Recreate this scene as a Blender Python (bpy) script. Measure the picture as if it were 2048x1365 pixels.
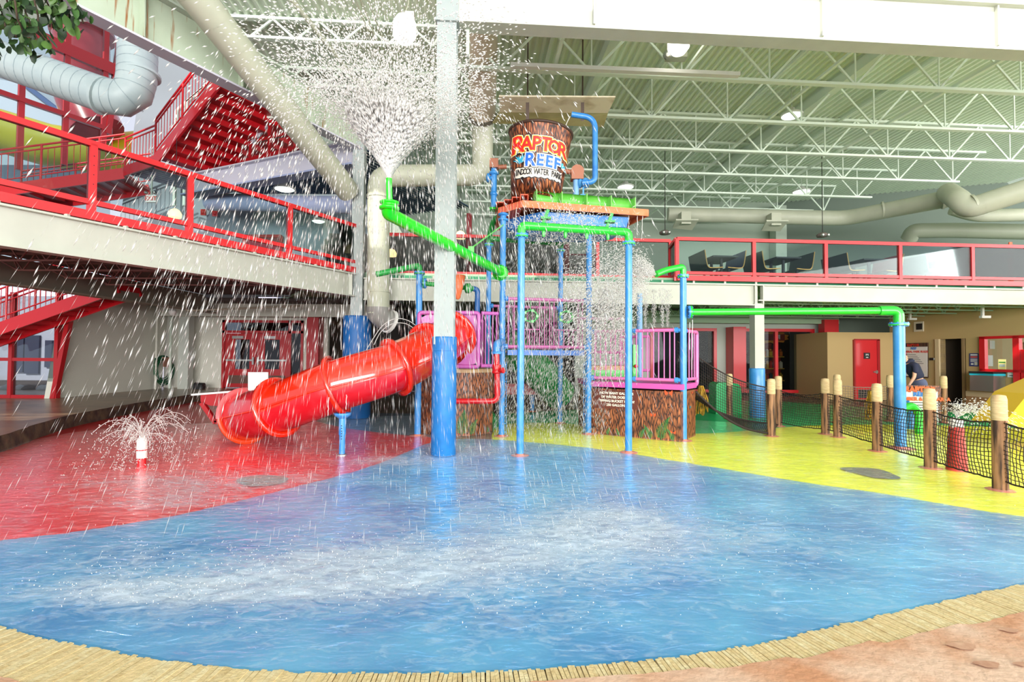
import bpy, math, random
import numpy as np
from mathutils import Vector, Matrix, Euler
random.seed(7); RNG = np.random.RandomState(7)
S = bpy.context.scene
for _o in list(S.objects): bpy.data.objects.remove(_o)
# ------------------------------------------------------------ camera, world, sun, exposure
PITCH, ROLL, FL, EYE = 1.54, 0.4, 1024.0, 1.55
HX, HY = 1024.0, 682.5
cam_m = Euler((math.radians(90 + PITCH), 0, 0)).to_matrix() @ Matrix.Rotation(math.radians(ROLL), 3, 'Z')
cd = bpy.data.cameras.new('camera'); cd.lens = 18; cd.sensor_width = 36; cd.clip_end = 300; cd.clip_start = .05
cam = bpy.data.objects.new('camera', cd); S.collection.objects.link(cam)
cam.matrix_world = Matrix.Translation((0, 0, EYE)) @ cam_m.to_4x4(); S.camera = cam
W = bpy.data.worlds.new('sky'); S.world = W; W.use_nodes = True
wn = W.node_tree; wb = wn.nodes['Background']
wb.inputs[0].default_value = (.82, .86, 1.0, 1); wb.inputs[1].default_value = .72
sd = bpy.data.lights.new('sun', 'SUN'); sd.energy = 4.2; sd.angle = .012; sd.color = (1, .95, .86)
so = bpy.data.objects.new('sun', sd); S.collection.objects.link(so)
so.rotation_euler = Vector((.30, .80, -.62)).to_track_quat('-Z', 'Y').to_euler()
ad = bpy.data.lights.new('window_wall_light', 'AREA'); ad.shape = 'RECTANGLE'; ad.size = 34; ad.size_y = 10; ad.energy = 14500; ad.color = (1, .98, .94)  # fill light added for a presumed window wall, tilted up to brighten ceiling
ao = bpy.data.objects.new('window_wall_light', ad); S.collection.objects.link(ao); ao.location = (2, -24, 4.6); ao.rotation_euler = Vector((0, 1, .5)).to_track_quat('-Z', 'Y').to_euler()
a2 = bpy.data.lights.new('side_window_light', 'AREA'); a2.shape = 'RECTANGLE'; a2.size = 26; a2.size_y = 8; a2.energy = 4000; a2.color = (1, .99, .95)  # unseen fill light added at the right to lift the ceiling
a2o = bpy.data.objects.new('side_window_light', a2); S.collection.objects.link(a2o); a2o.location = (23, 0, 4.2); a2o.rotation_euler = Vector((-1, .3, .75)).to_track_quat('-Z', 'Y').to_euler()
S.view_settings.view_transform = 'Standard'; S.view_settings.look = 'None'
S.view_settings.exposure = 0.38; S.view_settings.gamma = 1; S.view_settings.use_curve_mapping = False
try:
    S.cycles.transparent_max_bounces = 24; S.cycles.max_bounces = 8; S.cycles.diffuse_bounces = 5
    S.cycles.caustics_reflective = False; S.cycles.caustics_refractive = False; S.cycles.use_denoising = True
    S.cycles.sample_clamp_indirect = 6
except Exception: pass

# ------------------------------------------------------------ measuring helpers (rays of the lens meeting real planes)
def ray(x, y):
    d = cam_m @ Vector(((x - HX) / FL, -(y - HY) / FL, -1)); return d
O = Vector((0, 0, EYE))
def P(x, y, Y):
    d = ray(x, y); return O + d * (Y / d.y)
def G(x, y, z=0.0):
    d = ray(x, y); return O + d * ((z - EYE) / d.z)
def PL(x, y, p0, n):
    d = ray(x, y); p0 = Vector(p0); n = Vector(n); return O + d * ((p0 - O).dot(n) / d.dot(n))
A4 = math.radians(4)
U = Vector((math.cos(A4), math.sin(A4), 0)); V = Vector((-math.sin(A4), math.cos(A4), 0)); Z = Vector((0, 0, 1))
def UV(u, v, z): return U * u + V * v + Z * z
LW = Vector((.455, .89, 0)).normalized(); LN = Vector((LW.y, -LW.x, 0))          # left wing direction and its normal
C1 = P(888, 800, 7.9); C1.z = 0
C2 = P(716, 560, 12.4); C2.z = 0
L0 = C2.copy()
def LP(x, y, off=0.0): return PL(x, y, L0 + LN * off, LN)                       # on the balcony face of the left wing
def B2(x, y, off=0.0): return PL(x, y, C2 + V * off, V)                          # on the face of the rear balcony beam

# ------------------------------------------------------------ materials
def lin(c):
    def f(v):
        v /= 255.0
        return v / 12.92 if v <= .04045 else ((v + .055) / 1.055) ** 2.4
    return (f(c[0]), f(c[1]), f(c[2]), 1)
MATS = {}
def mat(name, rgb, rough=.5, metal=0, var=0, vs=3, rgb2=None, bump=0, bs=30, coat=0, emit=0, spec=.5, stretch=None, alpha=1, det=4, ramp=(.35, .65), trans=0):
    if name in MATS: return MATS[name]
    m = bpy.data.materials.new(name); m.use_nodes = True; nt = m.node_tree; N = nt.nodes; b = N['Principled BSDF']
    b.inputs['Base Color'].default_value = lin(rgb); b.inputs['Roughness'].default_value = rough
    b.inputs['Metallic'].default_value = metal; b.inputs['Specular IOR Level'].default_value = spec
    b.inputs['Coat Weight'].default_value = coat; b.inputs['Coat Roughness'].default_value = .08
    if emit: b.inputs['Emission Color'].default_value = lin(rgb); b.inputs['Emission Strength'].default_value = emit
    if alpha < 1: b.inputs['Alpha'].default_value = alpha
    if trans: b.inputs['Transmission Weight'].default_value = trans
    if rgb2 or bump:
        tc = N.new('ShaderNodeTexCoord'); mp = N.new('ShaderNodeMapping'); nt.links.new(tc.outputs['Object'], mp.inputs[0])
        if stretch: mp.inputs['Scale'].default_value = stretch
    if rgb2:
        n = N.new('ShaderNodeTexNoise'); n.inputs['Scale'].default_value = vs; n.inputs['Detail'].default_value = det
        r = N.new('ShaderNodeValToRGB'); r.color_ramp.elements[0].position = ramp[0]; r.color_ramp.elements[1].position = ramp[1]
        r.color_ramp.elements[0].color = lin(rgb); r.color_ramp.elements[1].color = lin(rgb2)
        nt.links.new(mp.outputs[0], n.inputs['Vector']); nt.links.new(n.outputs[0], r.inputs[0]); nt.links.new(r.outputs[0], b.inputs['Base Color'])
    if bump:
        n2 = N.new('ShaderNodeTexNoise'); n2.inputs['Scale'].default_value = bs; n2.inputs['Detail'].default_value = 3
        bp = N.new('ShaderNodeBump'); bp.inputs['Strength'].default_value = bump; bp.inputs['Distance'].default_value = .02
        nt.links.new(mp.outputs[0], n2.inputs['Vector']); nt.links.new(n2.outputs[0], bp.inputs['Height']); nt.links.new(bp.outputs[0], b.inputs['Normal'])
    MATS[name] = m; return m
def glassmat(name, tint=(225, 235, 235), refl=.12):
    m = bpy.data.materials.new(name); m.use_nodes = True; nt = m.node_tree; N = nt.nodes; N.clear()
    o = N.new('ShaderNodeOutputMaterial'); mx = N.new('ShaderNodeMixShader'); t = N.new('ShaderNodeBsdfTransparent'); g = N.new('ShaderNodeBsdfGlossy')
    f = N.new('ShaderNodeFresnel'); f.inputs[0].default_value = 1.4; g.inputs['Roughness'].default_value = .02
    t.inputs[0].default_value = lin(tint)
    a = N.new('ShaderNodeMath'); a.operation = 'ADD'; a.inputs[1].default_value = refl; a.use_clamp = True
    nt.links.new(f.outputs[0], a.inputs[0]); nt.links.new(a.outputs[0], mx.inputs[0])
    nt.links.new(t.outputs[0], mx.inputs[1]); nt.links.new(g.outputs[0], mx.inputs[2]); nt.links.new(mx.outputs[0], o.inputs[0])
    MATS[name] = m; return m
def watermat(name, op=.6, rgb=(252, 250, 248)):
    m = bpy.data.materials.new(name); m.use_nodes = True; nt = m.node_tree; N = nt.nodes; N.clear()
    o = N.new('ShaderNodeOutputMaterial'); mx = N.new('ShaderNodeMixShader'); t = N.new('ShaderNodeBsdfTransparent'); p = N.new('ShaderNodeBsdfPrincipled')
    p.inputs['Base Color'].default_value = lin(rgb); p.inputs['Roughness'].default_value = .15
    p.inputs['Subsurface Weight'].default_value = 0
    tr = N.new('ShaderNodeBsdfTranslucent'); tr.inputs[0].default_value = lin(rgb); m2 = N.new('ShaderNodeMixShader'); m2.inputs[0].default_value = .45
    nt.links.new(p.outputs[0], m2.inputs[1]); nt.links.new(tr.outputs[0], m2.inputs[2])
    mx.inputs[0].default_value = op
    nt.links.new(t.outputs[0], mx.inputs[1]); nt.links.new(m2.outputs[0], mx.inputs[2]); nt.links.new(mx.outputs[0], o.inputs[0])
    MATS[name] = m; return m

M_red = mat('red_paint', (205, 22, 30), .35, coat=.3)
M_redrail = mat('red_rail_paint', (214, 26, 34), .4, coat=.25)
M_blue = mat('blue_paint', (38, 130, 205), .4, rgb2=(70, 150, 215), vs=4, coat=.3)
M_padblue = mat('blue_column_padding', (22, 108, 178), .45, rgb2=(34, 120, 188), vs=5, bump=.15, bs=12)
M_green = mat('green_paint', (32, 190, 48), .35, coat=.5)
M_dgreen = mat('dark_green_paint', (26, 150, 60), .4, coat=.3)
M_purple = mat('purple_paint', (196, 96, 178), .45, coat=.2)
M_pink = mat('pink_paint', (214, 112, 176), .45, coat=.2)
M_orange = mat('orange_paint', (228, 104, 52), .45, rgb2=(236, 126, 80), vs=6, coat=.2)
M_brownp = mat('brown_plastic', (160, 98, 72), .5)
M_steel = mat('pale_steel_paint', (180, 182, 170), .55, rgb2=(188, 190, 178), vs=2, bump=.05, bs=8)
M_steelg = mat('grey_green_steel_paint', (176, 188, 174), .55, rgb2=(190, 200, 186), vs=2)
M_col = mat('white_column_paint', (152, 161, 160), .55, rgb2=(162, 170, 167), vs=2, bump=.05, bs=8)
M_deck = mat('ceiling_deck_paint', (232, 243, 226), .6)
M_joist = mat('joist_paint', (228, 240, 226), .55)
M_duct = mat('cream_duct_paint', (184, 186, 166), .5, rgb2=(174, 177, 158), vs=2)
M_ductw = mat('pale_blue_duct_paint', (190, 204, 206), .45, rgb2=(176, 192, 196), vs=2)
M_wall = mat('sage_wall_paint', (196, 206, 194), .8, bump=.05, bs=40)
M_wallg = mat('grey_green_wall_paint', (168, 180, 166), .8)
M_wallb = mat('blue_grey_wall_paint', (150, 166, 176), .8)
M_wallw = mat('cream_stucco', (206, 204, 192), .85, bump=.3, bs=60)
M_tan = mat('tan_wall_paint', (196, 166, 114), .8, bump=.05, bs=40)
M_tanl = mat('light_tan_tile', (214, 190, 150), .6)
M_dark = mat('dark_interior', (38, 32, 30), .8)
M_black = mat('black_plastic', (26, 26, 28), .5)
M_metal = mat('brushed_steel', (190, 190, 186), .3, metal=.9)
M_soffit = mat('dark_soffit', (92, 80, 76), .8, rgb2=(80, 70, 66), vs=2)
M_white = mat('white_plastic', (232, 230, 226), .45)
M_glass = glassmat('clear_glass', (225, 235, 235), -.012)
M_glassd = glassmat('tinted_glass', (160, 168, 172), .02)
M_glassl = glassmat('low_sheen_glass', (215, 220, 220), -.02)
M_drop = watermat('water_drops', .75)
M_mist = watermat('water_mist', .36)
M_core = watermat('white_water', .92)

# ------------------------------------------------------------ mesh building
class MB:
    def __init__(s): s.v = []; s.f = []; s.sm = []
    def add(s, vs, fs, smooth=False):
        n = len(s.v); s.v += [tuple(p) for p in vs]; s.f += [tuple(i + n for i in f) for f in fs]; s.sm += [smooth] * len(fs); return s
    def box(s, c, sz, rz=0, m=None):
        c = Vector(c); hx, hy, hz = sz[0] / 2, sz[1] / 2, sz[2] / 2; R = m or Matrix.Rotation(rz, 3, 'Z')
        vs = [c + R @ Vector((x, y, z)) for z in (-hz, hz) for x, y in ((-hx, -hy), (hx, -hy), (hx, hy), (-hx, hy))]
        return s.add(vs, [(3, 2, 1, 0), (4, 5, 6, 7), (0, 1, 5, 4), (1, 2, 6, 5), (2, 3, 7, 6), (3, 0, 4, 7)])
    def beam(s, a, b, w, h, up=Z):
        a = Vector(a); b = Vector(b); d = (b - a).normalized()
        if abs(d.dot(up)) > .98: up = Vector((0, 1, 0))
        sx = d.cross(up).normalized(); uz = sx.cross(d)
        vs = [p + sx * i * w / 2 + uz * j * h / 2 for p in (a, b) for i, j in ((-1, -1), (1, -1), (1, 1), (-1, 1))]
        return s.add(vs, [(0, 1, 2, 3), (7, 6, 5, 4), (0, 4, 5, 1), (1, 5, 6, 2), (2, 6, 7, 3), (3, 7, 4, 0)])
    def prism(s, poly, d):                        # closed slab: polygon pushed along vector d
        n = len(poly); d = Vector(d); vs = [Vector(p) for p in poly] + [Vector(p) + d for p in poly]
        fs = [tuple(range(n))[::-1], tuple(range(n, 2 * n))] + [(i, (i + 1) % n, n + (i + 1) % n, n + i) for i in range(n)]
        return s.add(vs, fs)
    def tube(s, pts, r, seg=14, cap=True, smooth=True, arc=None):
        pts = [Vector(p) for p in pts]; n = len(pts); rs = r if hasattr(r, '__len__') else [r] * n
        t0 = (pts[1] - pts[0]).normalized(); ref = Z if abs(t0.z) < .9 else Vector((0, 1, 0))
        a = t0.cross(ref).normalized(); vs = []
        a0, a1 = arc or (0, 2 * math.pi); closed = arc is None; k = seg if closed else seg + 1
        for i, p in enumerate(pts):
            t = ((pts[min(i + 1, n - 1)] - pts[max(i - 1, 0)])).normalized()
            a = (a - t * a.dot(t)).normalized(); b = t.cross(a)
            for j in range(k):
                g = a0 + (a1 - a0) * j / seg; vs.append(p + a * (math.cos(g) * rs[i]) + b * (math.sin(g) * rs[i]))
        fs = []
        for i in range(n - 1):
            for j in range(k if closed else k - 1):
                q = (j + 1) % k; fs.append((i * k + j, i * k + q, (i + 1) * k + q, (i + 1) * k + j))
        s.add(vs, fs, smooth)
        if cap and closed:
            s.add([vs[j] for j in range(k)], [tuple(range(k))[::-1]]); s.add([vs[(n - 1) * k + j] for j in range(k)], [tuple(range(k))])
        return s
    def lathe(s, c, prof, seg=24, axis=None, smooth=True, m=None):   # prof: (radius, height)
        c = Vector(c); R = m or ((Vector(axis).to_track_quat('Z', 'Y').to_matrix()) if axis is not None else Matrix.Identity(3)); vs = []
        for r, h in prof:
            for j in range(seg):
                g = 2 * math.pi * j / seg; vs.append(c + R @ Vector((r * math.cos(g), r * math.sin(g), h)))
        fs = [(i * seg + j, i * seg + (j + 1) % seg, (i + 1) * seg + (j + 1) % seg, (i + 1) * seg + j) for i in range(len(prof) - 1) for j in range(seg)]
        s.add(vs, fs, smooth)
        if prof[0][0] > 1e-4: s.add(vs[:seg], [tuple(range(seg))[::-1]])
        if prof[-1][0] > 1e-4: s.add(vs[-seg:], [tuple(range(seg))])
        return s
    def mesh(s, name, off=(0, 0, 0)):
        me = bpy.data.meshes.new(name); ox, oy, oz = off
        me.from_pydata([(x - ox, y - oy, z - oz) for x, y, z in s.v], [], s.f)
        me.polygons.foreach_set('use_smooth', s.sm); me.update(); return me
OFF = {}
def _link(o, parent, off):
    S.collection.objects.link(o)
    if parent is not None: o.parent = parent
    OFF[o.name] = Vector(off)
def thing(name, label, cat, loc, group=None, kind=None):
    o = bpy.data.objects.new(name, None); o.empty_display_size = .2; loc = Vector(loc); o.location = loc; _link(o, None, loc)
    if label: o['label'] = label
    if cat: o['category'] = cat
    if group: o['group'] = group
    if kind: o['kind'] = kind
    return o
def part(name, mb, m, parent, label=None, kind=None, mod=None):
    off = OFF[parent.name]; me = mb.mesh(name, off); me.materials.append(m); o = bpy.data.objects.new(name, me); _link(o, parent, off)
    if label: o['label'] = label
    if kind: o['kind'] = kind
    return o
def solo(name, mb, m, label, cat, group=None, kind=None, base=None):
    if base is None:
        a = np.array(mb.v); base = ((a[:, 0].min() + a[:, 0].max()) / 2, (a[:, 1].min() + a[:, 1].max()) / 2, a[:, 2].min())
    me = mb.mesh(name, base); me.materials.append(m); o = bpy.data.objects.new(name, me); o.location = base; _link(o, None, base)
    if label: o['label'] = label
    if cat: o['category'] = cat
    if group: o['group'] = group
    if kind: o['kind'] = kind
    return o
def struct(name, mb, m, parent=None):
    if parent is not None: return part(name, mb, m, parent)
    return solo(name, mb, m, None, None, kind='structure', base=(0, 0, 0))
_unit = {}
def _unitmesh(kind, m):
    k = (kind, m.name)
    if k not in _unit:
        b = MB()
        if kind == 'box': b.box((0, 0, 0), (1, 1, 1))
        else: b.tube([(0, 0, -.5), (0, 0, .5)], 1, 10)
        me = b.mesh('unit_' + kind); me.materials.append(m); _unit[k] = me
    return _unit[k]
def _place(name, me, parent, mw, label=None):
    o = bpy.data.objects.new(name, me); off = OFF[parent.name]; o.matrix_local = Matrix.Translation(-off) @ mw
    S.collection.objects.link(o); o.parent = parent; OFF[o.name] = off
    loc, rot, sc = (Matrix.Translation(-off) @ mw).decompose(); o.location = loc; o.rotation_mode = 'QUATERNION'; o.rotation_quaternion = rot; o.scale = sc
    o['_piece'] = 1
    if label: o['label'] = label
    return o
def bar(name, a, b, w, h, m, parent, up=Z, label=None):
    a = Vector(a); b = Vector(b); d = b - a; L = d.length; d.normalize()
    if abs(d.dot(up)) > .98: up = Vector((0, 1, 0))
    sx = d.cross(up).normalized(); uz = sx.cross(d)
    R = Matrix((sx, uz, -d)).transposed().to_4x4()
    mw = Matrix.Translation((a + b) / 2) @ R @ Matrix.Diagonal((w, h, L, 1))
    return _place(name, _unitmesh('box', m), parent, mw, label)
def rod(name, a, b, r, m, parent, label=None):
    a = Vector(a); b = Vector(b); d = b - a; L = d.length
    mw = Matrix.Translation((a + b) / 2) @ d.to_track_quat('Z', 'Y').to_matrix().to_4x4() @ Matrix.Diagonal((r, r, L, 1))
    return _place(name, _unitmesh('rod', m), parent, mw, label)
def quad(a, b, c, d, t, n=None):                    # pane of thickness t
    a, b, c, d = map(Vector, (a, b, c, d)); nn = n or (b - a).cross(d - a).normalized()
    return MB().prism([a, b, c, d], nn * t)
def fillet(pts, r, k=6):
    pts = [Vector(p) for p in pts]; out = [pts[0]]
    for i in range(1, len(pts) - 1):
        p = pts[i]; d0 = (pts[i - 1] - p); d1 = (pts[i + 1] - p); rr = min(r, d0.length * .48, d1.length * .48)
        a = p + d0.normalized() * rr; b = p + d1.normalized() * rr
        for j in range(k + 1):
            t = j / k; out.append(a * (1 - t) ** 2 + p * 2 * t * (1 - t) + b * t * t)
    return out + [pts[-1]]
def ibeam(mb, a, b, d, w, tf=.03, tw=.03, up=Z):      # a,b: bottom centreline; d depth
    a = Vector(a); b = Vector(b)
    mb.beam(a + Z * tf / 2, b + Z * tf / 2, w, tf); mb.beam(a + Z * (d - tf / 2), b + Z * (d - tf / 2), w, tf); mb.beam(a + Z * d / 2, b + Z * d / 2, tw, d - 2 * tf)
    return mb
def text_mb(txt, size, off=0.0, ext=.002, align='CENTER', space=1.0):
    cu = bpy.data.curves.new('t', 'FONT'); cu.body = txt; cu.size = size; cu.offset = off; cu.extrude = ext; cu.align_x = align; cu.align_y = 'CENTER'; cu.resolution_u = 2; cu.space_character = space
    o = bpy.data.objects.new('t', cu); S.collection.objects.link(o); dg = bpy.context.evaluated_depsgraph_get(); dg.update()
    me = bpy.data.meshes.new_from_object(o.evaluated_get(dg)); mb = MB(); mb.add([v.co.copy() for v in me.vertices], [tuple(p.vertices) for p in me.polygons])
    bpy.data.objects.remove(o); bpy.data.curves.remove(cu); bpy.data.meshes.remove(me); return mb
def xform(mb, fn): mb.v = [tuple(fn(Vector(p))) for p in mb.v]; return mb
def on_plane(mb, c, ex, ey, lift=.004):
    ex = Vector(ex).normalized(); ey = Vector(ey).normalized(); n = ex.cross(ey); c = Vector(c)
    return xform(mb, lambda p: c + ex * p.x + ey * p.y + n * (p.z + lift))
def vnoise(x, y, seed=0):
    xi = np.floor(x).astype(int); yi = np.floor(y).astype(int); xf = x - xi; yf = y - yi
    def h(a, b):
        n = (a * 374761393 + b * 668265263 + seed * 974711) & 0x7fffffff
        n = ((n ^ (n >> 13)) * 1274126177) & 0x7fffffff; return ((n ^ (n >> 16)) & 0xffff) / 65535.0
    u = xf * xf * (3 - 2 * xf); v = yf * yf * (3 - 2 * yf)
    return (h(xi, yi) * (1 - u) + h(xi + 1, yi) * u) * (1 - v) + (h(xi, yi + 1) * (1 - u) + h(xi + 1, yi + 1) * u) * v
def fbm(x, y, o=4, seed=0):
    t = 0; a = .5
    for k in range(o): t = t + a * vnoise(x * 2 ** k, y * 2 ** k, seed + k); a *= .5
    return t
# ============================================================ FLOORS
def gpoly(px, z=0.0): return [G(x, y, z) for x, y in px]
def densify(pts, n=6, jit=0.0, seed=3):
    r = random.Random(seed); out = []
    for i in range(len(pts)):
        p0, p1, p2, p3 = pts[i - 1], pts[i], pts[(i + 1) % len(pts)], pts[(i + 2) % len(pts)]
        for k in range(n):
            t = k / n; q = .5 * ((2 * p1) + (p2 - p0) * t + (2 * p0 - 5 * p1 + 4 * p2 - p3) * t * t + (3 * p1 - p0 - 3 * p2 + p3) * t ** 3)
            out.append(Vector((q.x + r.uniform(-jit, jit), q.y + r.uniform(-jit, jit), q.z)))
    return out
def seg_dens(pts, n=6, jit=.0, seed=3):                 # open curve
    pts = [Vector(p) for p in pts]; r = random.Random(seed); out = []
    for i in range(len(pts) - 1):
        p0, p1, p2, p3 = pts[max(i - 1, 0)], pts[i], pts[i + 1], pts[min(i + 2, len(pts) - 1)]
        for k in range(n):
            t = k / n; q = .5 * ((2 * p1) + (p2 - p0) * t + (2 * p0 - 5 * p1 + 4 * p2 - p3) * t * t + (3 * p1 - p0 - 3 * p2 + p3) * t ** 3)
            out.append(Vector((q.x + r.uniform(-jit, jit), q.y + r.uniform(-jit, jit), q.z)))
    return out + [pts[-1]]
def flat(poly, z):
    mb = MB(); pts = [Vector((p.x, p.y, z)) for p in poly]; mb.add(pts, [tuple(range(len(pts)))]); return mb
M_base = mat('brown_wet_concrete', (128, 108, 88), .35, rgb2=(98, 82, 68), vs=1.5, bump=.1, bs=10)
M_pblue = mat('blue_pad_paint', (48, 124, 176), .3, rgb2=(90, 160, 198), vs=1.4, bump=.12, bs=9)
M_pyel = mat('yellow_pad_paint', (226, 226, 26), .35, rgb2=(238, 236, 60), vs=2, bump=.12, bs=9)
M_pred = mat('red_pad_paint', (206, 26, 34), .3, rgb2=(222, 40, 48), vs=2, bump=.12, bs=9)
M_pgrn = mat('green_pad_paint', (24, 176, 104), .35, rgb2=(34, 190, 110), vs=2, bump=.12, bs=9)
M_pgry = mat('grey_drain_mesh', (120, 124, 112), .6, rgb2=(90, 94, 88), vs=60)
floor = struct('floor', MB().prism([(-40, -4, -.12), (30, -4, -.12), (30, 40, -.12), (-40, 40, -.12)], (0, 0, .1)), M_base)
near_px = [(-260, 1180), (-100, 1226), (0, 1258), (60, 1275), (160, 1295), (300, 1322), (450, 1340), (600, 1350), (800, 1352), (960, 1350), (1100, 1342), (1250, 1330), (1400, 1312), (1550, 1285), (1700, 1250), (1850, 1215), (1960, 1190), (2048, 1172), (2200, 1134), (2420, 1080)]
near = [G(x, y) for x, y in near_px]
inner = seg_dens(near, 8, .006, 5)
bl = [G(x, y) for x, y in [(2420, 1080), (2300, 1062), (2048, 1035), (1900, 1012), (1760, 988), (1600, 965), (1440, 938), (1300, 915), (1200, 900), (1100, 889), (1000, 881), (930, 879), (880, 884), (850, 890), (780, 920), (700, 947), (600, 973), (480, 1003), (350, 1033), (200, 1058), (100, 1072), (0, 1083), (-140, 1100), (-260, 1180)]]
bpoly = inner + seg_dens(bl, 10, .012, 9)[1:-1]
part('blue_splash_pad', flat(bpoly, .006), M_pblue, floor)
yel = [G(x, y) for x, y in [(1000, 898), (1000, 852), (1100, 846), (1180, 852), (1300, 862), (1390, 868), (1500, 862), (1560, 856), (1650, 851), (1800, 850), (1960, 854), (2200, 866), (2600, 890), (2900, 1100), (2400, 1100), (2048, 1075), (1700, 1010), (1400, 960), (1200, 925)]]
part('yellow_splash_pad', flat(densify(yel, 4, .01), .002), M_pyel, floor)
redp = [G(x, y) for x, y in [(870, 898), (862, 876), (800, 870), (700, 858), (620, 840), (540, 815), (480, 795), (330, 800), (200, 830), (60, 866), (-60, 900), (-300, 960), (-320, 1120), (0, 1130), (300, 1070), (600, 1010), (850, 930)]]
part('red_splash_pad', flat(densify(redp, 4, .01), .001), M_pred, floor)
grn = [G(x, y) for x, y in [(900, 862), (960, 830), (1180, 818), (1380, 800), (1560, 803), (1700, 813), (1850, 820), (1960, 826), (2300, 840), (2300, 900), (1900, 880), (1400, 890), (1100, 870)]]
part('green_splash_pad', flat(grn, -.004), M_pgrn, floor)
gry = [G(x, y) for x, y in [(640, 850), (700, 826), (870, 828), (960, 832), (940, 872), (860, 880), (760, 872)]]
part('grey_walkway', flat(gry, -.002), mat('blue_grey_pad', (104, 116, 128), .4, rgb2=(84, 94, 106), vs=2), floor)
drain = [G(x, y) for x, y in [(1680, 940), (1700, 937), (1755, 940), (1790, 952), (1800, 960), (1760, 959), (1735, 955)]]
part('floor_drain', flat(densify(drain, 3), .012), M_pgry, floor)
drain2 = [G(x, y) for x, y in [(472, 962), (520, 953), (575, 957), (560, 970), (500, 975)]]
part('floor_drain', flat(densify(drain2, 3), .012), M_pgry, floor)
# near deck of sandstone-coloured concrete
M_sand = mat('sandstone_concrete', (192, 136, 102), .6, rgb2=(210, 176, 154), vs=2.2, bump=.35, bs=26, det=8, ramp=(.38, .62))
outer = []
for i, p in enumerate(inner):
    t = (inner[min(i + 1, len(inner) - 1)] - inner[max(i - 1, 0)]).normalized(); n = Vector((t.y, -t.x, 0))
    px = near_px[min(i // 8, len(near_px) - 1)][0]
    w = .30 if px < 150 else (.30 - (px - 150) / 350 * .2 if px < 500 else (.095 if px < 1250 else .105 + min(1, (px - 1250) / 600) * .14))
    outer.append(p + n * w)
dk = MB(); dk.prism([Vector((p.x, p.y, -.05)) for p in outer] + [Vector((9, -3, -.05)), Vector((-9, -3, -.05))], (0, 0, .062))
deck = part('sandstone_deck', dk, M_sand, floor)
for sx, sy, sw in [(1925, 1300, .07), (2020, 1268, .05), (1975, 1337, .06), (2045, 1337, .04)]:
    c = G(sx, sy); e = MB(); e.add([Vector((c.x + math.cos(a) * sw * (1 + .25 * math.sin(3 * a)), c.y + math.sin(a) * sw * .5, .0135 + sx * 1e-6 + sy * 3e-6)) for a in [k * math.pi / 8 for k in range(16)]], [tuple(range(16))])
    part('deck_stain', e, mat('deck_stain_grey', (172, 124, 100), .6, rgb2=(198, 156, 130), vs=14), floor)
# grooved edge tile strip
e = MB(); n = len(inner)
for i in range(n - 1): e.add([inner[i] + Z * -.01, inner[i + 1] + Z * -.01, outer[i + 1] + Z * -.01, outer[i] + Z * -.01], [(0, 3, 2, 1)])
trim = struct('trim_1', e, mat('dark_grout', (92, 70, 46), .8))
M_tile = [mat('cream_edge_tile_%d' % k, c, .6, rgb2=c2, vs=20, bump=.3, bs=60) for k, (c, c2) in enumerate([((212, 192, 148), (194, 168, 120)), ((218, 202, 162), (202, 180, 134)), ((202, 180, 132), (214, 190, 144))])]
Ls = [0.0]
for i in range(n - 1): Ls.append(Ls[-1] + (inner[i + 1] - inner[i]).length)
def along(arr, s):
    k = max(0, min(n - 2, int(np.searchsorted(Ls, s)) - 1)); t = (s - Ls[k]) / max(1e-6, Ls[k + 1] - Ls[k]); return arr[k].lerp(arr[k + 1], t)
r = random.Random(4); s = 0; k = 0; widths = []
tot = Ls[-1]; cnt = 290
tiles = [tot * i / cnt for i in range(cnt)]
# tiles are finer near the lens: space them with the distance
s = .05; tiles = []
while s < tot - .05:
    p = along(inner, s); d = math.hypot(p.x, p.y); tiles.append(s); s += (.021 + .004 * max(0, d - 2.2)) if p.x > -.9 else .028
rank = sorted(range(len(tiles) - 1), key=lambda i_: along(inner, tiles[i_]).length * (1 if -2.6 < along(inner, tiles[i_]).x < 4.2 else 3)); single = set(rank[:296]); rest = MB()
for i in range(len(tiles) - 1):
    s0 = tiles[i]; s1 = tiles[i + 1]; g = (s1 - s0) * r.uniform(.08, .22) if along(inner, s0).x > -.9 else .001; s1 -= g
    z = .008 + r.uniform(0, .004); j = r.uniform(-.012, .006); sk = (s1 - s0) * r.uniform(-.15, .15)
    a, b, c, d = along(inner, s0 + sk), along(inner, s1 + sk), along(outer, s1), along(outer, s0); q = (a - d).normalized() * -j
    pq = [Vector((x.x, x.y, -.02)) for x in (a + q, b + q, c, d)]
    if i in single: part('tile', MB().prism(pq, (0, 0, .02 + z)), M_tile[r.randrange(3)], trim)
    else: rest.prism(pq, (0, 0, .02 + z))
if rest.v: part('tile_run', rest, M_tile[0], trim, kind='stuff')

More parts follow.
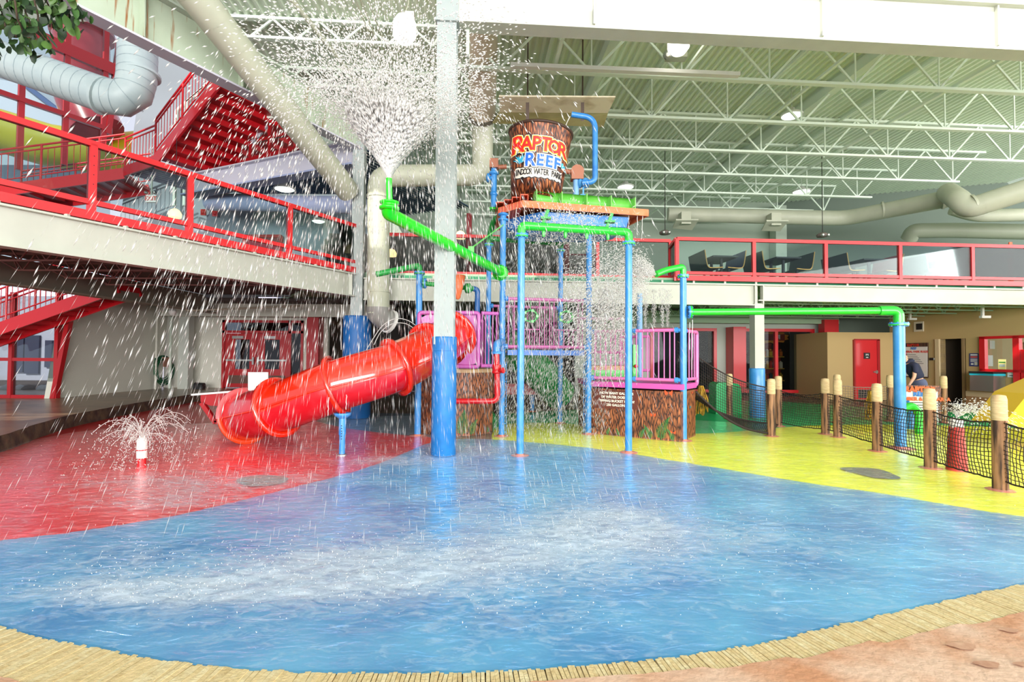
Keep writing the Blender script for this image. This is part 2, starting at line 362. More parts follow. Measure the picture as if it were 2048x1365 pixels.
# raised concrete deck at the left with its curb
M_ldeck = mat('left_wet_concrete', (150, 124, 98), .3, rgb2=(112, 92, 74), vs=1.3, bump=.12, bs=14)
M_curb = mat('wet_curb', (104, 86, 68), .5, rgb2=(52, 42, 38), vs=5, bump=.5, bs=18)
le = [G(x, y, .25) for x, y in [(-420, 985), (-200, 920), (0, 872), (60, 853), (130, 833), (200, 819), (270, 807), (340, 796), (400, 787), (470, 779), (560, 774), (660, 770)]]
le = seg_dens(le, 5, .02, 12)
ld = MB(); back = [Vector((-3.2, 19.2, .25)), Vector((-22, 19.2, .25)), Vector((-22, 3, .25))]
ld.add([Vector((p.x, p.y, .25)) for p in le] + back, [tuple(range(len(le) + 3))[::-1]])
ldk = struct('floor', ld, M_ldeck)
cb = MB()
for i in range(len(le) - 1):
    a, b = le[i], le[i + 1]; cb.add([Vector((a.x, a.y, .25)), Vector((b.x, b.y, .25)), Vector((b.x + .03, b.y + .05, -.03)), Vector((a.x + .03, a.y + .05, -.03))], [(0, 3, 2, 1)])
struct('trim_2', cb, M_curb)

# ============================================================ WALLS
Yd = 19.0
# left ground wall (cream stucco) running away from the lens, slanted front edge
pw = lambda x, y: PL(x, y, (-12.7, 0, 0), (1, 0, 0))
w = [pw(106, 803), pw(323, 782), pw(338, 600), pw(141, 600)]; w[0].z = w[1].z = .24
struct('wall_left', MB().prism(w, (-.25, 0, 0)), M_wallw)
# door wall
def rect(x0, x1, z0, z1, Y, d=.2, mb=None):
    return (mb or MB()).box(((x0 + x1) / 2, Y + d / 2, (z0 + z1) / 2), (x1 - x0, d, z1 - z0))
def XatP(x, y, Y): return P(x, y, Y).x
xw0, xd0, xd1, xw1 = -12.9, XatP(445, 700, Yd), XatP(607, 700, Yd), XatP(830, 700, Yd)
mb = MB(); rect(xw0, xd0, 0, 3.4, Yd, mb=mb); rect(xd0, xd1, P(520, 641, Yd).z - .02, 3.4, Yd, mb=mb); rect(xd1, XatP(655, 700, Yd), 0, 3.4, Yd, mb=mb)
struct('wall_back_left', mb, M_wallw)
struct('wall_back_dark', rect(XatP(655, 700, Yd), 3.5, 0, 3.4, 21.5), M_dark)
# double red door with transom and side panel
dz0, dz1 = .28, P(500, 655, Yd).z
door = thing('door_1', None, None, (P(525, 700, Yd).x, Yd, .25), kind='structure')
M_dred = mat('dark_red_paint', (170, 20, 28), .4, coat=.2)
zt = P(520, 641, Yd).z
for (a, b) in ((xd0, xd0 + .09), (xd1 - .09, xd1), (P(580, 700, Yd).x - .05, P(580, 700, Yd).x + .05)): part('frame_post', rect(a, b, .25, zt, Yd - .05, .15), M_dred, door)
part('frame_head', rect(xd0, xd1, zt - .09, zt, Yd - .05, .15), M_dred, door)
zb = P(520, 662, Yd).z
part('frame_transom', rect(xd0, xd1, zb - .09, zb, Yd - .05, .15), M_dred, door)
xm = P(580, 700, Yd).x; part('transom_pane', rect(xd0 + .09, xm - .05, zb, zt - .09, Yd + .02, .02), M_glassd, door)
part('side_pane', rect(xm + .05, xd1 - .09, .35, zb - .09, Yd + .02, .02), M_glassd, door); part('side_top_pane', rect(xm + .05, xd1 - .09, zb, zt - .09, Yd + .02, .02), M_glassd, door)
xc = (xd0 + .09 + xm - .05) / 2
for sgn, a, b in ((-1, xd0 + .1, xc - .01), (1, xc + .01, xm - .06)):
    wl = MB(); gx0, gx1 = (a + (.42 if sgn < 0 else .35) * (b - a) - .12, a + .78 * (b - a)) if sgn < 0 else (a + .25 * (b - a), a + .72 * (b - a)); gz0, gz1 = .95, 2.05
    rect(a, gx0, .28, zb - .1, Yd, .06, wl); rect(gx1, b, .28, zb - .1, Yd, .06, wl); rect(gx0, gx1, .28, gz0, Yd, .06, wl); rect(gx0, gx1, gz1, zb - .1, Yd, .06, wl)
    lf = part('door_leaf', wl, M_dred, door); part('leaf_pane', rect(gx0, gx1, gz0, gz1, Yd + .02, .015), M_glassd, lf)
    part('door_grille', rect(a + .15, b - .1, .42, .72, Yd - .02, .02), mat('brown_grille', (92, 60, 50), .6), lf)
    part('push_bar', MB().beam((a + .08, Yd - .08, 1.28), (b - .05, Yd - .08, 1.28), .05, .06).box((b - .08 if sgn < 0 else a + .08, Yd - .08, 1.26), (.06, .06, .28)), M_metal, lf)
    part('door_closer', MB().box((a + .5, Yd - .06, zb - .25), (.4, .08, .1)), M_metal, lf)
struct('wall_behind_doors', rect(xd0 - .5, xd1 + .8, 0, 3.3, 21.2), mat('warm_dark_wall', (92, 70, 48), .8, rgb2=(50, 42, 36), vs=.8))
# red column and dark shop opening beside the doors
solo('red_pilaster', MB().box((P(632, 700, 18.8).x, 18.7, 1.7), (.42, .5, 2.9)), M_dred, 'dark red pilaster right of the double red doors', 'pillar')

# glazed wall at far left ground level
gz = thing('window_1', None, None, (P(60, 800, 14.3).x, 14.3, .25), kind='structure')
for x0, x1 in ((18, 25), (109, 116)): 
    a = P((x0 + x1) / 2, 802, 14.3); bar('mullion', (a.x, 14.3, .25), (a.x, 14.3, 3.2), .1, .14, M_dred, gz)
bar('mullion', P(107, 800, 14.28), P(143, 620, 14.28), .12, .14, M_dred, gz)
a = P(0, 719, 14.3); bar('transom_bar', (-19, 14.3, a.z), (P(113, 719, 14.3).x, 14.3, a.z), .12, .09, M_dred, gz)
bar('sill', (-19, 14.3, .29), (P(107, 800, 14.3).x, 14.3, .29), .12, .1, M_dred, gz)
for xa, xb in ((-19, P(20, 700, 14.3).x), (P(24, 700, 14.3).x, P(112, 700, 14.3).x)): part('pane', rect(xa, xb, .33, 3.1, 14.3, .015), M_glassl, gz)
# outside: courtyard
solo('courtyard_soil', MB().prism([(-40, 14.6, -.3), (-13.2, 14.6, -.3), (-13.2, 40, -.3), (-40, 40, -.3)], (0, 0, .5)), mat('soil', (92, 76, 74), .9, rgb2=(60, 52, 54), vs=3, bump=.6, bs=14), 'dark mulch bed in courtyard beyond left glass', 'soil')
bl_ = thing('courtyard_building', 'white building with dark doors seen through left ground-floor glass', 'building', (-20, 24, 0))
part('wall', MB().box((-24, 24.2, 2.2), (26, .4, 5)), mat('lavender_wall', (196, 196, 216), .8), bl_)
for px0, px1, t, bt in ((25, 45, 675, 745), (50, 76, 671, 748), (90, 102, 681, 735)):
    p0 = P(px0, t, 23.9); p1 = P(px1, bt, 23.9); f = part('door', MB().box(((p0.x + p1.x) / 2, 23.95, (p0.z + p1.z) / 2), (p1.x - p0.x, .1, p0.z - p1.z)), mat('slate_door', (66, 70, 96), .5), bl_)
for i, (rx, ry) in enumerate([(60, 776), (84, 764), (92, 768), (12, 776), (40, 774)]):
    p = P(rx, ry, 17.5); m_ = MB(); rr = .16 + .08 * (i == 0)
    m_.lathe((p.x, 17.5, .2), [(.01, -.1), (rr * .9, -.02), (rr, .08), (rr * .7, .17), (.02, .22)], 9)
    solo('garden_rock', m_, mat('grey_rock' if i else 'brown_rock', (176, 176, 186) if i else (88, 74, 76), .8), ('brown garden rock in courtyard bed' if i == 0 else 'pale garden rock on dark courtyard mulch'), 'rock', 'rocks in the courtyard bed' if i else None)
# ============================================================ STEEL, ROOF
# front column with blue padding
col = thing('steel_column', 'tall white steel column in the foreground with blue pad around its base', 'column', C1)
hz = 6.68
cm = MB(); cm.box((C1.x, C1.y - .12, (hz) / 2 + .85), (.30, .025, hz - 1.7), A4).box((C1.x, C1.y + .12, hz / 2 + .85), (.30, .025, hz - 1.7), A4).box((C1.x - .1, C1.y, hz / 2 + .85), (.02, .24, hz - 1.7), A4).box((C1.x + .1, C1.y, hz / 2 + .85), (.02, .24, hz - 1.7), A4)
part('shaft', cm, M_col, col)
part('column_pad', MB().lathe(C1, [(.185, .015), (.19, .03), (.19, 1.8), (.185, 1.82), (.12, 1.82)], 28), M_padblue, col, 'blue foam column padding')
part('pad_seam', MB().lathe(C1, [(.191, 1.60), (.1925, 1.603), (.191, 1.606)], 28).beam((C1.x + .02, C1.y - .19, 1.3), (C1.x + .02, C1.y - .19, 1.8), .006, .004), mat('dark_blue_seam', (16, 84, 146), .5), col)
part('column_cap', MB().box((C1.x, C1.y, hz + .02), (.36, .36, .04), A4).box((C1.x, C1.y, hz + 1.2), (.34, .3, 2.3), A4), M_col, col)
# big main beam to the right (front face seen), v = const
vb = V.dot(C1)
mbm = thing('main_roof_beam', 'huge white steel beam crossing the top right above the pad', 'beam', UV(4, vb, 6.7))
ub0 = U.dot(C1) + .17
bw = MB(); bw.beam(UV(ub0, vb, 6.72), UV(14, vb, 6.72), .30, .04)
part('bottom_flange', bw, M_steel, mbm)
part('web', MB().beam(UV(ub0, vb - .11, 7.08), UV(14, vb - .11, 7.08), .04, .68), M_steel, mbm)
part('top_flange', MB().beam(UV(ub0, vb, 7.44), UV(14, vb, 7.44), .46, .05), M_steel, mbm)
part('upper_web', MB().beam(UV(ub0, vb, 7.9), UV(14, vb, 7.9), .05, .9), M_steel, mbm)
for u_ in (1.8, 5.15 + .4, 8.6, 12): part('stiffener', MB().box(UV(u_, vb - .14, 7.08), (.03, .10, .68), A4), M_steel, mbm)
# beam running left from the front column (short stub with bolts)
stub = thing('beam_stub', 'bolted grey steel beam end above the front column', 'beam', UV(ub0 + .3, vb + .3, 6.4))
part('plate', MB().box(UV(ub0 + .14, vb + .3, 6.55), (.05, .5, .5), A4), M_steelg, stub)
for i in range(3): part('bolt', MB().lathe(UV(ub0 + .10, vb + .2, 6.4 + i * .12), [(.02, 0), (.02, .03), (.012, .035)], 6, axis=-U), M_steelg, stub)
# rear left column at the balcony corner
c2 = thing('steel_column', 'slim steel column where the left balcony meets the rear balcony', 'column', C2)
part('shaft', MB().box((C2.x, C2.y, 4.0), (.27, .27, 5.4), A4), M_col, c2)
part('column_pad', MB().lathe(C2, [(.33, .02), (.335, .06), (.335, 2.42), (.32, 2.46), (.15, 2.46)], 28), mat('deep_blue_padding', (18, 92, 160), .5), c2)
# rust-streaked beam of the left wing
def rustmat():
    m = mat('rust_streaked_paint', (178, 190, 170), .6, rgb2=(168, 180, 158), vs=2); nt = m.node_tree; N = nt.nodes; b = N['Principled BSDF']
    tc = N.new('ShaderNodeTexCoord'); mp = N.new('ShaderNodeMapping'); mp.inputs['Scale'].default_value = (9, 9, .7); n = N.new('ShaderNodeTexNoise'); n.inputs['Scale'].default_value = 1.6; n.inputs['Detail'].default_value = 5
    r = N.new('ShaderNodeValToRGB'); r.color_ramp.elements[0].position = .60; r.color_ramp.elements[1].position = .72
    mx = N.new('ShaderNodeMix'); mx.data_type = 'RGBA'; src = b.inputs['Base Color'].links[0].from_socket
    nt.links.new(tc.outputs['Object'], mp.inputs[0]); nt.links.new(mp.outputs[0], n.inputs['Vector']); nt.links.new(n.outputs[0], r.inputs[0]); nt.links.new(r.outputs[0], mx.inputs[0])
    nt.links.new(src, mx.inputs[6]); mx.inputs[7].default_value = lin((140, 84, 34)); nt.links.new(mx.outputs[2], b.inputs['Base Color']); return m
rb = thing('wing_roof_beam', 'rust-streaked steel beam slanting from top left down to the rear column', 'beam', C2 + Z * 6.5)
sdir = -LW; ra = C2 + Z * 6.52; rbp = C2 + sdir * 7.2 + Z * 6.52
M_rust = rustmat(); M_lav = mat('lavender_grey_paint', (196, 194, 208), .6)
part('bottom_flange', MB().beam(ra, rbp, .30, .035), M_lav, rb)
part('web', MB().beam(ra + Z * .42, rbp + Z * .42, .03, .8), M_rust, rb)
part('top_flange', MB().beam(ra + Z * .84, rbp + Z * .84, .30, .035), M_steelg, rb)
for t in (1.4, 3.2, 4.9): part('stiffener', MB().beam(ra + sdir * t + LN * .08 + Z * .03, ra + sdir * t + LN * .08 + Z * .82, .02, .13, up=LN), M_rust, rb)
# pale cross beam left of the column
pb = thing('cross_beam', 'pale lavender beam behind the red stair rising to the rear column', 'beam', C2 + Z * 6.3)
cdn = Vector((-.915, .403, 0)); p0, p1 = C2 + cdn * .1, C2 + cdn * 6.4
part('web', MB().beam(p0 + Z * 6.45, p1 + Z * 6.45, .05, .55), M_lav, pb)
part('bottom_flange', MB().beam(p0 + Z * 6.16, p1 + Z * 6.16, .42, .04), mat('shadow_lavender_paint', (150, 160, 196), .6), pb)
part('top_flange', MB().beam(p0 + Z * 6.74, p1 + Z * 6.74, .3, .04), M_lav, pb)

# roof deck: corrugated ribs running away from the lens
def rl(u):                     # where the roof starts and ends for a given u
    v0 = vb - .12
    vend = 22.6
    # left limit from C2 back
    lu0, lv0 = U.dot(C2), V.dot(C2); e = Vector((-6.6, 22.5, 0)); lu1, lv1 = U.dot(e), V.dot(e)
    if u < -4.3: vend = 15.0
    return v0, vend
ZD = 8.62; rd = MB(); u = -6.3; pitch = .17; h = .055
while u < 21:
    v0, v1 = rl(u)
    a0 = UV(0, 0, ZD); q = [(u, h), (u + pitch * .42, h), (u + pitch * .55, 0), (u + pitch * .87, 0), (u + pitch, h)]
    vs = []
    for vv in (v0, v1):
        for (x, z) in q: vs.append(UV(x, vv, ZD - h + z))
    rd.add(vs, [(i, i + 1, i + 6, i + 5) for i in range(4)]); u += pitch
ceil = struct('ceiling', rd, M_deck)
tp = MB(); pts = [UV(-6.3, vb - .12, ZD + .02), UV(21, vb - .12, ZD + .02), UV(21, 22.6, ZD + .02), UV(-4.3, 22.6, ZD + .02), UV(-4.3, 15, ZD + .02), UV(-6.3, 15, ZD + .02)]
tp.prism(pts, (0, 0, .08)); part('roof_board', tp, M_deck, ceil)

def joist(name, v, u0, u1, zt, zb, panel, m, label, w=.05, group=None, two=True, cat='roof joist'):
    t = thing(name, label, cat, UV((u0 + u1) / 2, v, zb), group)
    for s_ in ((-.03, .03) if two else (0,)): bar('top_chord', UV(u0, v + s_, zt), UV(u1, v + s_, zt), w, w * 1.1, m, t); bar('bottom_chord', UV(u0, v + s_, zb), UV(u1 - panel * .5, v + s_, zb), w, w, m, t)
    k = 0; u = u0
    while u < u1 - panel * .5:
        bar('web', UV(u, v, zt), UV(u + panel / 2, v, zb), .035, .045, m, t); bar('web', UV(u + panel / 2, v, zb), UV(min(u1, u + panel), v, zt), .035, .045, m, t)
        if zt - zb > .8: bar('web', UV(u + panel / 2, v, zb), UV(u + panel / 2, v, zt), .03, .03, m, t)
        u += panel; k += 1
    return t
ords = ['nearest', 'second', 'third', 'fourth', 'fifth', 'sixth', 'seventh']
for k in range(7):
    v = 10.5 + 1.86 * k; uend = [22, 22, 20, 17.2, 15.6, 14.6, 12][k]
    joist('roof_joist', v, -.55, uend, ZD - .085, 7.5, 1.95, M_joist, 'deep pale green open-web roof joist, %s from the big white beam' % ords[k], .06, 'deep joists under the right roof')
    if k < 3: joist('shallow_joist', v + .35, -6.2, -.75, ZD - .085, 8.12, .95, M_joist, 'shallow olive roof joist above the water cannon, %s row' % ords[k], .055, 'shallow joists under the left roof')
for i, u_ in enumerate((1.6, 4.4, 7.4, 10.6)):
    solo('bridging_bar', MB().beam(UV(u_, vb + .3, 7.62), UV(u_, 21.5, 7.62), .06, .06).beam(UV(u_, vb + .3, 8.5), UV(u_, 21.5, 8.5), .06, .06), M_joist, 'pair of thin bridging bars across the joists, %s from the column' % ords[i], 'brace', 'bridging bars')
for i, u_ in enumerate((2.9, 9.0)):
    for sgn in (0,): solo('purlin_beam', MB().beam(UV(u_, vb + .2, 8.42), UV(u_, 22, 8.42), .2, .26), M_joist, ('narrow roof purlin right of the tipping bucket' if i == 0 else 'narrow roof purlin over the far right tables'), 'beam', 'roof purlins')

# upper rear wall and left return
struct('wall_clerestory', MB().prism([UV(-6.3, 15.05, 6.9), UV(-2.9, 15.05, 6.9), UV(-2.9, 15.05, ZD), UV(-6.3, 15.05, ZD)], V * .1), M_wall)
struct('wall_back_upper', MB().prism([UV(-8, 22.3, 3.3), UV(13.6, 22.3, 3.3), UV(13.6, 22.3, 8.8), UV(-8, 22.3, 8.8)], V * .3), M_wallg)
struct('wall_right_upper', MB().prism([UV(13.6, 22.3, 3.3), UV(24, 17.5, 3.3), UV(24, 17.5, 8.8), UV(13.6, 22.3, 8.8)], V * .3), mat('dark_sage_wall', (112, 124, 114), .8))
solo('wall_column', MB().box(UV(13.5, 22.0, 5.8), (.5, .5, 5), A4), M_steelg, 'grey green steel column against the upper rear wall', 'column')

# ============================================================ REAR BALCONY
v2 = V.dot(C2); uc2 = U.dot(C2)
bb = thing('rear_balcony_beam', 'long cream steel beam carrying the rear balcony', 'beam', UV(3, v2, 2.9))
ur = 18.0
zbT = B2(1500, 571).z; zbB = B2(1500, 611).z; zbL = 2.86
ju = U.dot(B2(1513, 600))
part('web', MB().beam(UV(uc2 + .16, v2 - .02, (zbT + zbL) / 2), UV(ju, v2 - .02, (zbT + zbL) / 2), .06, zbT - zbL - .04), M_steel, bb)
part('web', MB().beam(UV(ju + .1, v2 - .02, (zbT + zbL) / 2 + .06), UV(ur, v2 - .02, (zbT + zbL) / 2 + .06), .06, zbT - zbL - .16), M_steel, bb)
part('top_flange', MB().beam(UV(uc2 + .16, v2, zbT), UV(ur, v2, zbT), .24, .035), M_steel, bb)
part('bottom_flange', MB().beam(UV(uc2 + .16, v2, zbL), UV(ju, v2, zbL), .24, .03), M_steel, bb)
part('bottom_flange', MB().beam(UV(ju, v2, zbL + .12), UV(ur, v2, zbL + .12), .24, .03), M_steel, bb)
for u_ in (ju - .09, ju + .12): part('stiffener', MB().box(UV(u_, v2 - .07, (zbT + zbL) / 2), (.03, .1, zbT - zbL - .04), A4), M_steel, bb)
c3b = UV(ju, v2, 0); c3 = thing('steel_column', 'white steel column under the rear balcony with blue padded base', 'column', c3b)
part('shaft', MB().box(UV(ju - .08, v2, 1.9), (.08, .26, 2.0), A4).box(UV(ju + .05, v2 - .0, 1.9), (.19, .2, 2.0), A4), M_steel, c3)
part('column_pad', MB().lathe(c3b, [(.185, .0), (.19, .02), (.19, 1.22), (.18, 1.25), (.1, 1.25)], 24), M_blue, c3)
# floor slab of the rear level
sl = MB(); sl.prism([UV(uc2 - .5, v2 + .15, zbT + .06), UV(ur + 4, v2 + .15, zbT + .06), UV(ur + 4, 22.3, zbT + .06), UV(-9, 22.3, zbT + .06)], (0, 0, .12))
M_slab = mat('pale_green_underside', (150, 176, 146), .8)  # green light on the underside is put into this colour
slab = struct('floor_upper', sl, M_slab)
u = uc2
fj = 0
for k in range(5):
    joist('floor_joist', v2 + .75 + k * 1.1, ju - .4 if k else uc2 + .5, ur, zbT + .02, zbT - .38, .62, M_slab, 'green open-web joist under the rear balcony, %s row back' % ords[k], .035, 'joists under the rear balcony', two=False)
# clips between beam and red rail
cl = thing('balcony_edge_angle', 'dark green edge strip with small clips under the red rear rail', 'trim', UV(5, v2, zbT))
part('edge_strip', MB().beam(UV(uc2 + .2, v2 + .12, zbT + .07), UV(ur, v2 + .12, zbT + .07), .03, .1), mat('deep_green_edge', (30, 120, 80), .6), cl)
for i in range(26): bar('clip', UV(uc2 + 1 + i * .82, v2 - .02, zbT), UV(uc2 + 1 + i * .82, v2 - .02, zbT + .09), .05, .02, M_steel, cl)

def glass_rail(t, a, b, zlo, zmid, ztop, nposts, posts=None, wp=.085, inset=0.0, first=True, glass=None):
    # a,b: plan points; zlo base rail, zmid lower glass rail, ztop handrail
    a = Vector((a[0], a[1], 0)); b = Vector((b[0], b[1], 0)); d = b - a
    bar('base_rail', a + Z * zlo, b + Z * zlo, .10, .13, M_redrail, t); bar('lower_rail', a + Z * zmid, b + Z * zmid, .07, .075, M_redrail, t); bar('handrail', a + Z * ztop, b + Z * ztop, .09, .085, M_redrail, t)
    ts = posts if posts else [i / nposts for i in range(nposts + 1)]
    for q in ts: p = a + d * q; bar('rail_post', p + Z * (zlo + .03), p + Z * ztop, wp, wp, M_redrail, t, up=d.normalized())
    n = d.normalized().cross(Z)
    for q0, q1 in zip(ts[:-1], ts[1:]):
        p0 = a + d * q0 + d.normalized() * wp * .5; p1 = a + d * q1 - d.normalized() * wp * .5
        part('glass_pane', quad(p0 + Z * (zmid + .035), p1 + Z * (zmid + .035), p1 + Z * (ztop - .04), p0 + Z * (ztop - .04), .012), glass or M_glass, t)
zr = B2(1700, 487).z; zm = B2(1700, 553).z; zl = B2(1700, 563).z
br = thing('balcony_railing', 'bright red glass-panelled railing in front of the rear balcony tables', 'railing', UV(8, v2, zl))
us = [U.dot(B2(x, 520)) for x in (1352, 1505, 1648, 1796, 1940)]; us += [us[-1] + (us[-1] - us[-2]), us[-1] + 2 * (us[-1] - us[-2])]
a, b = UV(us[0], v2 - .05, 0), UV(us[-1], v2 - .05, 0); glass_rail(br, a, b, zl, zm, zr, 0, [(x - us[0]) / (us[-1] - us[0]) for x in us])
br2 = thing('balcony_railing', 'darker red railing set back behind the tipping bucket posts', 'railing', UV(1, v2 + 1.0, zl))
vB = v2 + 1.0
zr2 = PL(1150, 478, C2 + V * 1.0, V).z
us2 = [U.dot(PL(x, 520, C2 + V * 1.0, V)) for x in (745, 880, 1040, 1195, 1340)]
glass_rail(br2, UV(us2[0], vB, 0), UV(us2[-1], vB, 0), zl - .05, zm + .05, zr2, 0, [(x - us2[0]) / (us2[-1] - us2[0]) for x in us2], glass=M_glassl)
glass_rail(br2, UV(us2[-1], vB, 0), UV(us[0], v2 - .02, 0), zl, zm, zr, 1)

# rear ground-floor wall (white) with shop windows
Yb = 20.6; MBk = lambda x, y: P(x, y, Yb)
def sx(x): return P(x, 720, Yb).x
wl = MB(); ztop_ = 3.3
winL = (sx(1388), sx(1432)); win = (sx(1481), sx(1627)); z1 = P(1550, 658, Yb).z; z0 = P(1550, 786, Yb).z
rect(sx(1150), sx(1300), 0, ztop_, Yb, .2, wl); rect(winL[1], win[0], 0, ztop_, Yb, .2, wl); rect(win[1], sx(1650), 0, ztop_, Yb, .2, wl); rect(sx(1300), winL[1], z1, ztop_, Yb, .2, wl); rect(win[0], win[1], z1, ztop_, Yb, .2, wl)
struct('wall_back', wl, M_wall)
soff = thing('bulkhead', 'pale green bulkhead above the shop windows', 'bulkhead', (sx(1500), Yb - .6, 2.6))
zs0 = P(1500, 648, Yb - .6).z; part('front', MB().box(((sx(1000) + sx(1660)) / 2, Yb - .45, (zs0 + 3.3) / 2 + .02), (sx(1660) - sx(1000), .3, 3.3 - zs0)), mat('pale_green_bulkhead', (170, 196, 164), .8), soff)
def window(n_, x0, x1, zb_, zt_, mids, label=None):
    t = thing('window_%d' % n_, None, None, ((x0 + x1) / 2, Yb, zb_), kind='structure')
    f = .085 * 1.4
    for x in [x0 + f / 2, x1 - f / 2] + mids: bar('window_frame', (x, Yb - .03, zb_), (x, Yb - .03, zt_), .14, f, M_redrail, t, up=Vector((1, 0, 0)))
    for z in (zb_ + f / 2, zt_ - f / 2): bar('window_frame', (x0, Yb - .03, z), (x1, Yb - .03, z), .14, f, M_redrail, t)
    part('pane', rect(x0 + f, x1 - f, zb_ + f, zt_ - f, Yb + .02, .015), M_glassl, t); return t
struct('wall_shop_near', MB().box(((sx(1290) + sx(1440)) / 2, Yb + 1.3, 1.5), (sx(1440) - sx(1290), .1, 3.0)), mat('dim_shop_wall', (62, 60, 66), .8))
struct('wall_above_restroom', MB().box((P(1770, 650, 20.9).x, 20.9, 1.7), (5.5, .1, 3.4)), mat('dim_green_wall', (96, 108, 94), .8))  # dark panel added to hide sky in the dim space above the block
window(2, win[0], win[1], z0, z1, [sx(1551)]); window(3, sx(1300), winL[1], z0, z1, [])
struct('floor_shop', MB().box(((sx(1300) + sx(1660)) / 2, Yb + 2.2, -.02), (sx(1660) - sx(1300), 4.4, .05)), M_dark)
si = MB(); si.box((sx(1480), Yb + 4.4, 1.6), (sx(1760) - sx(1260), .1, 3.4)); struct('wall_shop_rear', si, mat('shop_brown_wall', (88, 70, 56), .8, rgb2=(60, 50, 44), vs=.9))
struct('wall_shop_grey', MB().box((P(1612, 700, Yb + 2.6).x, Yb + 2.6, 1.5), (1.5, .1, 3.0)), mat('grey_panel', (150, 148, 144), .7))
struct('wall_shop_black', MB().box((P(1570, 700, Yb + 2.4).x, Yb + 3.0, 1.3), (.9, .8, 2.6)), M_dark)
# shop contents: orange flame-edged display with rows of goods
ds = thing('shop_display', 'orange display stand with small bright goods behind the shop glass', 'display', (P(1535, 770, Yb + 1.8).x, Yb + 1.8, 0))
c = P(1540, 700, Yb + 1.9); part('back_panel', MB().box((c.x, Yb + 2.3, 1.2), (1.3, .06, 2.0)), mat('shop_orange_red', (168, 50, 30), .6, rgb2=(60, 20, 14), vs=3, ramp=(.45, .55)), ds)
M_go = [mat('goods_%d' % i, c_, .6) for i, c_ in enumerate([(232, 120, 40), (210, 40, 30), (236, 220, 190), (40, 60, 80), (244, 186, 60)])]
for i in range(3):
    z = .5 + i * .52; part('shelf', MB().box((c.x, Yb + 2.05, z), (1.2, .4, .04)), M_go[4], ds)
    for j in range(8): solo('shop_item', MB().box((c.x - .52 + j * .148, Yb + 2.0, z + .02 + .12), (.09 + .03 * (j % 3), .1, .2 + .05 * ((j * 7 + i) % 3))).lathe((c.x - .52 + j * .148, Yb + 2.0, z + .27), [(.05, 0), (.04, .05), (.0, .08)], 6), M_go[(i * 3 + j * 2) % 5], 'small bright packaged item on the shop display behind the red-framed window', 'merchandise', 'goods in the shop window')
sg = MB(); cc = P(1545, 675, Yb + 1.0); nn = 22
sg.prism([Vector((cc.x + (.62 + .10 * (k % 2)) * math.cos(2 * math.pi * k / nn), Yb + 1.0, cc.z + (.22 + .07 * (k % 2)) * math.sin(2 * math.pi * k / nn))) for k in range(nn)], (0, .04, 0))
fs = thing('flame_sign', 'flame-edged sign hanging inside the shop window', 'sign', (cc.x, Yb + 1.0, cc.z - .3)); part('flame_border', sg, mat('flame_orange', (232, 140, 40), .6), fs)
part('sign_face', MB().box((cc.x, Yb + .98, cc.z), (1.0, .04, .28)), mat('sign_dark_red', (130, 26, 18), .6), fs)
part('sign_lettering', on_plane(text_mb('UI', .26, .01), (cc.x + .18, Yb + .955, cc.z), (1, 0, 0), (0, 0, 1)), M_white, fs)
for x0, x1, wdt in ((1448, 1475, .5),):
    solo('red_pilaster', MB().box((sx(1455) + .05, Yb - .4, 1.45), (.26, .7, 2.5)).box((sx(1467), Yb - .55, 1.45), (.34, .4, 2.5)), M_redrail, 'bright red square pilaster left of the shop window', 'pillar')
solo('red_pilaster', MB().box((P(1657, 655, 20).x, 20, 2.7), (.55, .4, .6)), M_redrail, 'short red pilaster stub above the tan restroom block', 'pillar')

# tan restroom block and angled tan wall on the right
Yt = 18.6; tx0 = P(1655, 720, Yt).x; tx1 = P(1802, 720, Yt).x; zt_ = P(1700, 665, Yt).z
tb = struct('wall_restroom', MB().box(((tx0 + tx1) / 2 + .2, Yt + 1.1, zt_ / 2), (tx1 - tx0 + .4, 2.2, zt_)), M_tan)
dr = thing('door_2', None, None, (P(1733, 790, Yt).x, Yt, 0), kind='structure')
dx0, dx1 = P(1708, 720, Yt).x, P(1757, 720, Yt).x; dzt = P(1733, 680, Yt).z
part('door_leaf', MB().box(((dx0 + dx1) / 2 - .04, Yt - .03, dzt / 2), (dx1 - dx0 - .1, .06, dzt - .04)), M_redrail, dr)
part('frame', MB().box((dx1 - .05, Yt - .04, dzt / 2), (.10, .1, dzt)).box((dx0 - .02, Yt - .04, dzt / 2), (.05, .1, dzt)).box(((dx0 + dx1) / 2, Yt - .04, dzt), (dx1 - dx0, .1, .05)), M_dred, dr)
part('door_handle', MB().box((dx1 - .17, Yt - .09, 1.02), (.16, .04, .04)).box((dx1 - .13, Yt - .08, 1.02), (.05, .04, .12)), M_metal, dr)
part('vent_grille', MB().box(((dx0 + dx1) / 2 - .04, Yt - .07, .22), (.62, .02, .3)), M_black, dr)
lz = P(1729, 712, Yt).z; part('restroom_sign', MB().box((P(1731, 712, Yt).x, Yt - .07, lz), (.22, .02, .22)), M_black, dr)
px_ = P(1731, 712, Yt).x; part('sign_figure', MB().box((px_ - .035, Yt - .085, lz + .035), (.02, .01, .07)).box((px_ + .035, Yt - .085, lz + .035), (.02, .01, .07)).box((px_, Yt - .085, lz + .05), (.06, .01, .02)).box((px_, Yt - .085, lz - .06), (.08, .01, .03)), M_white, dr)
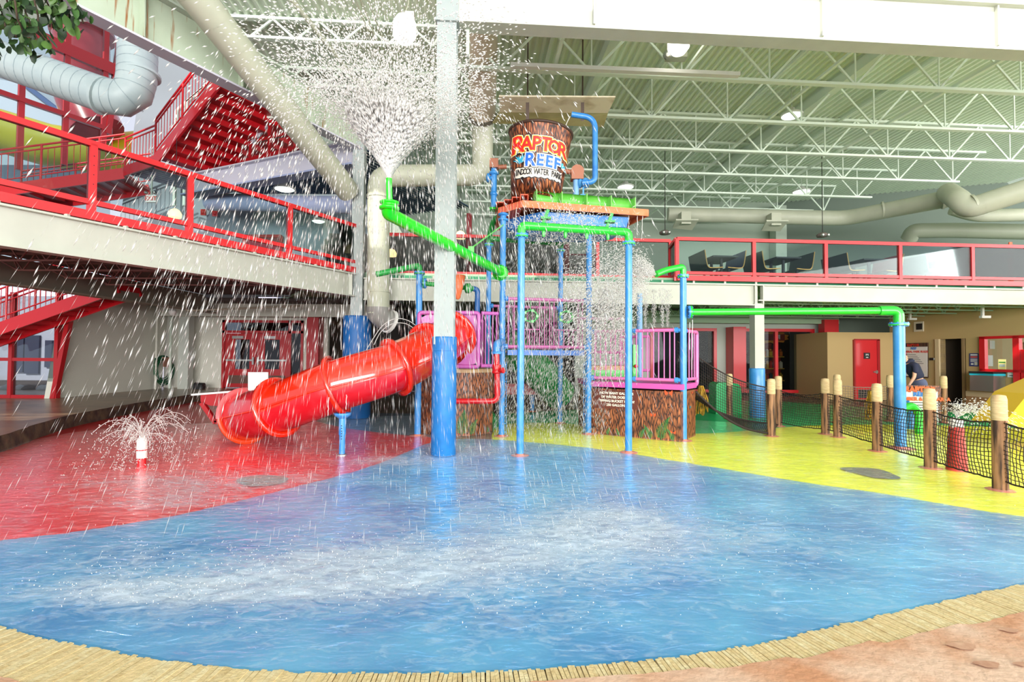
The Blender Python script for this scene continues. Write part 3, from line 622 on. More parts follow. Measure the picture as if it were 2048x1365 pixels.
# angled wall: from behind the block toward the lens at right
wa = P(1790, 800, 18.9); wb_ = P(2029, 815, 15.0); wd = (Vector((wb_.x, wb_.y, 0)) - Vector((wa.x, wa.y, 0))).normalized(); wn_ = Vector((wd.y, -wd.x, 0)); wo = Vector((wa.x, wa.y, 0))
if wn_.dot(-wo) < 0: wn_ = -wn_
def WP(x, y, off=0.0): return PL(x, y, wo + wn_ * off, wn_)
def wseg(x0, x1, z0_, z1_, t=.2, off=0, mb=None):
    a = WP(x0, 720); b = WP(x1, 720); a.z = b.z = 0; a += wn_ * off; b += wn_ * off
    return (mb or MB()).prism([a + Z * z0_, b + Z * z0_, b + Z * z1_, a + Z * z1_], -wn_ * t)
HT = 3.35; tw = MB(); d0x, d1x = 1881, 1932; wx0, wx1 = 1964, 2100; dzt2 = WP(1905, 678).z; wz0 = WP(1985, 742).z; wz1 = WP(1985, 675).z
wseg(1780, d0x, 0, HT, mb=tw); wseg(d0x, d1x, dzt2, HT, mb=tw); wseg(d1x, wx0, 0, HT, mb=tw); wseg(wx0, wx1, 0, wz0, mb=tw); wseg(wx0, wx1, wz1, HT, mb=tw); wseg(wx1, 2500, 0, HT, mb=tw)
struct('wall_right', tw, M_tan)
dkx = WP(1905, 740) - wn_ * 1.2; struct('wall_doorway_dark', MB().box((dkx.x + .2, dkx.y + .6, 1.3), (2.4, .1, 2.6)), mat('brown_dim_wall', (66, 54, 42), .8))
jb = wseg(1873, 1881, 0, dzt2, .25, .06); struct('trim_3', jb, M_tanl)
bs = struct('baseboard_right', wseg(1932, 2030, .0, .34, .03, .03), mat('brown_tile', (176, 136, 92), .6, rgb2=(160, 120, 80), vs=3)); part('tile_cap', wseg(1932, 2030, .34, .50, .03, .035), M_tanl, bs)
# office window with red frame, right
ow = thing('window_4', None, None, WP(2000, 742), kind='structure')
for (x0, x1, za, zb2) in ((1963, 1974, wz0 - .02, wz1 + .02), (2030, 2043, 0, wz1 + .02), (2046, 2060, 0, 1.8)): part('window_frame', wseg(x0, x1, za, zb2, .12, .08), M_redrail, ow)
for za, zb2 in ((wz0 - .03, wz0 + .05), (wz1 - .05, wz1 + .03)): part('window_frame', wseg(1963, 2100, za, zb2, .12, .08), M_redrail, ow)
part('pane', wseg(1972, 2100, wz0 + .05, wz1 - .05, .01, -.05), M_glass, ow)
ib = WP(2010, 715) - wn_ * 1.6; struct('wall_office', MB().box((ib.x + .5, ib.y + 1.0, 1.5), (4.5, .1, 3)), mat('office_tan', (168, 140, 100), .8))
# papers in the office
wbd = thing('whiteboard', 'grey whiteboard on the office back wall', 'whiteboard', (ib.x + .6, ib.y + .9, 1.3)); part('board', MB().box((ib.x + .75, ib.y + .92, 1.72), (1.1, .03, .62)), mat('board_grey', (176, 178, 186), .5), wbd); part('board_frame', MB().box((ib.x + .75, ib.y + .93, 2.05), (1.16, .04, .04)).box((ib.x + .75, ib.y + .93, 1.40), (1.16, .04, .04)).box((ib.x + .18, ib.y + .93, 1.72), (.04, .04, .7)), M_black, wbd)
for i, (px_, py_, w_, h_, cc_) in enumerate([(1979, 722, .2, .34, (220, 216, 210)), (1984, 690, .16, .26, (196, 190, 176))]):
    p = WP(px_, py_, -.35); solo('posted_paper', MB().box(p, (w_, .02, h_)), mat('paper_%d' % i, cc_, .8), ['white paper sheet low inside the office window', 'hanging grey sheet high inside the office window'][i], 'paper')
# items on the angled wall
def wbox(name, x0, x1, y0, y1, t, off, m, parent=None):
    a = WP(x0, y1, off); b = WP(x1, y1, off); c_ = WP(x1, y0, off); d_ = WP(x0, y0, off); b.z = a.z; c_.z = d_.z; return MB().prism([a, b, c_, d_], wn_ * t)
ps = thing('safety_poster', 'navy notice poster between the dark doorway and office window', 'poster', WP(1948, 733)); 
part('poster_sheet', wbox('', 1939, 1957, 707, 733, .01, .01, 0), mat('navy_print', (52, 62, 120), .6), ps); part('poster_text_band', wbox('', 1941, 1955, 709, 711.5, .004, .021, 0), M_white, ps); part('poster_text_band', wbox('', 1941, 1955, 713, 716, .004, .021, 0), mat('salmon', (214, 96, 86), .6), ps)
for y_ in (718, 720.5, 723): part('poster_text_band', wbox('', 1941, 1955, y_, y_ + 1.2, .004, .021, 0), M_white, ps)
part('poster_emblem', wbox('', 1942, 1947, 727, 730, .004, .021, 0), M_white, ps); part('poster_box', wbox('', 1949, 1955, 725, 731, .004, .021, 0), mat('pale_print', (200, 200, 190), .6), ps)
yp = thing('yellow_notice', 'yellow and white notice stuck on the lower office window', 'poster', WP(2004, 738)); part('notice_sheet', wbox('', 1997, 2012, 719, 739, .01, .10, 0), mat('cream_notice', (236, 226, 150), .6), yp); part('notice_band', wbox('', 1998, 2011, 724, 726, .004, .112, 0), mat('notice_green', (40, 140, 60), .6), yp); part('notice_band', wbox('', 1999, 2010, 729, 734, .004, .112, 0), mat('notice_blue', (190, 200, 200), .6), yp)
vt = thing('air_vent', 'square dark vent with white frame high on tan wall', 'vent', WP(1839, 663)); part('vent_frame', wbox('', 1829, 1848, 644.5, 664, .03, .01, 0), mat('cream_frame', (226, 214, 190), .6), vt); part('vent_grille', wbox('', 1832.5, 1844.5, 648, 660, .01, .045, 0), M_dark, vt)
# rules board
rbd = thing('rules_board', 'park rules board with wooden border on tan wall behind person', 'sign', WP(1836, 754)); part('board_border', wbox('', 1805, 1857, 687, 754, .04, .02, 0), mat('dark_bark_print', (92, 62, 46), .7, rgb2=(52, 36, 28), vs=14, stretch=(1, 1, .2)), rbd); part('board_face', wbox('', 1808, 1855, 694.5, 752, .01, .062, 0), M_white, rbd)
ex = -wd if (-wd).x > 0 else wd
def wtext(t, x, y, size, m, parent, off=.076, lift=0.0, name='lettering', exf=ex):
    c = WP(x, y, off); part(name, on_plane(text_mb(t, size, .006 * size / .2), c, exf, Z, lift), m, parent)
M_txr = mat('print_red', (210, 50, 36), .6); M_txk = mat('print_dark', (70, 66, 70), .6); M_txb = mat('print_blue', (50, 120, 200), .6); M_txo = mat('print_orange', (226, 100, 44), .6)
EX = wd if wd.x > 0 else -wd
wtext('GENERAL PARK RULES', 1829, 704, .10, M_txr, rbd, exf=EX); wtext('RAPTOR', 1826, 691, .12, M_txr, rbd, .085, exf=EX); wtext('REEF', 1827, 697.5, .11, M_txb, rbd, .085, exf=EX)
for i in range(12):
    y_ = 709 + i * 3.5; part('text_line', wbox('', 1811, 1820 + (i * 37 % 17) + 12, y_, y_ + .9, .003, .074, 0), M_txk, rbd)
kp = thing('wall_keypad', 'small black wall panel beside the dark doorway', 'switch', WP(1865, 721)); part('plate', wbox('', 1860.5, 1867, 716, 721, .03, .01, 0), M_black, kp); part('switch', wbox('', 1868.5, 1871, 716.5, 720.5, .03, .01, 0), M_white, kp)
# ice machine / wall cooler
im = thing('wall_cooler', 'brushed steel wall cooler box with black lid and turquoise stripe', 'cooler', WP(1987, 781)); part('cabinet', wbox('', 1963, 2011, 750, 781, .42, .02, 0), M_metal, im); part('stripe', wbox('', 1962.5, 2011.5, 746.5, 750.5, .43, .02, 0), mat('turquoise', (40, 176, 200), .5), im); part('lid', wbox('', 1962, 2012, 743, 746.5, .45, .02, 0), M_black, im); part('badge', wbox('', 2002, 2011, 777, 780.5, .01, .441, 0), M_white, im)
pp = thing('wall_plate', 'small white plate under the office window', 'notice', WP(2023, 755)); part('plate', wbox('', 2016, 2029, 744, 755, .02, .01, 0), M_white, pp); part('plate_text', wbox('', 2019, 2026, 751, 752.5, .005, .031, 0), M_txk, pp)
# ceiling cameras under the balcony
for i, (cx_, cy_, Yc) in enumerate([(1820, 628, 17.5), (1965, 622, 14.9)]):
    p = P(cx_, cy_, Yc); t = thing('ceiling_bracket', ['white pipe-mounted sensor near the vent on tan wall', 'white pipe-mounted sensor above the office window'][i], 'sensor', p); part('drop_rod', MB().beam((p.x, p.y, p.z - .18), (p.x, p.y, 3.35), .06, .06), M_white, t); part('sensor_head', MB().box((p.x + .07, p.y, p.z - .18), (.26, .1, .07)), M_white, t)
# ============================================================ ROOF OVER THE FOREGROUND (unseen, added to cut sky light from above)
rf = MB()
def slab(mb, x0, x1, y0, y1, z=9.5, t=.15): mb.box(((x0 + x1) / 2, (y0 + y1) / 2, z), (x1 - x0, y1 - y0, t))
slab(rf, -6, 24, -16, 4.6); slab(rf, -24, -6, -.9, 12.0); slab(rf, -24, -15.1, -16, -.9); slab(rf, -13.5, -6, -16, -.9); slab(rf, -15.1, -13.5, -16, -2.3)  # gap and hole shaped to let sun onto the beam and left deck
for k_ in range(3): rf.beam((-15.2, -2.2 + .5 * k_, 9.5), (-13.4, -1.9 + .5 * k_, 9.5), .07, .07)
part('roof_front', rf, M_deck, ceil)

# ============================================================ LEFT BALCONY
lb = thing('left_balcony_beam', 'cream steel beam carrying the left balcony, running back to the rear column', 'beam', C2 + LN * 0 + Z * 2.9)
pa = C2 - LW * .2; pb_ = C2 - LW * 9.5
part('web', MB().beam(pa + Z * 3.195, pb_ + Z * 3.195, .04, .50), M_steel, lb); part('top_flange', MB().beam(pa + Z * 3.455, pb_ + Z * 3.455, .22, .03), M_steel, lb); part('bottom_flange', MB().beam(pa + Z * 2.93, pb_ + Z * 2.93, .22, .03), M_steel, lb)
ep = part('end_plate', MB().box(C2 - LW * .26 + Z * 3.2 + LN * .04, (.02, .02, .5)).beam(C2 - LW * .3 + LN * .03 + Z * 2.95, C2 - LW * .3 + LN * .03 + Z * 3.44, .12, .02), M_steel, lb)
for i in range(6): part('bolt', MB().lathe(C2 - LW * .27 + LN * .05 + Z * (3.0 + i * .075), [(.014, 0), (.014, .012), (.006, .016)], 6, axis=LN), M_steel, lb)
lr = thing('balcony_railing', 'red glass-panelled railing along the left balcony, rising toward top left', 'railing', C2 - LW * 4 + Z * 3.5)
def tL(x): return (LP(x, 500) - L0).dot(LW)
ts = [tL(716), tL(578), tL(377), tL(180), tL(-60)]; a = L0 + LW * ts[0]; b = L0 + LW * ts[-1]
glass_rail(lr, a, b, 3.565, 3.765, 4.635, 0, [(x - ts[0]) / (ts[-1] - ts[0]) for x in ts], wp=.09)
for x in (180,):
    p = L0 + LW * tL(x)
    for i in range(6): part('screw', MB().lathe(p - LN * 0 + LN * .045 + Z * (3.75 + i * .14), [(.008, 0), (.006, .006)], 6, axis=LN), M_dark, lr)
M_clip = M_steel
lc = thing('balcony_edge_angle', 'brown gap strip with clips under the left balcony red rail', 'trim', L0 - LW * 3 + Z * 3.47)
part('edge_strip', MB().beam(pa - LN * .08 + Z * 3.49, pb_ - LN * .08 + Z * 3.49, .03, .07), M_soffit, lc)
for i in range(10): p = L0 - LW * (.6 + i * .74); part('clip', MB().box(p + LN * .05 + Z * 3.485, (.05, .05, .04)), M_steel, lc)
# deck of the left balcony and upper left floor
XI = -10.3
fl = MB(); fl.prism([pa - LN * .12 + Z * 3.5, pb_ - LN * .12 + Z * 3.5, Vector((XI, pb_.y, 3.5)), Vector((XI, 14.6, 3.5)), Vector((XI, 17.1, 3.5)), Vector((-5.6, 17.1, 3.5)), Vector((-5, 12.9, 3.5))], (0, 0, .06))
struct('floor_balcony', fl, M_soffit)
ib2 = thing('inner_beam', 'brown-grey beam along the far edge of the left balcony underside', 'beam', (XI, 9, 2.9))
part('web', MB().box((XI, 11.3, 3.2), (.05, 12.6, .56)), mat('taupe_beam', (132, 122, 108), .7), ib2); part('bottom_flange', MB().box((XI, 11.3, 2.92), (.26, 12.6, .035)), mat('taupe_flange', (150, 140, 124), .6), ib2)
M_trs = mat('brown_truss', (120, 72, 66), .6)
for i in range(8):
    p = L0 - LW * (.8 + i * 1.15); xx = Vector((XI + .1, p.y + .25, 0)); 
    t = thing('balcony_joist', 'thin brown open-web joist under the left balcony, %s from the rear column' % (ords + ['eighth'])[i], 'floor joist', p.lerp(xx, .5) + Z * 3.1, 'joists under the left balcony')
    p = p - LN * .2; bar('top_chord', p + Z * 3.44, xx + Z * 3.44, .05, .04, M_trs, t); d = xx - p; bar('bottom_chord', p + d * .12 + Z * 3.12, xx - d * .12 + Z * 3.12, .03, .03, M_trs, t)
    n = max(2, int(d.length / .45)); 
    for k in range(n): q0, q1, q2 = k / n, (k + .5) / n, (k + 1) / n; q1 = min(max(q1, .13), .87); bar('web', p + d * q0 + Z * 3.44, p + d * q1 + Z * 3.12, .02, .02, M_trs, t); bar('web', p + d * q1 + Z * 3.12, p + d * q2 + Z * 3.44, .02, .02, M_trs, t)
# rear beam over the doors and soffit between
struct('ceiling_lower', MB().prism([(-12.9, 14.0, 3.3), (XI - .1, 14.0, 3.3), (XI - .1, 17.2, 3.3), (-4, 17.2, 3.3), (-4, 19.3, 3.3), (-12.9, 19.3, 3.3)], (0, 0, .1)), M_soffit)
db = thing('door_beam', 'grey beam above the double red doors', 'beam', (P(560, 620, 18).x, 18, 2.9)); p0 = P(330, 622, 18.2); p1 = P(712, 600, 18.2); part('web', MB().beam((-12.6, 18.2, 3.08), (-4.2, 18.2, 3.08), .06, .46), M_wallw, db); part('bottom_flange', MB().beam((-12.6, 18.2, 2.86), (-4.2, 18.2, 2.86), .2, .03), M_wallw, db)
# pipes and small things at the stucco wall
def pipe(name, pts, r, m, label, cat='pipe', fr=.08, group=None): return solo(name, MB().tube(fillet(pts, fr, 4), r, 10), m, label, cat, group)
pipe('conduit', [(-12.5, 18.0, .25), (-12.5, 18.0, 3.2)], .035, M_wallw, 'slim cream pipe standing left of the grey corner post by hose')
pipe('conduit', [(-12.4, 18.6, .25), (-12.4, 18.6, 3.2)], .05, M_steelg, 'thicker grey pipe in the corner left of the red doors')
solo('corner_post', MB().box((P(372, 700, 18.4).x, 18.4, 1.7), (.36, .3, 2.9)), mat('pale_grey_post', (176, 180, 172), .7), 'pale grey square post between the hose and the red doors', 'post')
pipe('sprinkler_pipe', [P(372, 590, 16), P(372, 622, 16), P(600, 612, 16.5)], .035, mat('taupe_pipe', (150, 138, 120), .6), 'bent grey pipe under the balcony soffit above the hose')
hc = pw(319, 735); hs = thing('garden_hose', 'coiled green garden hose hanging on the cream wall', 'hose', (hc.x + .1, hc.y, hc.z))
M_hose = mat('hose_green', (20, 84, 52), .5)
for i in range(9):
    rr = .40 + .03 * (i % 3) + .02 * i / 9; e = .02 * i; cyy = hc.y + .05 * math.sin(i * 2.1); czz = hc.z - .02 * i
    part('hose_loop', MB().tube([(hc.x + .12 + .012 * i, cyy + rr * math.cos(g) * (1 + .06 * math.sin(3 * g + i)), czz + rr * math.sin(g) * 1.0) for g in [k * 2 * math.pi / 28 for k in range(29)]], .018, 6, cap=False), M_hose, hs)
part('hose_end', MB().tube([(hc.x + .2, hc.y - .42, hc.z + .25), (hc.x + .2, hc.y - .5, hc.z + .33), (hc.x + .2, hc.y - .62, hc.z + .12)], .02, 8), M_hose, hs)
part('hose_hanger', MB().box((hc.x + .18, hc.y + .02, hc.z + .3), (.22, .34, .12), 0).box((hc.x + .24, hc.y, hc.z + .17), (.03, .3, .3)), mat('rusty_hanger', (150, 104, 88), .6), hs)
solo('door_mat_roll', MB().tube([P(390, 772, 18.3), P(408, 773, 18.3)], .12, 12).box(P(398, 776, 18.2), (.35, .16, .1)), M_black, 'black bundle on the deck left of the red doors', 'bag')
p = P(345, 625, 16.8); cmx = thing('dome_camera', 'small round security camera on a bracket above the hose', 'camera', p); part('bracket', MB().beam(p + Vector((-.5, .3, .12)), p, .04, .04), M_steelg, cmx); part('camera_dome', MB().lathe(p, [(.01, -.12), (.09, -.08), (.12, 0), (.1, .08), (.02, .1)], 12), M_white, cmx)

# ============================================================ STAIRS
M_sred = mat('stair_red', (206, 24, 36), .35, coat=.3); M_sredd = mat('stair_red_dark', (180, 18, 26), .4)
def stair(t, A, hd, wd_, width, pitch, L, n, rail=True, rail_h=.95, spacing=.16, both=False):
    A = Vector(A); hd = Vector(hd).normalized(); wd_ = Vector(wd_).normalized(); s_ = (hd * math.cos(pitch) + Z * math.sin(pitch)); up = s_.cross(wd_); up = up if up.z > 0 else -up
    for k, o_ in enumerate((Vector((0, 0, 0)), wd_ * width)): part('stringer', MB().beam(A + o_, A + o_ + s_ * L, .06, .32, up=up), M_sred, t)
    for i in range(n):
        c = A + s_ * (L * (i + .5) / n) + wd_ * width / 2; run = L * math.cos(pitch) / n; rise = L * math.sin(pitch) / n
        part('tread', MB().beam(c - wd_ * (width / 2 - .03), c + wd_ * (width / 2 - .03), run * 1.05, .04, up=Z), M_sredd, t)
        cr = c + hd * run / 2 + Z * rise / 2; part('riser', MB().beam(cr - wd_ * (width / 2 - .03), cr + wd_ * (width / 2 - .03), .02, rise, up=Z), M_sred, t)
    if rail:
        for o_ in ([Vector((0, 0, 0))] + ([wd_ * width] if both else [])):
            b0 = A + o_ + Z * .22; rod('handrail', b0 + Z * rail_h, b0 + s_ * L + Z * rail_h, .028, M_sred, t); rod('top_rail', b0 + Z * (rail_h - .12), b0 + s_ * L + Z * (rail_h - .12), .022, M_sred, t); rod('bottom_rail', b0 + Z * .08, b0 + s_ * L + Z * .08, .018, M_sred, t)
            m_ = int(L / spacing)
            for i in range(m_ + 1):
                q = b0 + s_ * (L * i / m_); r_ = .028 if i % 9 == 0 else .009
                rod('baluster' if i % 9 else 'rail_post', q + Z * (.08 if i % 9 else -.1), q + Z * (rail_h - .12 if i % 9 else rail_h), r_, M_sred, t)
def flatrail(t, pts, z0, h=.95, spacing=.16):
    pts = [Vector(p) for p in pts]
    for a_, b_ in zip(pts[:-1], pts[1:]):
        L = (b_ - a_).length; n = max(1, int(L / spacing)); rod('handrail', a_ + Z * h, b_ + Z * h, .028, M_sred, t); rod('top_rail', a_ + Z * (h - .12), b_ + Z * (h - .12), .022, M_sred, t); rod('bottom_rail', a_ + Z * .1, b_ + Z * .1, .018, M_sred, t)
        for i in range(n + 1):
            q = a_.lerp(b_, i / n); rod('rail_post' if i in (0, n) else 'baluster', q + Z * (0 if i in (0, n) else .1), q + Z * (h if i in (0, n) else h - .12), .028 if i in (0, n) else .009, M_sred, t)
A2 = P(310, 322, 14); us_ = thing('upper_stair', 'big red steel stair flight seen from below at upper left', 'stairs', A2)
hd2 = Vector((.87, -.5, 0)); wd2 = Vector((.5, .866, 0))
stair(us_, A2, hd2, wd2, 1.83, math.radians(26), 4.3, 12)
# landing
ld2 = thing('stair_landing', 'red-edged landing with rail between the two upper stair flights', 'stairs', A2 - hd2 * 1.2)
l0 = A2 + Z * -.05; q = [l0, l0 - hd2 * 1.7, l0 - hd2 * 1.7 + wd2 * 2.4, l0 + wd2 * 2.4 + hd2 * .3, l0 + wd2 * 1.9 + hd2 * .3]
part('floor_plate', MB().prism(q, (0, 0, .05)), mat('lavender_deck', (150, 146, 176), .6), ld2)
for k in range(9): 
    o1 = l0 - hd2 * (.1 + k * .18) - Z * .03; part('deck_rib', MB().beam(o1 + wd2 * .05, o1 + wd2 * 2.35, .06, .04), mat('lavender_rib', (176, 174, 200), .6), ld2)
part('fascia', MB().beam(l0 + Z * .05, l0 - hd2 * 1.75 + Z * .05, .05, .28).beam(l0 + wd2 * 2.4 + Z * .05, l0 - hd2 * 1.75 + wd2 * 2.4 + Z * .05, .05, .28).beam(l0 - Z * .08, l0 + wd2 * 1.83 - Z * .08, .05, .16), M_sred, ld2)
flatrail(ld2, [l0 + Z * .1, l0 - hd2 * 1.7 + Z * .1], 0); flatrail(ld2, [l0 + wd2 * 2.4 + Z * .1, l0 - hd2 * 1.7 + wd2 * 2.4 + Z * .1], 0)
A1 = P(-40, 388, 14.2); E1 = l0 - hd2 * 1.75; dv = E1 - A1; hv = Vector((dv.x, dv.y, 0)); pt = math.atan2(dv.z, hv.length)
us1 = thing('upper_stair', 'red stair flight climbing from the left edge to the landing', 'stairs', A1); stair(us1, A1, hv, Vector((-hv.y, hv.x, 0)), 1.5, pt, dv.length, 11, both=True)
# lower left stair
A3 = P(-90, 690, 13.3); E3 = P(236, 574, 13.3); dv = E3 - A3; ls_ = thing('lower_stair', 'red stair flight with balusters at the left edge under the balcony', 'stairs', A3)
stair(ls_, A3, Vector((dv.x, dv.y, 0)), Vector((0, 1, 0)), .8, math.atan2(dv.z, dv.x), dv.length, 12, both=True, spacing=.15)

# ============================================================ UPPER LEFT GLAZING, WALLS
F0 = Vector((-14.2, 15.0, 0))
def FP(x, y): return PL(x, y, F0, LN)
fw = thing('window_5', None, None, FP(100, 300), kind='structure')
for x, y0, y1 in ((38, 60, 340), (128, -200, 330), (206, 30, 300)): a = FP(x, y1); b = FP(x, y0); b.x, b.y = a.x, a.y; bar('mullion', a, b, .11, .14, M_dred, fw, up=LW)
for (xa, ya, xb, yb, w_) in ((-60, 158, 210, 262, .14), (-60, 15, 242, 146, .38)): a = FP(xa, ya); b = FP(xb, yb); b.z = a.z = (a.z + b.z) / 2; bar('transom_bar', a, b, .14, w_, M_dred, fw)
bar('mullion', FP(215, 268), FP(243, 60), .16, .16, M_dred, fw, up=LW)
sf = thing('white_soffit', 'white sloping soffit above the upper left glass wall', 'trim', FP(190, 20)); a = FP(60, -60); b = FP(246, 62); a.z = b.z = FP(180, 20).z + .3; part('board', MB().beam(a, b, 1.4, .12), M_wall, sf); part('edge_trim', MB().beam(a + LN * .7 - Z * .05, b + LN * .7 - Z * .05, .06, .22), M_lav, sf)
a = FP(-60, 400); b = FP(225, 300); z_lo, z_hi = 3.4, 13
part('pane', MB().prism([Vector((a.x, a.y, z_lo)) - LN * .05, Vector((b.x, b.y, z_lo)) - LN * .05, Vector((b.x, b.y, z_hi)) - LN * .05, Vector((a.x, a.y, z_hi)) - LN * .05], LN * .01), M_glass, fw)
Y3 = 17.1; xL = P(238, 200, Y3).x
w3 = MB(); w3.prism([(xL - .2, Y3, 3.4), (-8.6, Y3, 3.4), (-8.6, Y3, 11), (xL + 1.0, Y3, 13), (xL + .4, Y3, 8)], (0, .2, 0)); struct('wall_stair', w3, mat('white_stair_wall', (134, 142, 150), .8))
struct('wall_upper_left', MB().box(((-8.6 - 4.6) / 2, Y3 + .1, 5.2), (4.0, .2, 3.5)), M_wallb)
for i, x in enumerate((352, 372)): p = P(x, 200, 16.8); pipe('wall_conduit', [(p.x, 16.85, 6.4), (p.x, 16.85, 9.6 + .3 * i), (p.x + .9, 16.85, 10.4 + .3 * i)], .06, M_wall, ['slim white pipe on the white wall behind the stair', 'second white pipe right of the slim pipe behind the stair'][i])
# level-2 ceiling behind the cross beam
c0, c1_ = C2 + cdn * .2, C2 + cdn * 6.2
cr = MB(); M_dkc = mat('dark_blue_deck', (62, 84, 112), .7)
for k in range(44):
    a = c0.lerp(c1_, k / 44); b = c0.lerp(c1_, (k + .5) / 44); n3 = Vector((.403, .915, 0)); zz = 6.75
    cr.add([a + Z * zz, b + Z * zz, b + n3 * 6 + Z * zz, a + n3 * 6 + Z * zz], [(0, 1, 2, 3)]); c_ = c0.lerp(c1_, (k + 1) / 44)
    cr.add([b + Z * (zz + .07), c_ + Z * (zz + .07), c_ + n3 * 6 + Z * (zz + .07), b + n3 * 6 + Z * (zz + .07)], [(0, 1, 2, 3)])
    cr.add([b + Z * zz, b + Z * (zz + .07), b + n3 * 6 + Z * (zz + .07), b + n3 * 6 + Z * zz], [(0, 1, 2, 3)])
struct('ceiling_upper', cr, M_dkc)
# clerestory window above the cross beam
CP0 = C2 + n3 * .5
def CP(x, y): return PL(x, y, CP0, n3)
cw = thing('window_6', None, None, CP(540, 300), kind='structure')
bar('sill_bar', CP(478, 326), CP(632, 288), .1, .12, M_dred, cw); bar('transom_bar', CP(515, 283), CP(640, 252), .1, .08, M_dred, cw)
for x, ya, yb in ((503, 316, 285), (541, 309, 236), (581, 297, 240)): bar('mullion', CP(x, ya), CP(x, yb), .1, .1, M_dred, cw, up=n3)
bar('sloped_bar', CP(498, 292), CP(556, 228), .1, .06, M_lav, cw, up=n3)
part('pane', MB().prism([CP(478, 322), CP(640, 288), CP(640, 215), CP(500, 215)], n3 * .01), M_glass, cw)
solo('yellow_outdoor_slide', MB().tube([P(-200, 215, 24), P(0, 262, 24), P(100, 292, 24), P(230, 312, 24), P(340, 300, 25)], 1.0, 18), mat('yellow_fibreglass', (206, 182, 24), .4), 'yellow slide tube outside the upper left windows', 'slide')
solo('orange_outdoor_slide', MB().tube([P(500, 330, 26), P(545, 285, 26), P(600, 272, 26), P(660, 300, 26)], .7, 14), mat('pale_orange_fibreglass', (232, 186, 90), .4), 'pale orange slide tube outside the clerestory window', 'slide')
rs_ = thing('red_outdoor_slide', 'large crimson slide tube standing outside the upper left windows', 'slide', P(170, 240, 22))
M_crim = mat('crimson_fibreglass', (150, 26, 40), .25, rgb2=(200, 60, 70), vs=.8, coat=.6)
part('tube', MB().tube(fillet([P(135, -120, 22), P(165, 60, 22), P(160, 190, 22), P(195, 262, 22)], 2.2, 8), 1.0, 22), M_crim, rs_); part('tube_flange', MB().tube([P(166, 66, 22), P(166.5, 72, 22)], 1.16, 24), M_crim, rs_)
ob = thing('outdoor_building', 'white gabled building outside the upper left windows', 'building', P(60, 260, 34)); ob.location.z = 0; OFF[ob.name] = Vector(ob.location)
part('gable_wall', MB().prism([P(-200, 330, 34), P(215, 330, 34), P(170, 262, 34), P(46, 168, 34), P(-200, 120, 34)], (0, 4, 0)), mat('outdoor_white', (196, 198, 212), .8), ob)
part('roof_edge', MB().beam(P(46, 166, 33.8), P(175, 266, 33.8), .3, .25), mat('slate_blue', (70, 90, 140), .6), ob)
part('lower_wall', MB().box((P(90, 330, 33).x, 33, 4.2), (14, .4, 8.4)), mat('outdoor_grey', (186, 190, 206), .8), ob)

# hanging plant top left
hp = thing('hanging_plant', 'dark leafy plant hanging into the top left corner', 'plant', P(20, 0, 3.6))
M_leaf = [mat('leaf_%d' % i, c_, .5) for i, c_ in enumerate([(28, 58, 20), (44, 80, 26), (20, 42, 18), (64, 96, 36)])]
lm = []
for m_ in M_leaf:
    b = MB(); L_ = [(-.0, 0), (.018, .02), (.022, .045), (.014, .068), (0, .08), (-.014, .068), (-.022, .045), (-.018, .02)]
    b.add([(x, y, -.25 * y * y * 20 * .02 - abs(x) * .25) for x, y in L_] + [(0, .04, .004)], [(8, i, (i + 1) % 8) for i in range(8)], True); me = b.mesh('leaf'); me.materials.append(m_); lm.append(me)
r = random.Random(21); stems = MB()
for s_ in range(13):
    x0 = -60 + s_ * 17 + r.uniform(-8, 8); reach = 40 + r.uniform(0, 60) - max(0, (x0 - 60)) * .55; pts = [P(x0 - 25, -60, 3.6 + r.uniform(-.3, .3))]
    for k in range(1, 6): pts.append(pts[0] + (P(x0 + 20 + r.uniform(-8, 8), reach, 3.6 + r.uniform(-.2, .2)) - pts[0]) * (k / 5) + Vector((r.uniform(-.02, .02), 0, 0)))
    stems.tube(pts, .006, 5)
    for k in range(20):
        q = r.uniform(.3, 1.02) * 5; i0 = min(4, int(q)); p = pts[i0].lerp(pts[i0 + 1], q - i0) + Vector((r.uniform(-.05, .05), r.uniform(-.08, .08), r.uniform(-.05, .03)))
        mw = Matrix.Translation(p) @ Euler((r.uniform(-2.4, -.6), r.uniform(-.6, .6), r.uniform(0, 6.28))).to_matrix().to_4x4() @ Matrix.Scale(r.uniform(.8, 1.35), 4)
        _place('leaf', lm[r.randrange(4)], hp, mw)
part('stem', stems, mat('bark_stem', (60, 44, 30), .8), hp)

# ============================================================ DUCTS
def duct(label, pts, r, m, seams=.35, name='air_duct', fr=.4, collars=(), k=4, ring=None, seamm=None):
    pts = [Vector(p) for p in pts]; t = thing(name, label, 'duct', pts[len(pts) // 2]); f = fillet(pts, fr, k)
    part('duct_body', MB().tube(f, r, 24), m, t)
    L = 0; sm_ = MB(); nx = seams; rr = r[0] if hasattr(r, '__len__') else r
    for a_, b_ in zip(f[:-1], f[1:]):
        l = (b_ - a_).length
        while nx < L + l:
            q = a_.lerp(b_, (nx - L) / l); d_ = (b_ - a_).normalized(); part('seam', MB().tube([q - d_ * .006, q + d_ * .006], rr * 1.012, 20, cap=False), seamm or m, t); nx += seams
        L += l
    for q, d_ in collars: q = Vector(q); d_ = Vector(d_).normalized(); part('collar', MB().tube([q - d_ * .03, q + d_ * .03], rr * 1.07, 24), m, t)
    return t
p1_, p2_ = P(-160, 62, 12.2), P(272, 213, 12.6); p3_ = P(281, -60, 12.9)
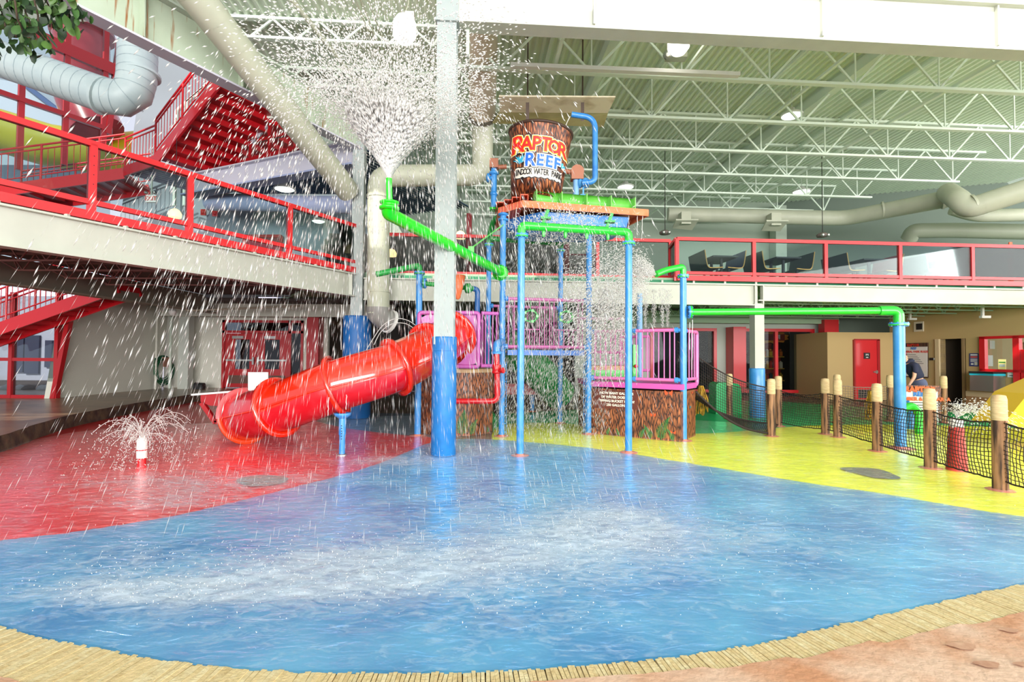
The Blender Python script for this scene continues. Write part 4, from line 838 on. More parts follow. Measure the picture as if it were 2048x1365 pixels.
duct('large pale blue spiral duct turning upward at upper left', [p1_, p2_, p3_], .43, M_ductw, .22, collars=[(P(206, 192, 12.5), p2_ - p1_), (P(279, 150, 12.7), p3_ - p2_)], fr=.75, k=3, seamm=mat('duct_seam_blue', (150, 168, 176), .5))
duct('long cream diagonal duct running down to the rear column', [P(322, -90, 7.4), P(398, 0, 8.0), P(697, 384, 12.2)], .265, M_duct, .5)
dmt = duct('cream duct overhead right of the front column turning left to the rear', [P(965, -60, 9.2), P(965, 240, 12.2), P(965, 350, 12.0 + .6), P(757, 352, 12.0), P(757, 628, 12.0)], .255, M_duct, .3, fr=.3, collars=[(P(757, 394, 12), (0, 0, 1)), (P(757, 583, 12), (0, 0, 1))])
part('wide_sleeve', MB().tube([P(965, -60, 9.2), P(965, 232, 12.1)], .31, 26), mat('beige_duct', (206, 190, 170), .5, rgb2=(196, 182, 160), vs=2), dmt)
part('sleeve_ring', MB().tube([P(965, 229, 12.06), P(965, 236, 12.14)], .33, 26), mat('dark_ring', (90, 84, 74), .5), dmt)
el = P(757, 628, 12); part('outlet_elbow', MB().tube([el + Z * .15, el, el + Vector((.08, .1, -.1)), el + Vector((.2, .2, -.16))], [.27, .27, .26, .25], 22), mat('grey_plastic_duct', (140, 138, 134), .5), dmt); part('outlet_ring', MB().tube([el + Vector((.2, .2, -.16)), el + Vector((.24, .24, -.18))], .29, 22), M_white, dmt)
duct('long cream duct above the rear balcony, capped at its left end', [P(1336, 429, 19.5), P(1690, 437, 18.7), P(1800, 416, 17.2), P(1898, 397, 15.9)], .27, M_duct, 1.2, collars=[(P(1766, 420, 17.6), (1, -.6, .1)), (P(1885, 400, 16), (1, -.6, .1))])
dk_ = duct('thick cream duct joining from the right edge above the balcony', [P(1896, 385, 15.7), P(1918, 400, 14.8), P(1935, 418, 14.6), P(2120, 358, 13.4), P(2400, 262, 12)], .29, M_duct, .9, fr=.3, collars=[(P(1950, 410, 14.5), (1, -.6, .35))])
duct('slimmer cream duct behind the thick duct at right edge', [P(1905, 418, 16.4), P(1950, 432, 16.3), P(2150, 428, 15.6)], .20, M_duct, .8)
duct('dim green-grey duct low against the right upper wall', [P(1818, 478, 18.4), P(1826, 462, 18.2), P(1900, 461, 17.9), P(2160, 466, 16.6)], .26, mat('dim_duct', (140, 146, 128), .5), .9, fr=.25)
duct('lavender horizontal duct over the upper left corridor', [P(418, 405, 15.6), P(726, 411, 14.4)], .25, mat('lavender_duct', (170, 180, 212), .4), 1.2)
pipe('ceiling_pipe', [P(425, 391, 15.4), P(712, 392, 14.4)], .05, M_ductw, 'slim pale pipe just above the lavender duct')
for i, (a, b, c, d, Yq) in enumerate([((1352, 441), (1397, 441), (1384, 461), (1345, 457), 19.2), ((1533, 443), (1577, 443), (1560, 463), (1523, 462), 18.8)]):
    q = [P(*a, Yq - .6), P(*b, Yq - .6), P(*c, Yq), P(*d, Yq)]; m_ = (q[0] + q[1] + q[2] + q[3]) / 4; t = thing('air_diffuser', ['square white air diffuser under the duct nearest its capped end', 'square white air diffuser under the middle of the duct'][i], 'vent', m_); part('diffuser_panel', MB().prism(q, (0, 0, .05)), M_duct, t); part('neck', MB().beam(m_, m_ + Z * .45, .35, .35), M_duct, t)
# linear strip light under joist
sl_ = P(1190, 135, 10.4); t = thing('conduit_tray', 'long white tray fixed along the nearest joist', 'tray', sl_); part('tray', MB().beam(P(1021, 131, 10.3), P(1478, 150, 10.6), .12, .08), M_white, t)
pipe('sprinkler_pipe', [P(560, -30, 9.3), P(720, 170, 11.8)], .05, M_duct, 'slanted sprinkler pipe under the left roof')
for i, dx in enumerate((0, 10, 24)): pipe('electrical_conduit', [P(700 + dx, -30, 9.4), P(782 + dx, 180, 12.2)], .018, M_duct, 'thin parallel conduit under the left roof, %s of three' % ['leftmost', 'middle', 'rightmost'][i])

# lamps
M_lampw = mat('lamp_glow', (255, 252, 240), .4, emit=3.0); M_led = mat('led_glow', (235, 250, 235), .4, emit=2.5); M_warm = mat('warm_lamp_glow', (255, 214, 150), .4, emit=2.2)
def bay(x, y, Y, label, r=.25, up=1.2):
    p = P(x, y, Y); t = thing('high_bay_lamp', label, 'ceiling lamp', p); part('housing', MB().lathe(p, [(r * 1.0, .0), (r * 1.02, .03), (r * .8, .08), (r * .35, .11), (r * .3, .2), (.01, .2)], 20), M_white, t); part('led_lens', MB().lathe(p, [(.01, -.05), (r * .6, -.04), (r * .88, -.003), (r * .88, .0)], 20), M_led, t)
    part('hang_rod', MB().tube([p + Z * .2, p + Z * (.2 + up)], .012, 6), M_steelg, t); return t
bay(1583, 232, 13.2, 'round LED high bay lamp beside the fourth joist, upper right', .27, ZD - P(1583, 232, 13.2).z - .2); bay(1251, 375, 18.6, 'round LED high bay lamp right of the bucket feed pipe', .32, ZD - P(1251, 375, 18.6).z - .2); bay(1603, 384, 19.6, 'small far LED lamp above the rear balcony', .34, ZD - P(1603, 384, 19.6).z - .2)
bay(569, 379, 15.3, 'lit round lamp under the dark corridor ceiling at left', .31, .25); bay(637, 443, 16.4, 'small flat lamp above the black bin', .22, .9)
def bell(x, y, Y, label, r=.21):
    p = P(x, y, Y); t = thing('bell_lamp', label, 'ceiling lamp', p); part('shade', MB().lathe(p, [(.01, -.26), (r * .6, -.25), (r, -.14), (r, -.02), (r * .98, .1), (r * .7, .2), (r * .4, .24), (.02, .25)], 22), M_lampw, t); part('ballast', MB().box(p + Vector((.1, 0, .22)), (.16, .14, .12)), M_white, t)
    part('cord', MB().tube(fillet([p + Z * .25, p + Vector((.08, 0, .5)), p + Vector((.0, 0, .7)), Vector((p.x, p.y, ZD))], .05), .012, 6), M_duct, t); return t
bell(809, 57, 9.2, 'bright white bell lamp under roof left of the front column'); bell(1357, 82, 10.0, 'bright lamp half hidden behind the big white beam')
def pend(x, y, Y, label):
    p = P(x, y, Y); t = thing('pendant_lamp', label, 'pendant lamp', p); part('glass_shade', MB().lathe(p, [(.14, -.09), (.15, 0), (.1, .09), (.03, .13)], 16), M_warm, t); part('cord', MB().tube([p + Z * .13, p + Z * 1.9], .008, 6), M_black, t)
pend(783, 507, 14.6, 'warm pendant lamp just right of the vertical cream duct'); pend(921, 471, 14.4, 'warm pendant lamp right of the front column, behind railing'); pend(350, 428, 12.6, 'warm round pendant lamp right of the exit sign'); pend(701, 499, 13.6, 'small warm pendant right of the black bin')  # round glow right of the exit sign looks reflected, modelled as a lamp
for i, (x, y, Y) in enumerate([(1330, 466, 17), (1645, 471, 17)]):
    p = P(x, y, Y); t = thing('emergency_light', ['twin-head emergency light hanging left above rear balcony', 'twin-head emergency light hanging above middle tables'][i], 'emergency light', p); part('lamp_body', MB().lathe(p, [(.02, -.07), (.17, -.05), (.19, .02), (.1, .08), (.02, .09)], 14), mat('brown_grey', (104, 92, 86), .6), t); part('drop_rod', MB().tube([p + Z * .08, Vector((p.x, p.y, ZD - .05))], .012, 6), M_dark, t)
    for s_ in (-1, 1): part('lamp_head', MB().lathe(p + Vector((s_ * .09, -.12, -.02)), [(.05, 0), (.06, .05), (.03, .08)], 10, axis=(0, -1, 0)), M_metal, t)
p = P(1352, 112, 10.6); t = thing('floodlight', 'twin flood fixture bolted to the roof behind the big beam', 'light fixture', p); part('fixture_box', MB().box(p, (.42, .2, .14)), M_duct, t); part('fixture_head', MB().lathe(p + Vector((-.2, -.1, -.05)), [(.08, 0), (.1, .08), (.04, .14)], 12, axis=(-.3, -1, -.4)), M_metal, t)
# exit sign with twin lamps
es = P(303, 398, 14.9); t = thing('exit_sign', 'white EXIT sign with red letters under the left corridor ceiling', 'sign', es); part('sign_box', MB().box(es, (.30, .06, .22)), M_white, t); part('sign_lettering', on_plane(text_mb('EXIT', .17, .004), es + Vector((0, -.032, 0)), (1, 0, 0), (0, 0, 1)), M_txr, t)
for s_ in (-1, 1): part('lamp_head', MB().lathe(es + Vector((s_ * .11, -.02, .17)), [(.03, 0), (.05, .05), (.02, .09)], 12, axis=(s_ * .4, -1, 0)), M_metal, t)
part('hang_rod', MB().beam(es + Z * .1, es + Z * 1.5, .03, .03), M_steelg, t)
# corridor items
bn = P(668, 515, 12.95); bn.z = 3.56; t = thing('litter_bin', 'black round litter bin with grey domed top on left balcony', 'bin', bn)
part('bin_body', MB().lathe(bn, [(.17, 0), (.22, .06), (.24, .62)], 24), M_black, t); part('bin_rim', MB().lathe(bn, [(.29, .62), (.30, .66), (.29, .70)], 24), M_black, t); part('bin_top', MB().lathe(bn, [(.25, .70), (.25, .84), (.23, .87), (.02, .88)], 24), mat('grey_top', (130, 134, 132), .5), t)
for i, (x, y) in enumerate([(407, 425), (430, 427)]): 
    p = P(x, y, 16.9); solo('alarm_strobe', MB().box(p, (.16, .06, .2)).lathe(p + Vector((0, -.05, -.02)), [(.05, 0), (.03, .03)], 10, axis=(0, -1, 0)), M_redrail, ['small red wall alarm above left corridor', 'second small red alarm right of the first'][i], 'alarm')
dfr = thing('door_3', None, None, P(525, 500, 17.0), kind='structure'); p0 = P(490, 473, 17.0); p1 = P(563, 473, 17.0); part('frame_head', MB().beam(p0, p1, .1, .1), M_dred, dfr); part('frame_post', MB().beam(p0, Vector((p0.x, p0.y, 3.5)), .1, .1), M_dred, dfr); part('frame_post', MB().beam(p1, Vector((p1.x, p1.y, 3.5)), .1, .1), M_dred, dfr); part('door_leaf', MB().box(((p0.x + p1.x) / 2, 17.05, (p0.z + 3.5) / 2), (p1.x - p0.x - .1, .05, p0.z - 3.5)), mat('dusty_red_door', (130, 44, 56), .5), dfr)
# rear centre: reflections of red frames, built as windows behind the blue posts
for i, (x0, x1, y0, y1, Yq) in enumerate([(797, 985, 505, 563, 16.5), (1000, 1190, 508, 564, 16.5), (790, 1000, 470, 474, 17.5)]):
    if i == 2: continue
    a, b, c_, d_ = P(x0 + (10 if i == 0 else 0), y0, Yq), P(x1, y0 + 2, Yq), P(x1, y1, Yq), P(x0 - 4, y1, Yq); t = thing('window_%d' % (7 + i), None, None, (a + c_) / 2, kind='structure')
    for e0, e1 in ((a, b), (b, c_), (c_, d_), (d_, a)): bar('window_frame', e0, e1, .05, .05, mat('maroon_paint', (132, 30, 42), .5), t, up=Vector((0, 1, 0)))
    part('pane', MB().prism([a, b, c_, d_], (0, .03, 0)), mat('dull_pane', (128, 120, 116), .4), t)
struct('wall_back_inner', MB().prism([UV(-4.6, v2 + 3.6, 3.4), UV(2.6, v2 + 3.6, 3.4), UV(2.6, v2 + 3.6, 5.3), UV(-4.6, v2 + 3.6, 5.3)], V * .2), mat('grey_partition', (112, 108, 104), .8))
for i, x in enumerate((938, 1133)): p = P(x, 500, 15.9); solo('red_post', MB().box((p.x, 15.9, 4.7), (.16, .16, 2.5)), mat('maroon_paint2', (140, 28, 38), .5), ['dark red post behind the front column on upper level', 'dark red post behind the blue posts on upper level'][i], 'post')

# ============================================================ TABLES ON THE REAR BALCONY
zf = zbT + .185
M_edge = mat('plywood_edge', (222, 168, 96), .5)
def shell(t, u, v, sgn, m):
    prof = [(0, .44), (.30, .42), (.42, .45), (.47, .60), (.52, .92)]; f = seg_dens([Vector((x, 0, z)) for x, z in prof], 4)
    mb = MB(); eb = MB(); hw = .55
    for p, q in zip(f[:-1], f[1:]): mb.add([UV(u + sgn * p.x, v - hw, zf + p.z), UV(u + sgn * q.x, v - hw, zf + q.z), UV(u + sgn * q.x, v + hw, zf + q.z), UV(u + sgn * p.x, v + hw, zf + p.z)], [(0, 1, 2, 3)], True)
    sh = part('bench_shell', mb, m, t); eb.tube([UV(u + sgn * p.x, v - hw, zf + p.z) for p in f], .014, 6); part('plywood_edge', eb, M_edge, sh)
M_navy = mat('navy_laminate', (72, 84, 132), .4); M_dg = mat('dark_green_laminate', (22, 52, 44), .4); M_rl = mat('red_laminate', (160, 28, 36), .4)
units = [(1400, 1478, M_dg, M_navy, 'dark table with a navy bench shell behind the leftmost railing pane'), (1512, 1612, M_dg, M_dg, 'table with two dark green bench shells behind second railing pane'), (1678, 1786, M_dg, M_rl, 'table with green left shell and red right shell, middle pane'), (1833, 1932, M_dg, M_rl, 'table with green and red shells behind the fourth pane')]
for x0, x1, ma, mb_, lab in units:
    ua = U.dot(PL(x0, 530, C2 + V * 1.3, V)); ub = U.dot(PL(x1, 530, C2 + V * 1.3, V)); vv = v2 + 1.5; uc = (ua + ub) / 2; t = thing('booth_table', lab, 'table', UV(uc, vv, zf), 'tables on the rear balcony')
    hwid = (ub - ua) / 2; shell(t, uc - hwid + .5, vv, -1, ma); shell(t, uc + hwid - .5, vv, 1, mb_)
    part('table_top', MB().box(UV(uc, vv, zf + .74), (.72, 1.15, .04), A4), mat('dark_table_top', (44, 48, 50), .4), t)
    part('pedestal', MB().beam(UV(uc, vv - .3, zf), UV(uc, vv - .3, zf + .72), .06, .06).beam(UV(uc, vv + .3, zf), UV(uc, vv + .3, zf + .72), .06, .06), M_black, t)
    part('base_frame', MB().beam(UV(uc - hwid + .35, vv - .4, zf + .30), UV(uc + hwid - .35, vv - .4, zf + .30), .05, .06).beam(UV(uc - hwid + .35, vv + .4, zf + .30), UV(uc + hwid - .35, vv + .4, zf + .30), .05, .06), M_black, t)
    for uu in (uc - hwid + .4, uc + hwid - .4):
        for v_ in (-.4, .4): part('leg', MB().beam(UV(uu, vv + v_, zf), UV(uu, vv + v_, zf + .42), .05, .05), M_black, t)
M_or = mat('orange_plastic', (236, 92, 44), .5)
for i, (x, yt) in enumerate([(2022, 492), (1903, 512)]):
    p = PL(x, 560, C2 + V * (.5 + i * 1.6), V); ht = 1.1 if i == 0 else 1.0; p.z = zf; t = thing('delineator_post', ['orange delineator post with white bands behind rightmost railing', 'orange delineator post half hidden by the red-shelled table'][i], 'traffic post', p)
    part('post', MB().lathe(p, [(.17, 0), (.17, .04), (.06, .05), (.055, ht), (.03, ht + .03)], 14), M_or, t); part('white_band', MB().lathe(p, [(.058, ht - .18), (.058, ht - .10)], 14), M_white, t); part('white_band', MB().lathe(p, [(.058, ht - .34), (.058, ht - .26)], 14), M_white, t); part('handle', MB().box(p + Z * (ht + .07), (.08, .03, .08)), M_or, t)
a = PL(2022, 498, C2 + V * .5, V); b = PL(1870, 525, C2 + V * 2.1, V); solo('caution_tape', MB().tube([a.lerp(b, k / 10) - Z * .12 * math.sin(math.pi * k / 10) for k in range(11)], .022, 4), mat('yellow_tape', (226, 214, 20), .5), 'yellow caution tape sagging between the orange posts', 'tape')
# ============================================================ PLAY STRUCTURE
def bark(name, c1=(150, 84, 50), c2=(46, 28, 20), sc=7.0):
    m = bpy.data.materials.new(name); m.use_nodes = True; nt = m.node_tree; N = nt.nodes; b = N['Principled BSDF']; b.inputs['Roughness'].default_value = .45
    tc = N.new('ShaderNodeTexCoord'); mp = N.new('ShaderNodeMapping'); mp.inputs['Scale'].default_value = (1, 1, .17); nt.links.new(tc.outputs['Object'], mp.inputs[0])
    n = N.new('ShaderNodeTexNoise'); n.inputs['Scale'].default_value = 5; n.inputs['Detail'].default_value = 4; ad = N.new('ShaderNodeVectorMath'); ad.operation = 'MULTIPLY_ADD'; ad.inputs[1].default_value = (.12, .12, .12)
    nt.links.new(mp.outputs[0], n.inputs['Vector']); nt.links.new(n.outputs['Color'], ad.inputs[0]); nt.links.new(mp.outputs[0], ad.inputs[2])
    v = N.new('ShaderNodeTexVoronoi'); v.feature = 'DISTANCE_TO_EDGE'; v.inputs['Scale'].default_value = sc * 5.0; nt.links.new(ad.outputs[0], v.inputs['Vector'])
    r = N.new('ShaderNodeValToRGB'); e = r.color_ramp.elements; e[0].position = .03; e[0].color = lin(c2); e[1].position = .30; e[1].color = lin((196, 120, 74)); x = e.new(.14); x.color = lin(c1); nt.links.new(v.outputs['Distance'], r.inputs[0])
    n2 = N.new('ShaderNodeTexNoise'); n2.inputs['Scale'].default_value = 26; n2.inputs['Detail'].default_value = 5; nt.links.new(mp.outputs[0], n2.inputs['Vector'])
    mx = N.new('ShaderNodeMix'); mx.data_type = 'RGBA'; mx.blend_type = 'MULTIPLY'; mx.inputs[0].default_value = .55; r2 = N.new('ShaderNodeValToRGB'); r2.color_ramp.elements[0].position = .35; r2.color_ramp.elements[0].color = (.25, .2, .18, 1); r2.color_ramp.elements[1].position = .6
    nt.links.new(n2.outputs[0], r2.inputs[0]); nt.links.new(r.outputs[0], mx.inputs[6]); nt.links.new(r2.outputs[0], mx.inputs[7]); nt.links.new(mx.outputs[2], b.inputs['Base Color']); return m
M_bark = bark('printed_bark'); M_barkb = bark('bucket_bark', (128, 58, 26), (30, 16, 12), 4.2)
def flange(p, axis, r, m, parent, m2=None, th=.022, bolts=8):
    p = Vector(p); axis = Vector(axis).normalized(); mb = MB().tube([p - axis * th, p + axis * th * .0], r, 22); part('flange', mb, m, parent)
    mb = MB().tube([p, p + axis * th], r, 22); Q = axis.to_track_quat('Z', 'Y').to_matrix()
    for i in range(bolts): g = 2 * math.pi * i / bolts; c = p + Q @ Vector((r * .84 * math.cos(g), r * .84 * math.sin(g), 0)); mb.tube([c - axis * (th + .016), c + axis * (th + .016)], .011, 6, smooth=False)
    part('flange', mb, m2 or m, parent)
def post_thing(g, zt, r, label, name='blue_post', m=None, cap=True, group=None, z0=0.0, dx=0.0):
    t = thing(name, label, 'post', (g.x, g.y, z0), group); part('pole', MB().tube([(g.x, g.y, z0), (g.x + dx, g.y, zt)], r, 18), m or M_blue, t); part('base_ring', MB().lathe((g.x, g.y, z0 + .004), [(r * 2.6, .0), (r * 2.3, .008), (r * 1.02, .012), (r * 1.02, .03)], 20), mat('salmon_patch', (212, 108, 92), .6, rgb2=(200, 120, 90), vs=8), t)
    return t
ga, gb, gc, ge, gh, gk = G(1040, 912), G(1257, 906), G(1003, 873), G(1177, 869), G(1367, 882), G(1801, 897)
gd, gf, gg = G(975, 851), G(1120, 847), G(1279, 856); gi = G(835, 872)
pa_ = post_thing(ga, 3.40, .056, 'foremost blue post left of centre carrying the green arch'); flange((ga.x, ga.y, 3.40), Z, .105, M_green, pa_, M_blue)
pb2 = post_thing(gb, 3.36, .056, 'foremost blue post right of centre carrying the green arch'); flange((gb.x, gb.y, 3.36), Z, .105, M_green, pb2, M_blue)
arch = thing('green_arch_pipe', 'green pipe arch joining the two foremost blue posts', 'pipe', (ga + gb) / 2 + Z * 3.4)
part('pipe', MB().tube(fillet([Vector((ga.x, ga.y, 3.42)), Vector((ga.x, ga.y, 3.56)), Vector((gb.x, gb.y, 3.54)), Vector((gb.x, gb.y, 3.38))], .16, 7), .066, 18), M_green, arch)
for q in (.22, .82): p = ga.lerp(gb, q); part('bracket', MB().box((p.x, p.y + .03, 3.70), (.16, .12, .03)).beam((p.x - .05, p.y + .05, 3.60), (p.x + .04, p.y + .05, 3.84), .08, .05), M_dgreen, arch)
for i in range(4): p = ga.lerp(gb, .2 + .2 * i); part('nozzle', MB().lathe((p.x, p.y, 3.46), [(.018, -.06), (.028, -.02), (.028, .03)], 10), M_green, arch)
pc = post_thing(gc, 4.28, .058, 'tall blue post right of the foreground column, holding the green water cannon')
part('collar', MB().lathe((gc.x, gc.y, 4.12), [(.058, 0), (.10, .01), (.10, .04), (.058, .05)], 16), M_blue, pc); part('collar', MB().lathe((gc.x, gc.y, 4.22), [(.058, 0), (.1, .01), (.1, .04), (.058, .05)], 16), M_blue, pc)
pd_ = post_thing(gd, 3.98, .056, 'rear left blue post beside the cannon post'); flange((gd.x, gd.y, 3.98), Z, .10, M_green, pd_, M_blue)
pe = post_thing(ge, 3.95, .056, 'blue post at the right end of the purple bridge rail'); flange((ge.x, ge.y, 3.95), Z, .10, M_green, pe, M_blue)
pf = post_thing(gf, 3.95, .056, 'rear blue post behind the purple bridge rail'); flange((gf.x, gf.y, 3.95), Z, .10, M_green, pf, M_blue)
pg = post_thing(gg, 2.9, .062, 'pale blue post behind the right trunk platform', m=mat('pale_blue_paint', (120, 168, 214), .4))
ph = post_thing(gh, 3.02, .060, 'blue post at the corner of the pink-railed right platform'); flange((gh.x, gh.y, 3.02), Z, .105, M_green, ph, M_blue)
pk = post_thing(gk, 2.12, .088, 'thick blue post behind the near rope fence at right'); flange((gk.x, gk.y, 2.12), Z, .15, M_green, pk, M_blue)
pi_ = post_thing(gi, 3.1, .062, 'blue post left of the foreground column behind the red slide'); flange((gi.x, gi.y, 3.1), Z, .105, M_dgreen, pi_, M_blue)
# green pipes linked to rear posts
def gp(pts, r, m, label, fr=.18, name='green_pipe', cap=True): return solo(name, MB().tube(fillet(pts, fr, 7), r, 18), m, label, 'pipe')
tz = 3.98; gp([Vector((gd.x, gd.y, tz)), Vector((gd.x, gd.y, tz + .14)), Vector((gd.x + .12, gd.y - .35, tz + .5)), Vector((gd.x + .42, gd.y - .7, tz + .5))], .06, M_dgreen, 'green bent pipe climbing from the rear left post to the roof')
gp([Vector((gd.x + .02, gd.y - .1, tz + .12)), Vector((gf.x, gf.y - .1, tz + .12))], .06, M_dgreen, 'green crosspipe between the two rear blue posts')
gp([Vector((ge.x, ge.y, 3.97)), Vector((ge.x, ge.y, 4.10)), Vector((gf.x, gf.y, 4.10)), Vector((gf.x, gf.y, 3.97))], .055, M_dgreen, 'green pipe from bridge end post to the rear post')
# green water cannon
jc = Vector((gc.x - .03, gc.y - .11, P(998, 545, gc.y - .1).z)); el1 = P(797, 441, 6.35); el2 = P(779, 404, 6.15); tip = P(778, 357, 6.1)
can = thing('water_cannon', 'bright green water cannon pipe reaching left with its nozzle pointing up', 'water cannon', jc)
arm0 = P(778, 428, 6.25)
part('arm', MB().tube(fillet([jc, arm0 + (arm0 - jc).normalized() * .02, Vector((el2.x, el2.y, el2.z - .05))], .42, 9), .085, 22), mat('vivid_green_paint', (24, 214, 18), .3, coat=.6), can)
vg = MATS['vivid_green_paint']
part('collar', MB().lathe((el2.x, el2.y, el2.z - .10), [(.085, 0), (.12, .01), (.12, .035), (.088, .045), (.088, .075), (.115, .08), (.115, .10), (.05, .11)], 22), vg, can)
part('nozzle', MB().tube([(el2.x, el2.y, el2.z), tip - Z * .05, tip], [.038, .036, .036], 16), vg, can); part('nozzle_tip', MB().lathe(tip, [(.034, -.02), (.036, .0), (.03, .012)], 16), mat('cream_tip', (232, 226, 190), .5), can)
part('joint_ball', MB().lathe(jc, [(.02, -.16), (.1, -.14), (.15, -.10), (.15, -.04), (.11, -.02), (.11, .06)], 22, axis=(.25, -.95, 0)), vg, can)
for i in range(8): g = i * math.pi / 4; Q = Vector((-.25, .95, 0)).to_track_quat('Z', 'Y').to_matrix(); c = jc + Q @ Vector((.13 * math.cos(g), .13 * math.sin(g), .0)); part('bolt', MB().tube([c + Q @ Vector((0, 0, -.06)), c + Q @ Vector((0, 0, -.01))], .012, 6), M_dgreen, can)
br_a = jc.lerp(arm0, .36) + Z * .1; tie1 = Vector((gc.x, gc.y - .07, P(1003, 452, gc.y).z))
part('tie_rod', MB().tube([tie1, br_a + Z * .04], .014, 8), mat('light_green_rod', (96, 196, 90), .4), can); part('tie_bracket', MB().box(br_a + Z * .02, (.10, .04, .10)).box(br_a - Z * .04, (.04, .1, .08)), MATS['light_green_rod'], can)

# bucket
BY = 10.15; bc = P(1078, 330, BY); bz0, bz1 = 4.62, P(1077, 271, BY).z; rt, rb_ = .625, .49
bk = thing('tipping_bucket', 'large bark-printed tipping bucket with bright lettering above the orange roof', 'bucket', (bc.x, BY, bz0))
tilt = Matrix.Rotation(math.radians(4.2), 3, 'Y'); bcen = Vector((bc.x - .02, BY, (bz0 + bz1) / 2)); H2 = (bz1 - bz0) / 2
def BT(p): return bcen + tilt @ Vector(p)
prof = [(.02, -H2), (rb_, -H2), (rb_ + (rt - rb_) * .35, -H2 * .3), (rb_ + (rt - rb_) * .7, H2 * .4), (rt, H2), (rt + .015, H2 + .02), (rt - .02, H2 + .02), (rb_ - .03, -H2 + .05), (.02, -H2 + .05)]
part('shell', xform(MB().lathe((0, 0, 0), prof, 48), BT), M_barkb, bk)
part('rim', xform(MB().lathe((0, 0, 0), [(rt + .005, H2 - .015), (rt + .03, H2), (rt + .03, H2 + .03), (rt - .02, H2 + .03)], 48), BT), mat('dark_rim', (60, 38, 28), .5), bk)
def rad(h): return rb_ + (rt - rb_) * (h + H2) / (2 * H2)
A0 = math.radians(-90 + 1.0)
def wrap(mb, cx, cz, lift, warp=None):
    def f(p):
        x, z = p.x + cx, p.y + cz
        if warp: x, z = warp(x, z)
        R = rad(z) + lift + p.z; g = A0 + math.asin(max(-.985, min(.985, x / rad(z)))); return BT((R * math.cos(g), R * math.sin(g), z))
    return xform(mb, f)
def fine(mb, it=2):                      # split long edges so flat print follows the bucket
    me = mb.mesh('tmp'); bmm = __import__('bmesh').new(); bmm.from_mesh(me); B = __import__('bmesh'); B.ops.triangulate(bmm, faces=bmm.faces)
    for _ in range(it):
        es = [e for e in bmm.edges if e.calc_length() > .07]
        if not es: break
        B.ops.subdivide_edges(bmm, edges=es, cuts=1, use_grid_fill=False); B.ops.triangulate(bmm, faces=bmm.faces)
    out = MB(); bmm.verts.index_update(); out.add([v.co.copy() for v in bmm.verts], [tuple(v.index for v in f.verts) for f in bmm.faces]); bmm.free(); bpy.data.meshes.remove(me); return out
def letters(txt, sizes, m_, off, lift, zs, name, xs=None, sl=1.0, ext=.003):
    out = MB()
    for ch, s_, x, z in zip(txt, sizes, xs, zs):
        g = fine(text_mb(ch, s_, off, ext)); g.v = [(a[0] * sl * (.95 if ch != 'I' else 1), a[1], a[2]) for a in g.v]; wrap(g, x, z, lift); out.add(g.v, g.f)
    part(name, out, m_, bk)
M_k = mat('print_black', (24, 18, 20), .5); M_w = mat('print_cream', (244, 236, 222), .5); M_y = mat('print_yellow', (250, 206, 30), .5); M_r = mat('print_vivid_red', (232, 28, 24), .5); M_b = mat('print_vivid_blue', (26, 104, 214), .5); M_c = mat('print_cyan', (50, 178, 212), .5)
rx = [-.425, -.265, -.085, .09, .25, .41]; rs = [.44, .355, .355, .355, .33, .35]; rzs = [.255, .25, .245, .24, .225, .22]
for off, m_, lf, nm in ((.044, M_k, .004, 'logo_shadow'), (.034, M_w, .008, 'logo_outline'), (.023, M_y, .012, 'logo_yellow_edge'), (.010, M_r, .016, 'red_lettering')): letters('RAPTOR', rs, m_, off, lf, rzs, nm, rx, .98)
ex_ = [-.18, .005, .17, .325]; ezs = [-.055, -.06, -.062, -.065]
for off, m_, lf, nm in ((.036, M_k, .017, 'logo_shadow'), (.027, M_w, .020, 'logo_outline'), (.009, M_b, .024, 'blue_lettering')): letters('REEF', [.34, .29, .29, .29], m_, off, lf, ezs, nm, ex_, 1.0)
bn_ = MB(); pts = []
for i in range(21): x = -.44 + .89 * i / 20; pts.append((x, -.175 + .012 * math.sin(i * 1.9)))
for i in range(21): x = .44 - .87 * i / 20; pts.append((x, -.36 + .014 * math.sin(i * 2.3)))
n_ = 21
for nm, m_, gr, lf in (('banner_edge', M_k, .018, .004), ('cream_banner', M_w, 0, .009)):
    mbx = MB(); vs = [(x, z + (gr if k < 21 else -gr), 0) for k, (x, z) in enumerate(pts)]; mbx.add(vs, [(k, 41 - k, 40 - k, k + 1) for k in range(20)]); part(nm, wrap(mbx, 0, 0, lf), m_, bk)
letters('INDOOR WATER PARK', [.155] * 17, M_k, .003, .0185, [-.266] * 17, 'banner_lettering', [-.405 + .0512 * i for i in range(17)], .62)
wv = MB(); wv2 = MB(); rr_ = random.Random(3)
for side, cx in ((-1, -.37), (1, .43)):
    for k in range(15):
        g = math.radians(200 - k * 12) if side < 0 else math.radians(-20 + k * 12); L = (.15 + rr_.uniform(.03, .09)) * (1 if side < 0 else .6); c = (cx + side * -.02, -.06); w_ = .05
        p0 = Vector((c[0], c[1], 0)); d_ = Vector((math.cos(g), math.sin(g) * .8, 0)); pe_ = p0 + d_ * L; nx = Vector((-d_.y, d_.x, 0)) * w_ / 2; (wv if k % 3 else wv2).add([p0 - nx * 1.5, pe_ + nx * .3 - Vector((0, .03, 0)), p0 + nx * 1.5], [(0, 1, 2)])
part('cyan_wave_print', wrap(wv, 0, 0, .0165), M_c, bk, kind='stuff'); part('pale_wave_print', wrap(wv2, 0, 0, .0150), M_w, bk, kind='stuff')
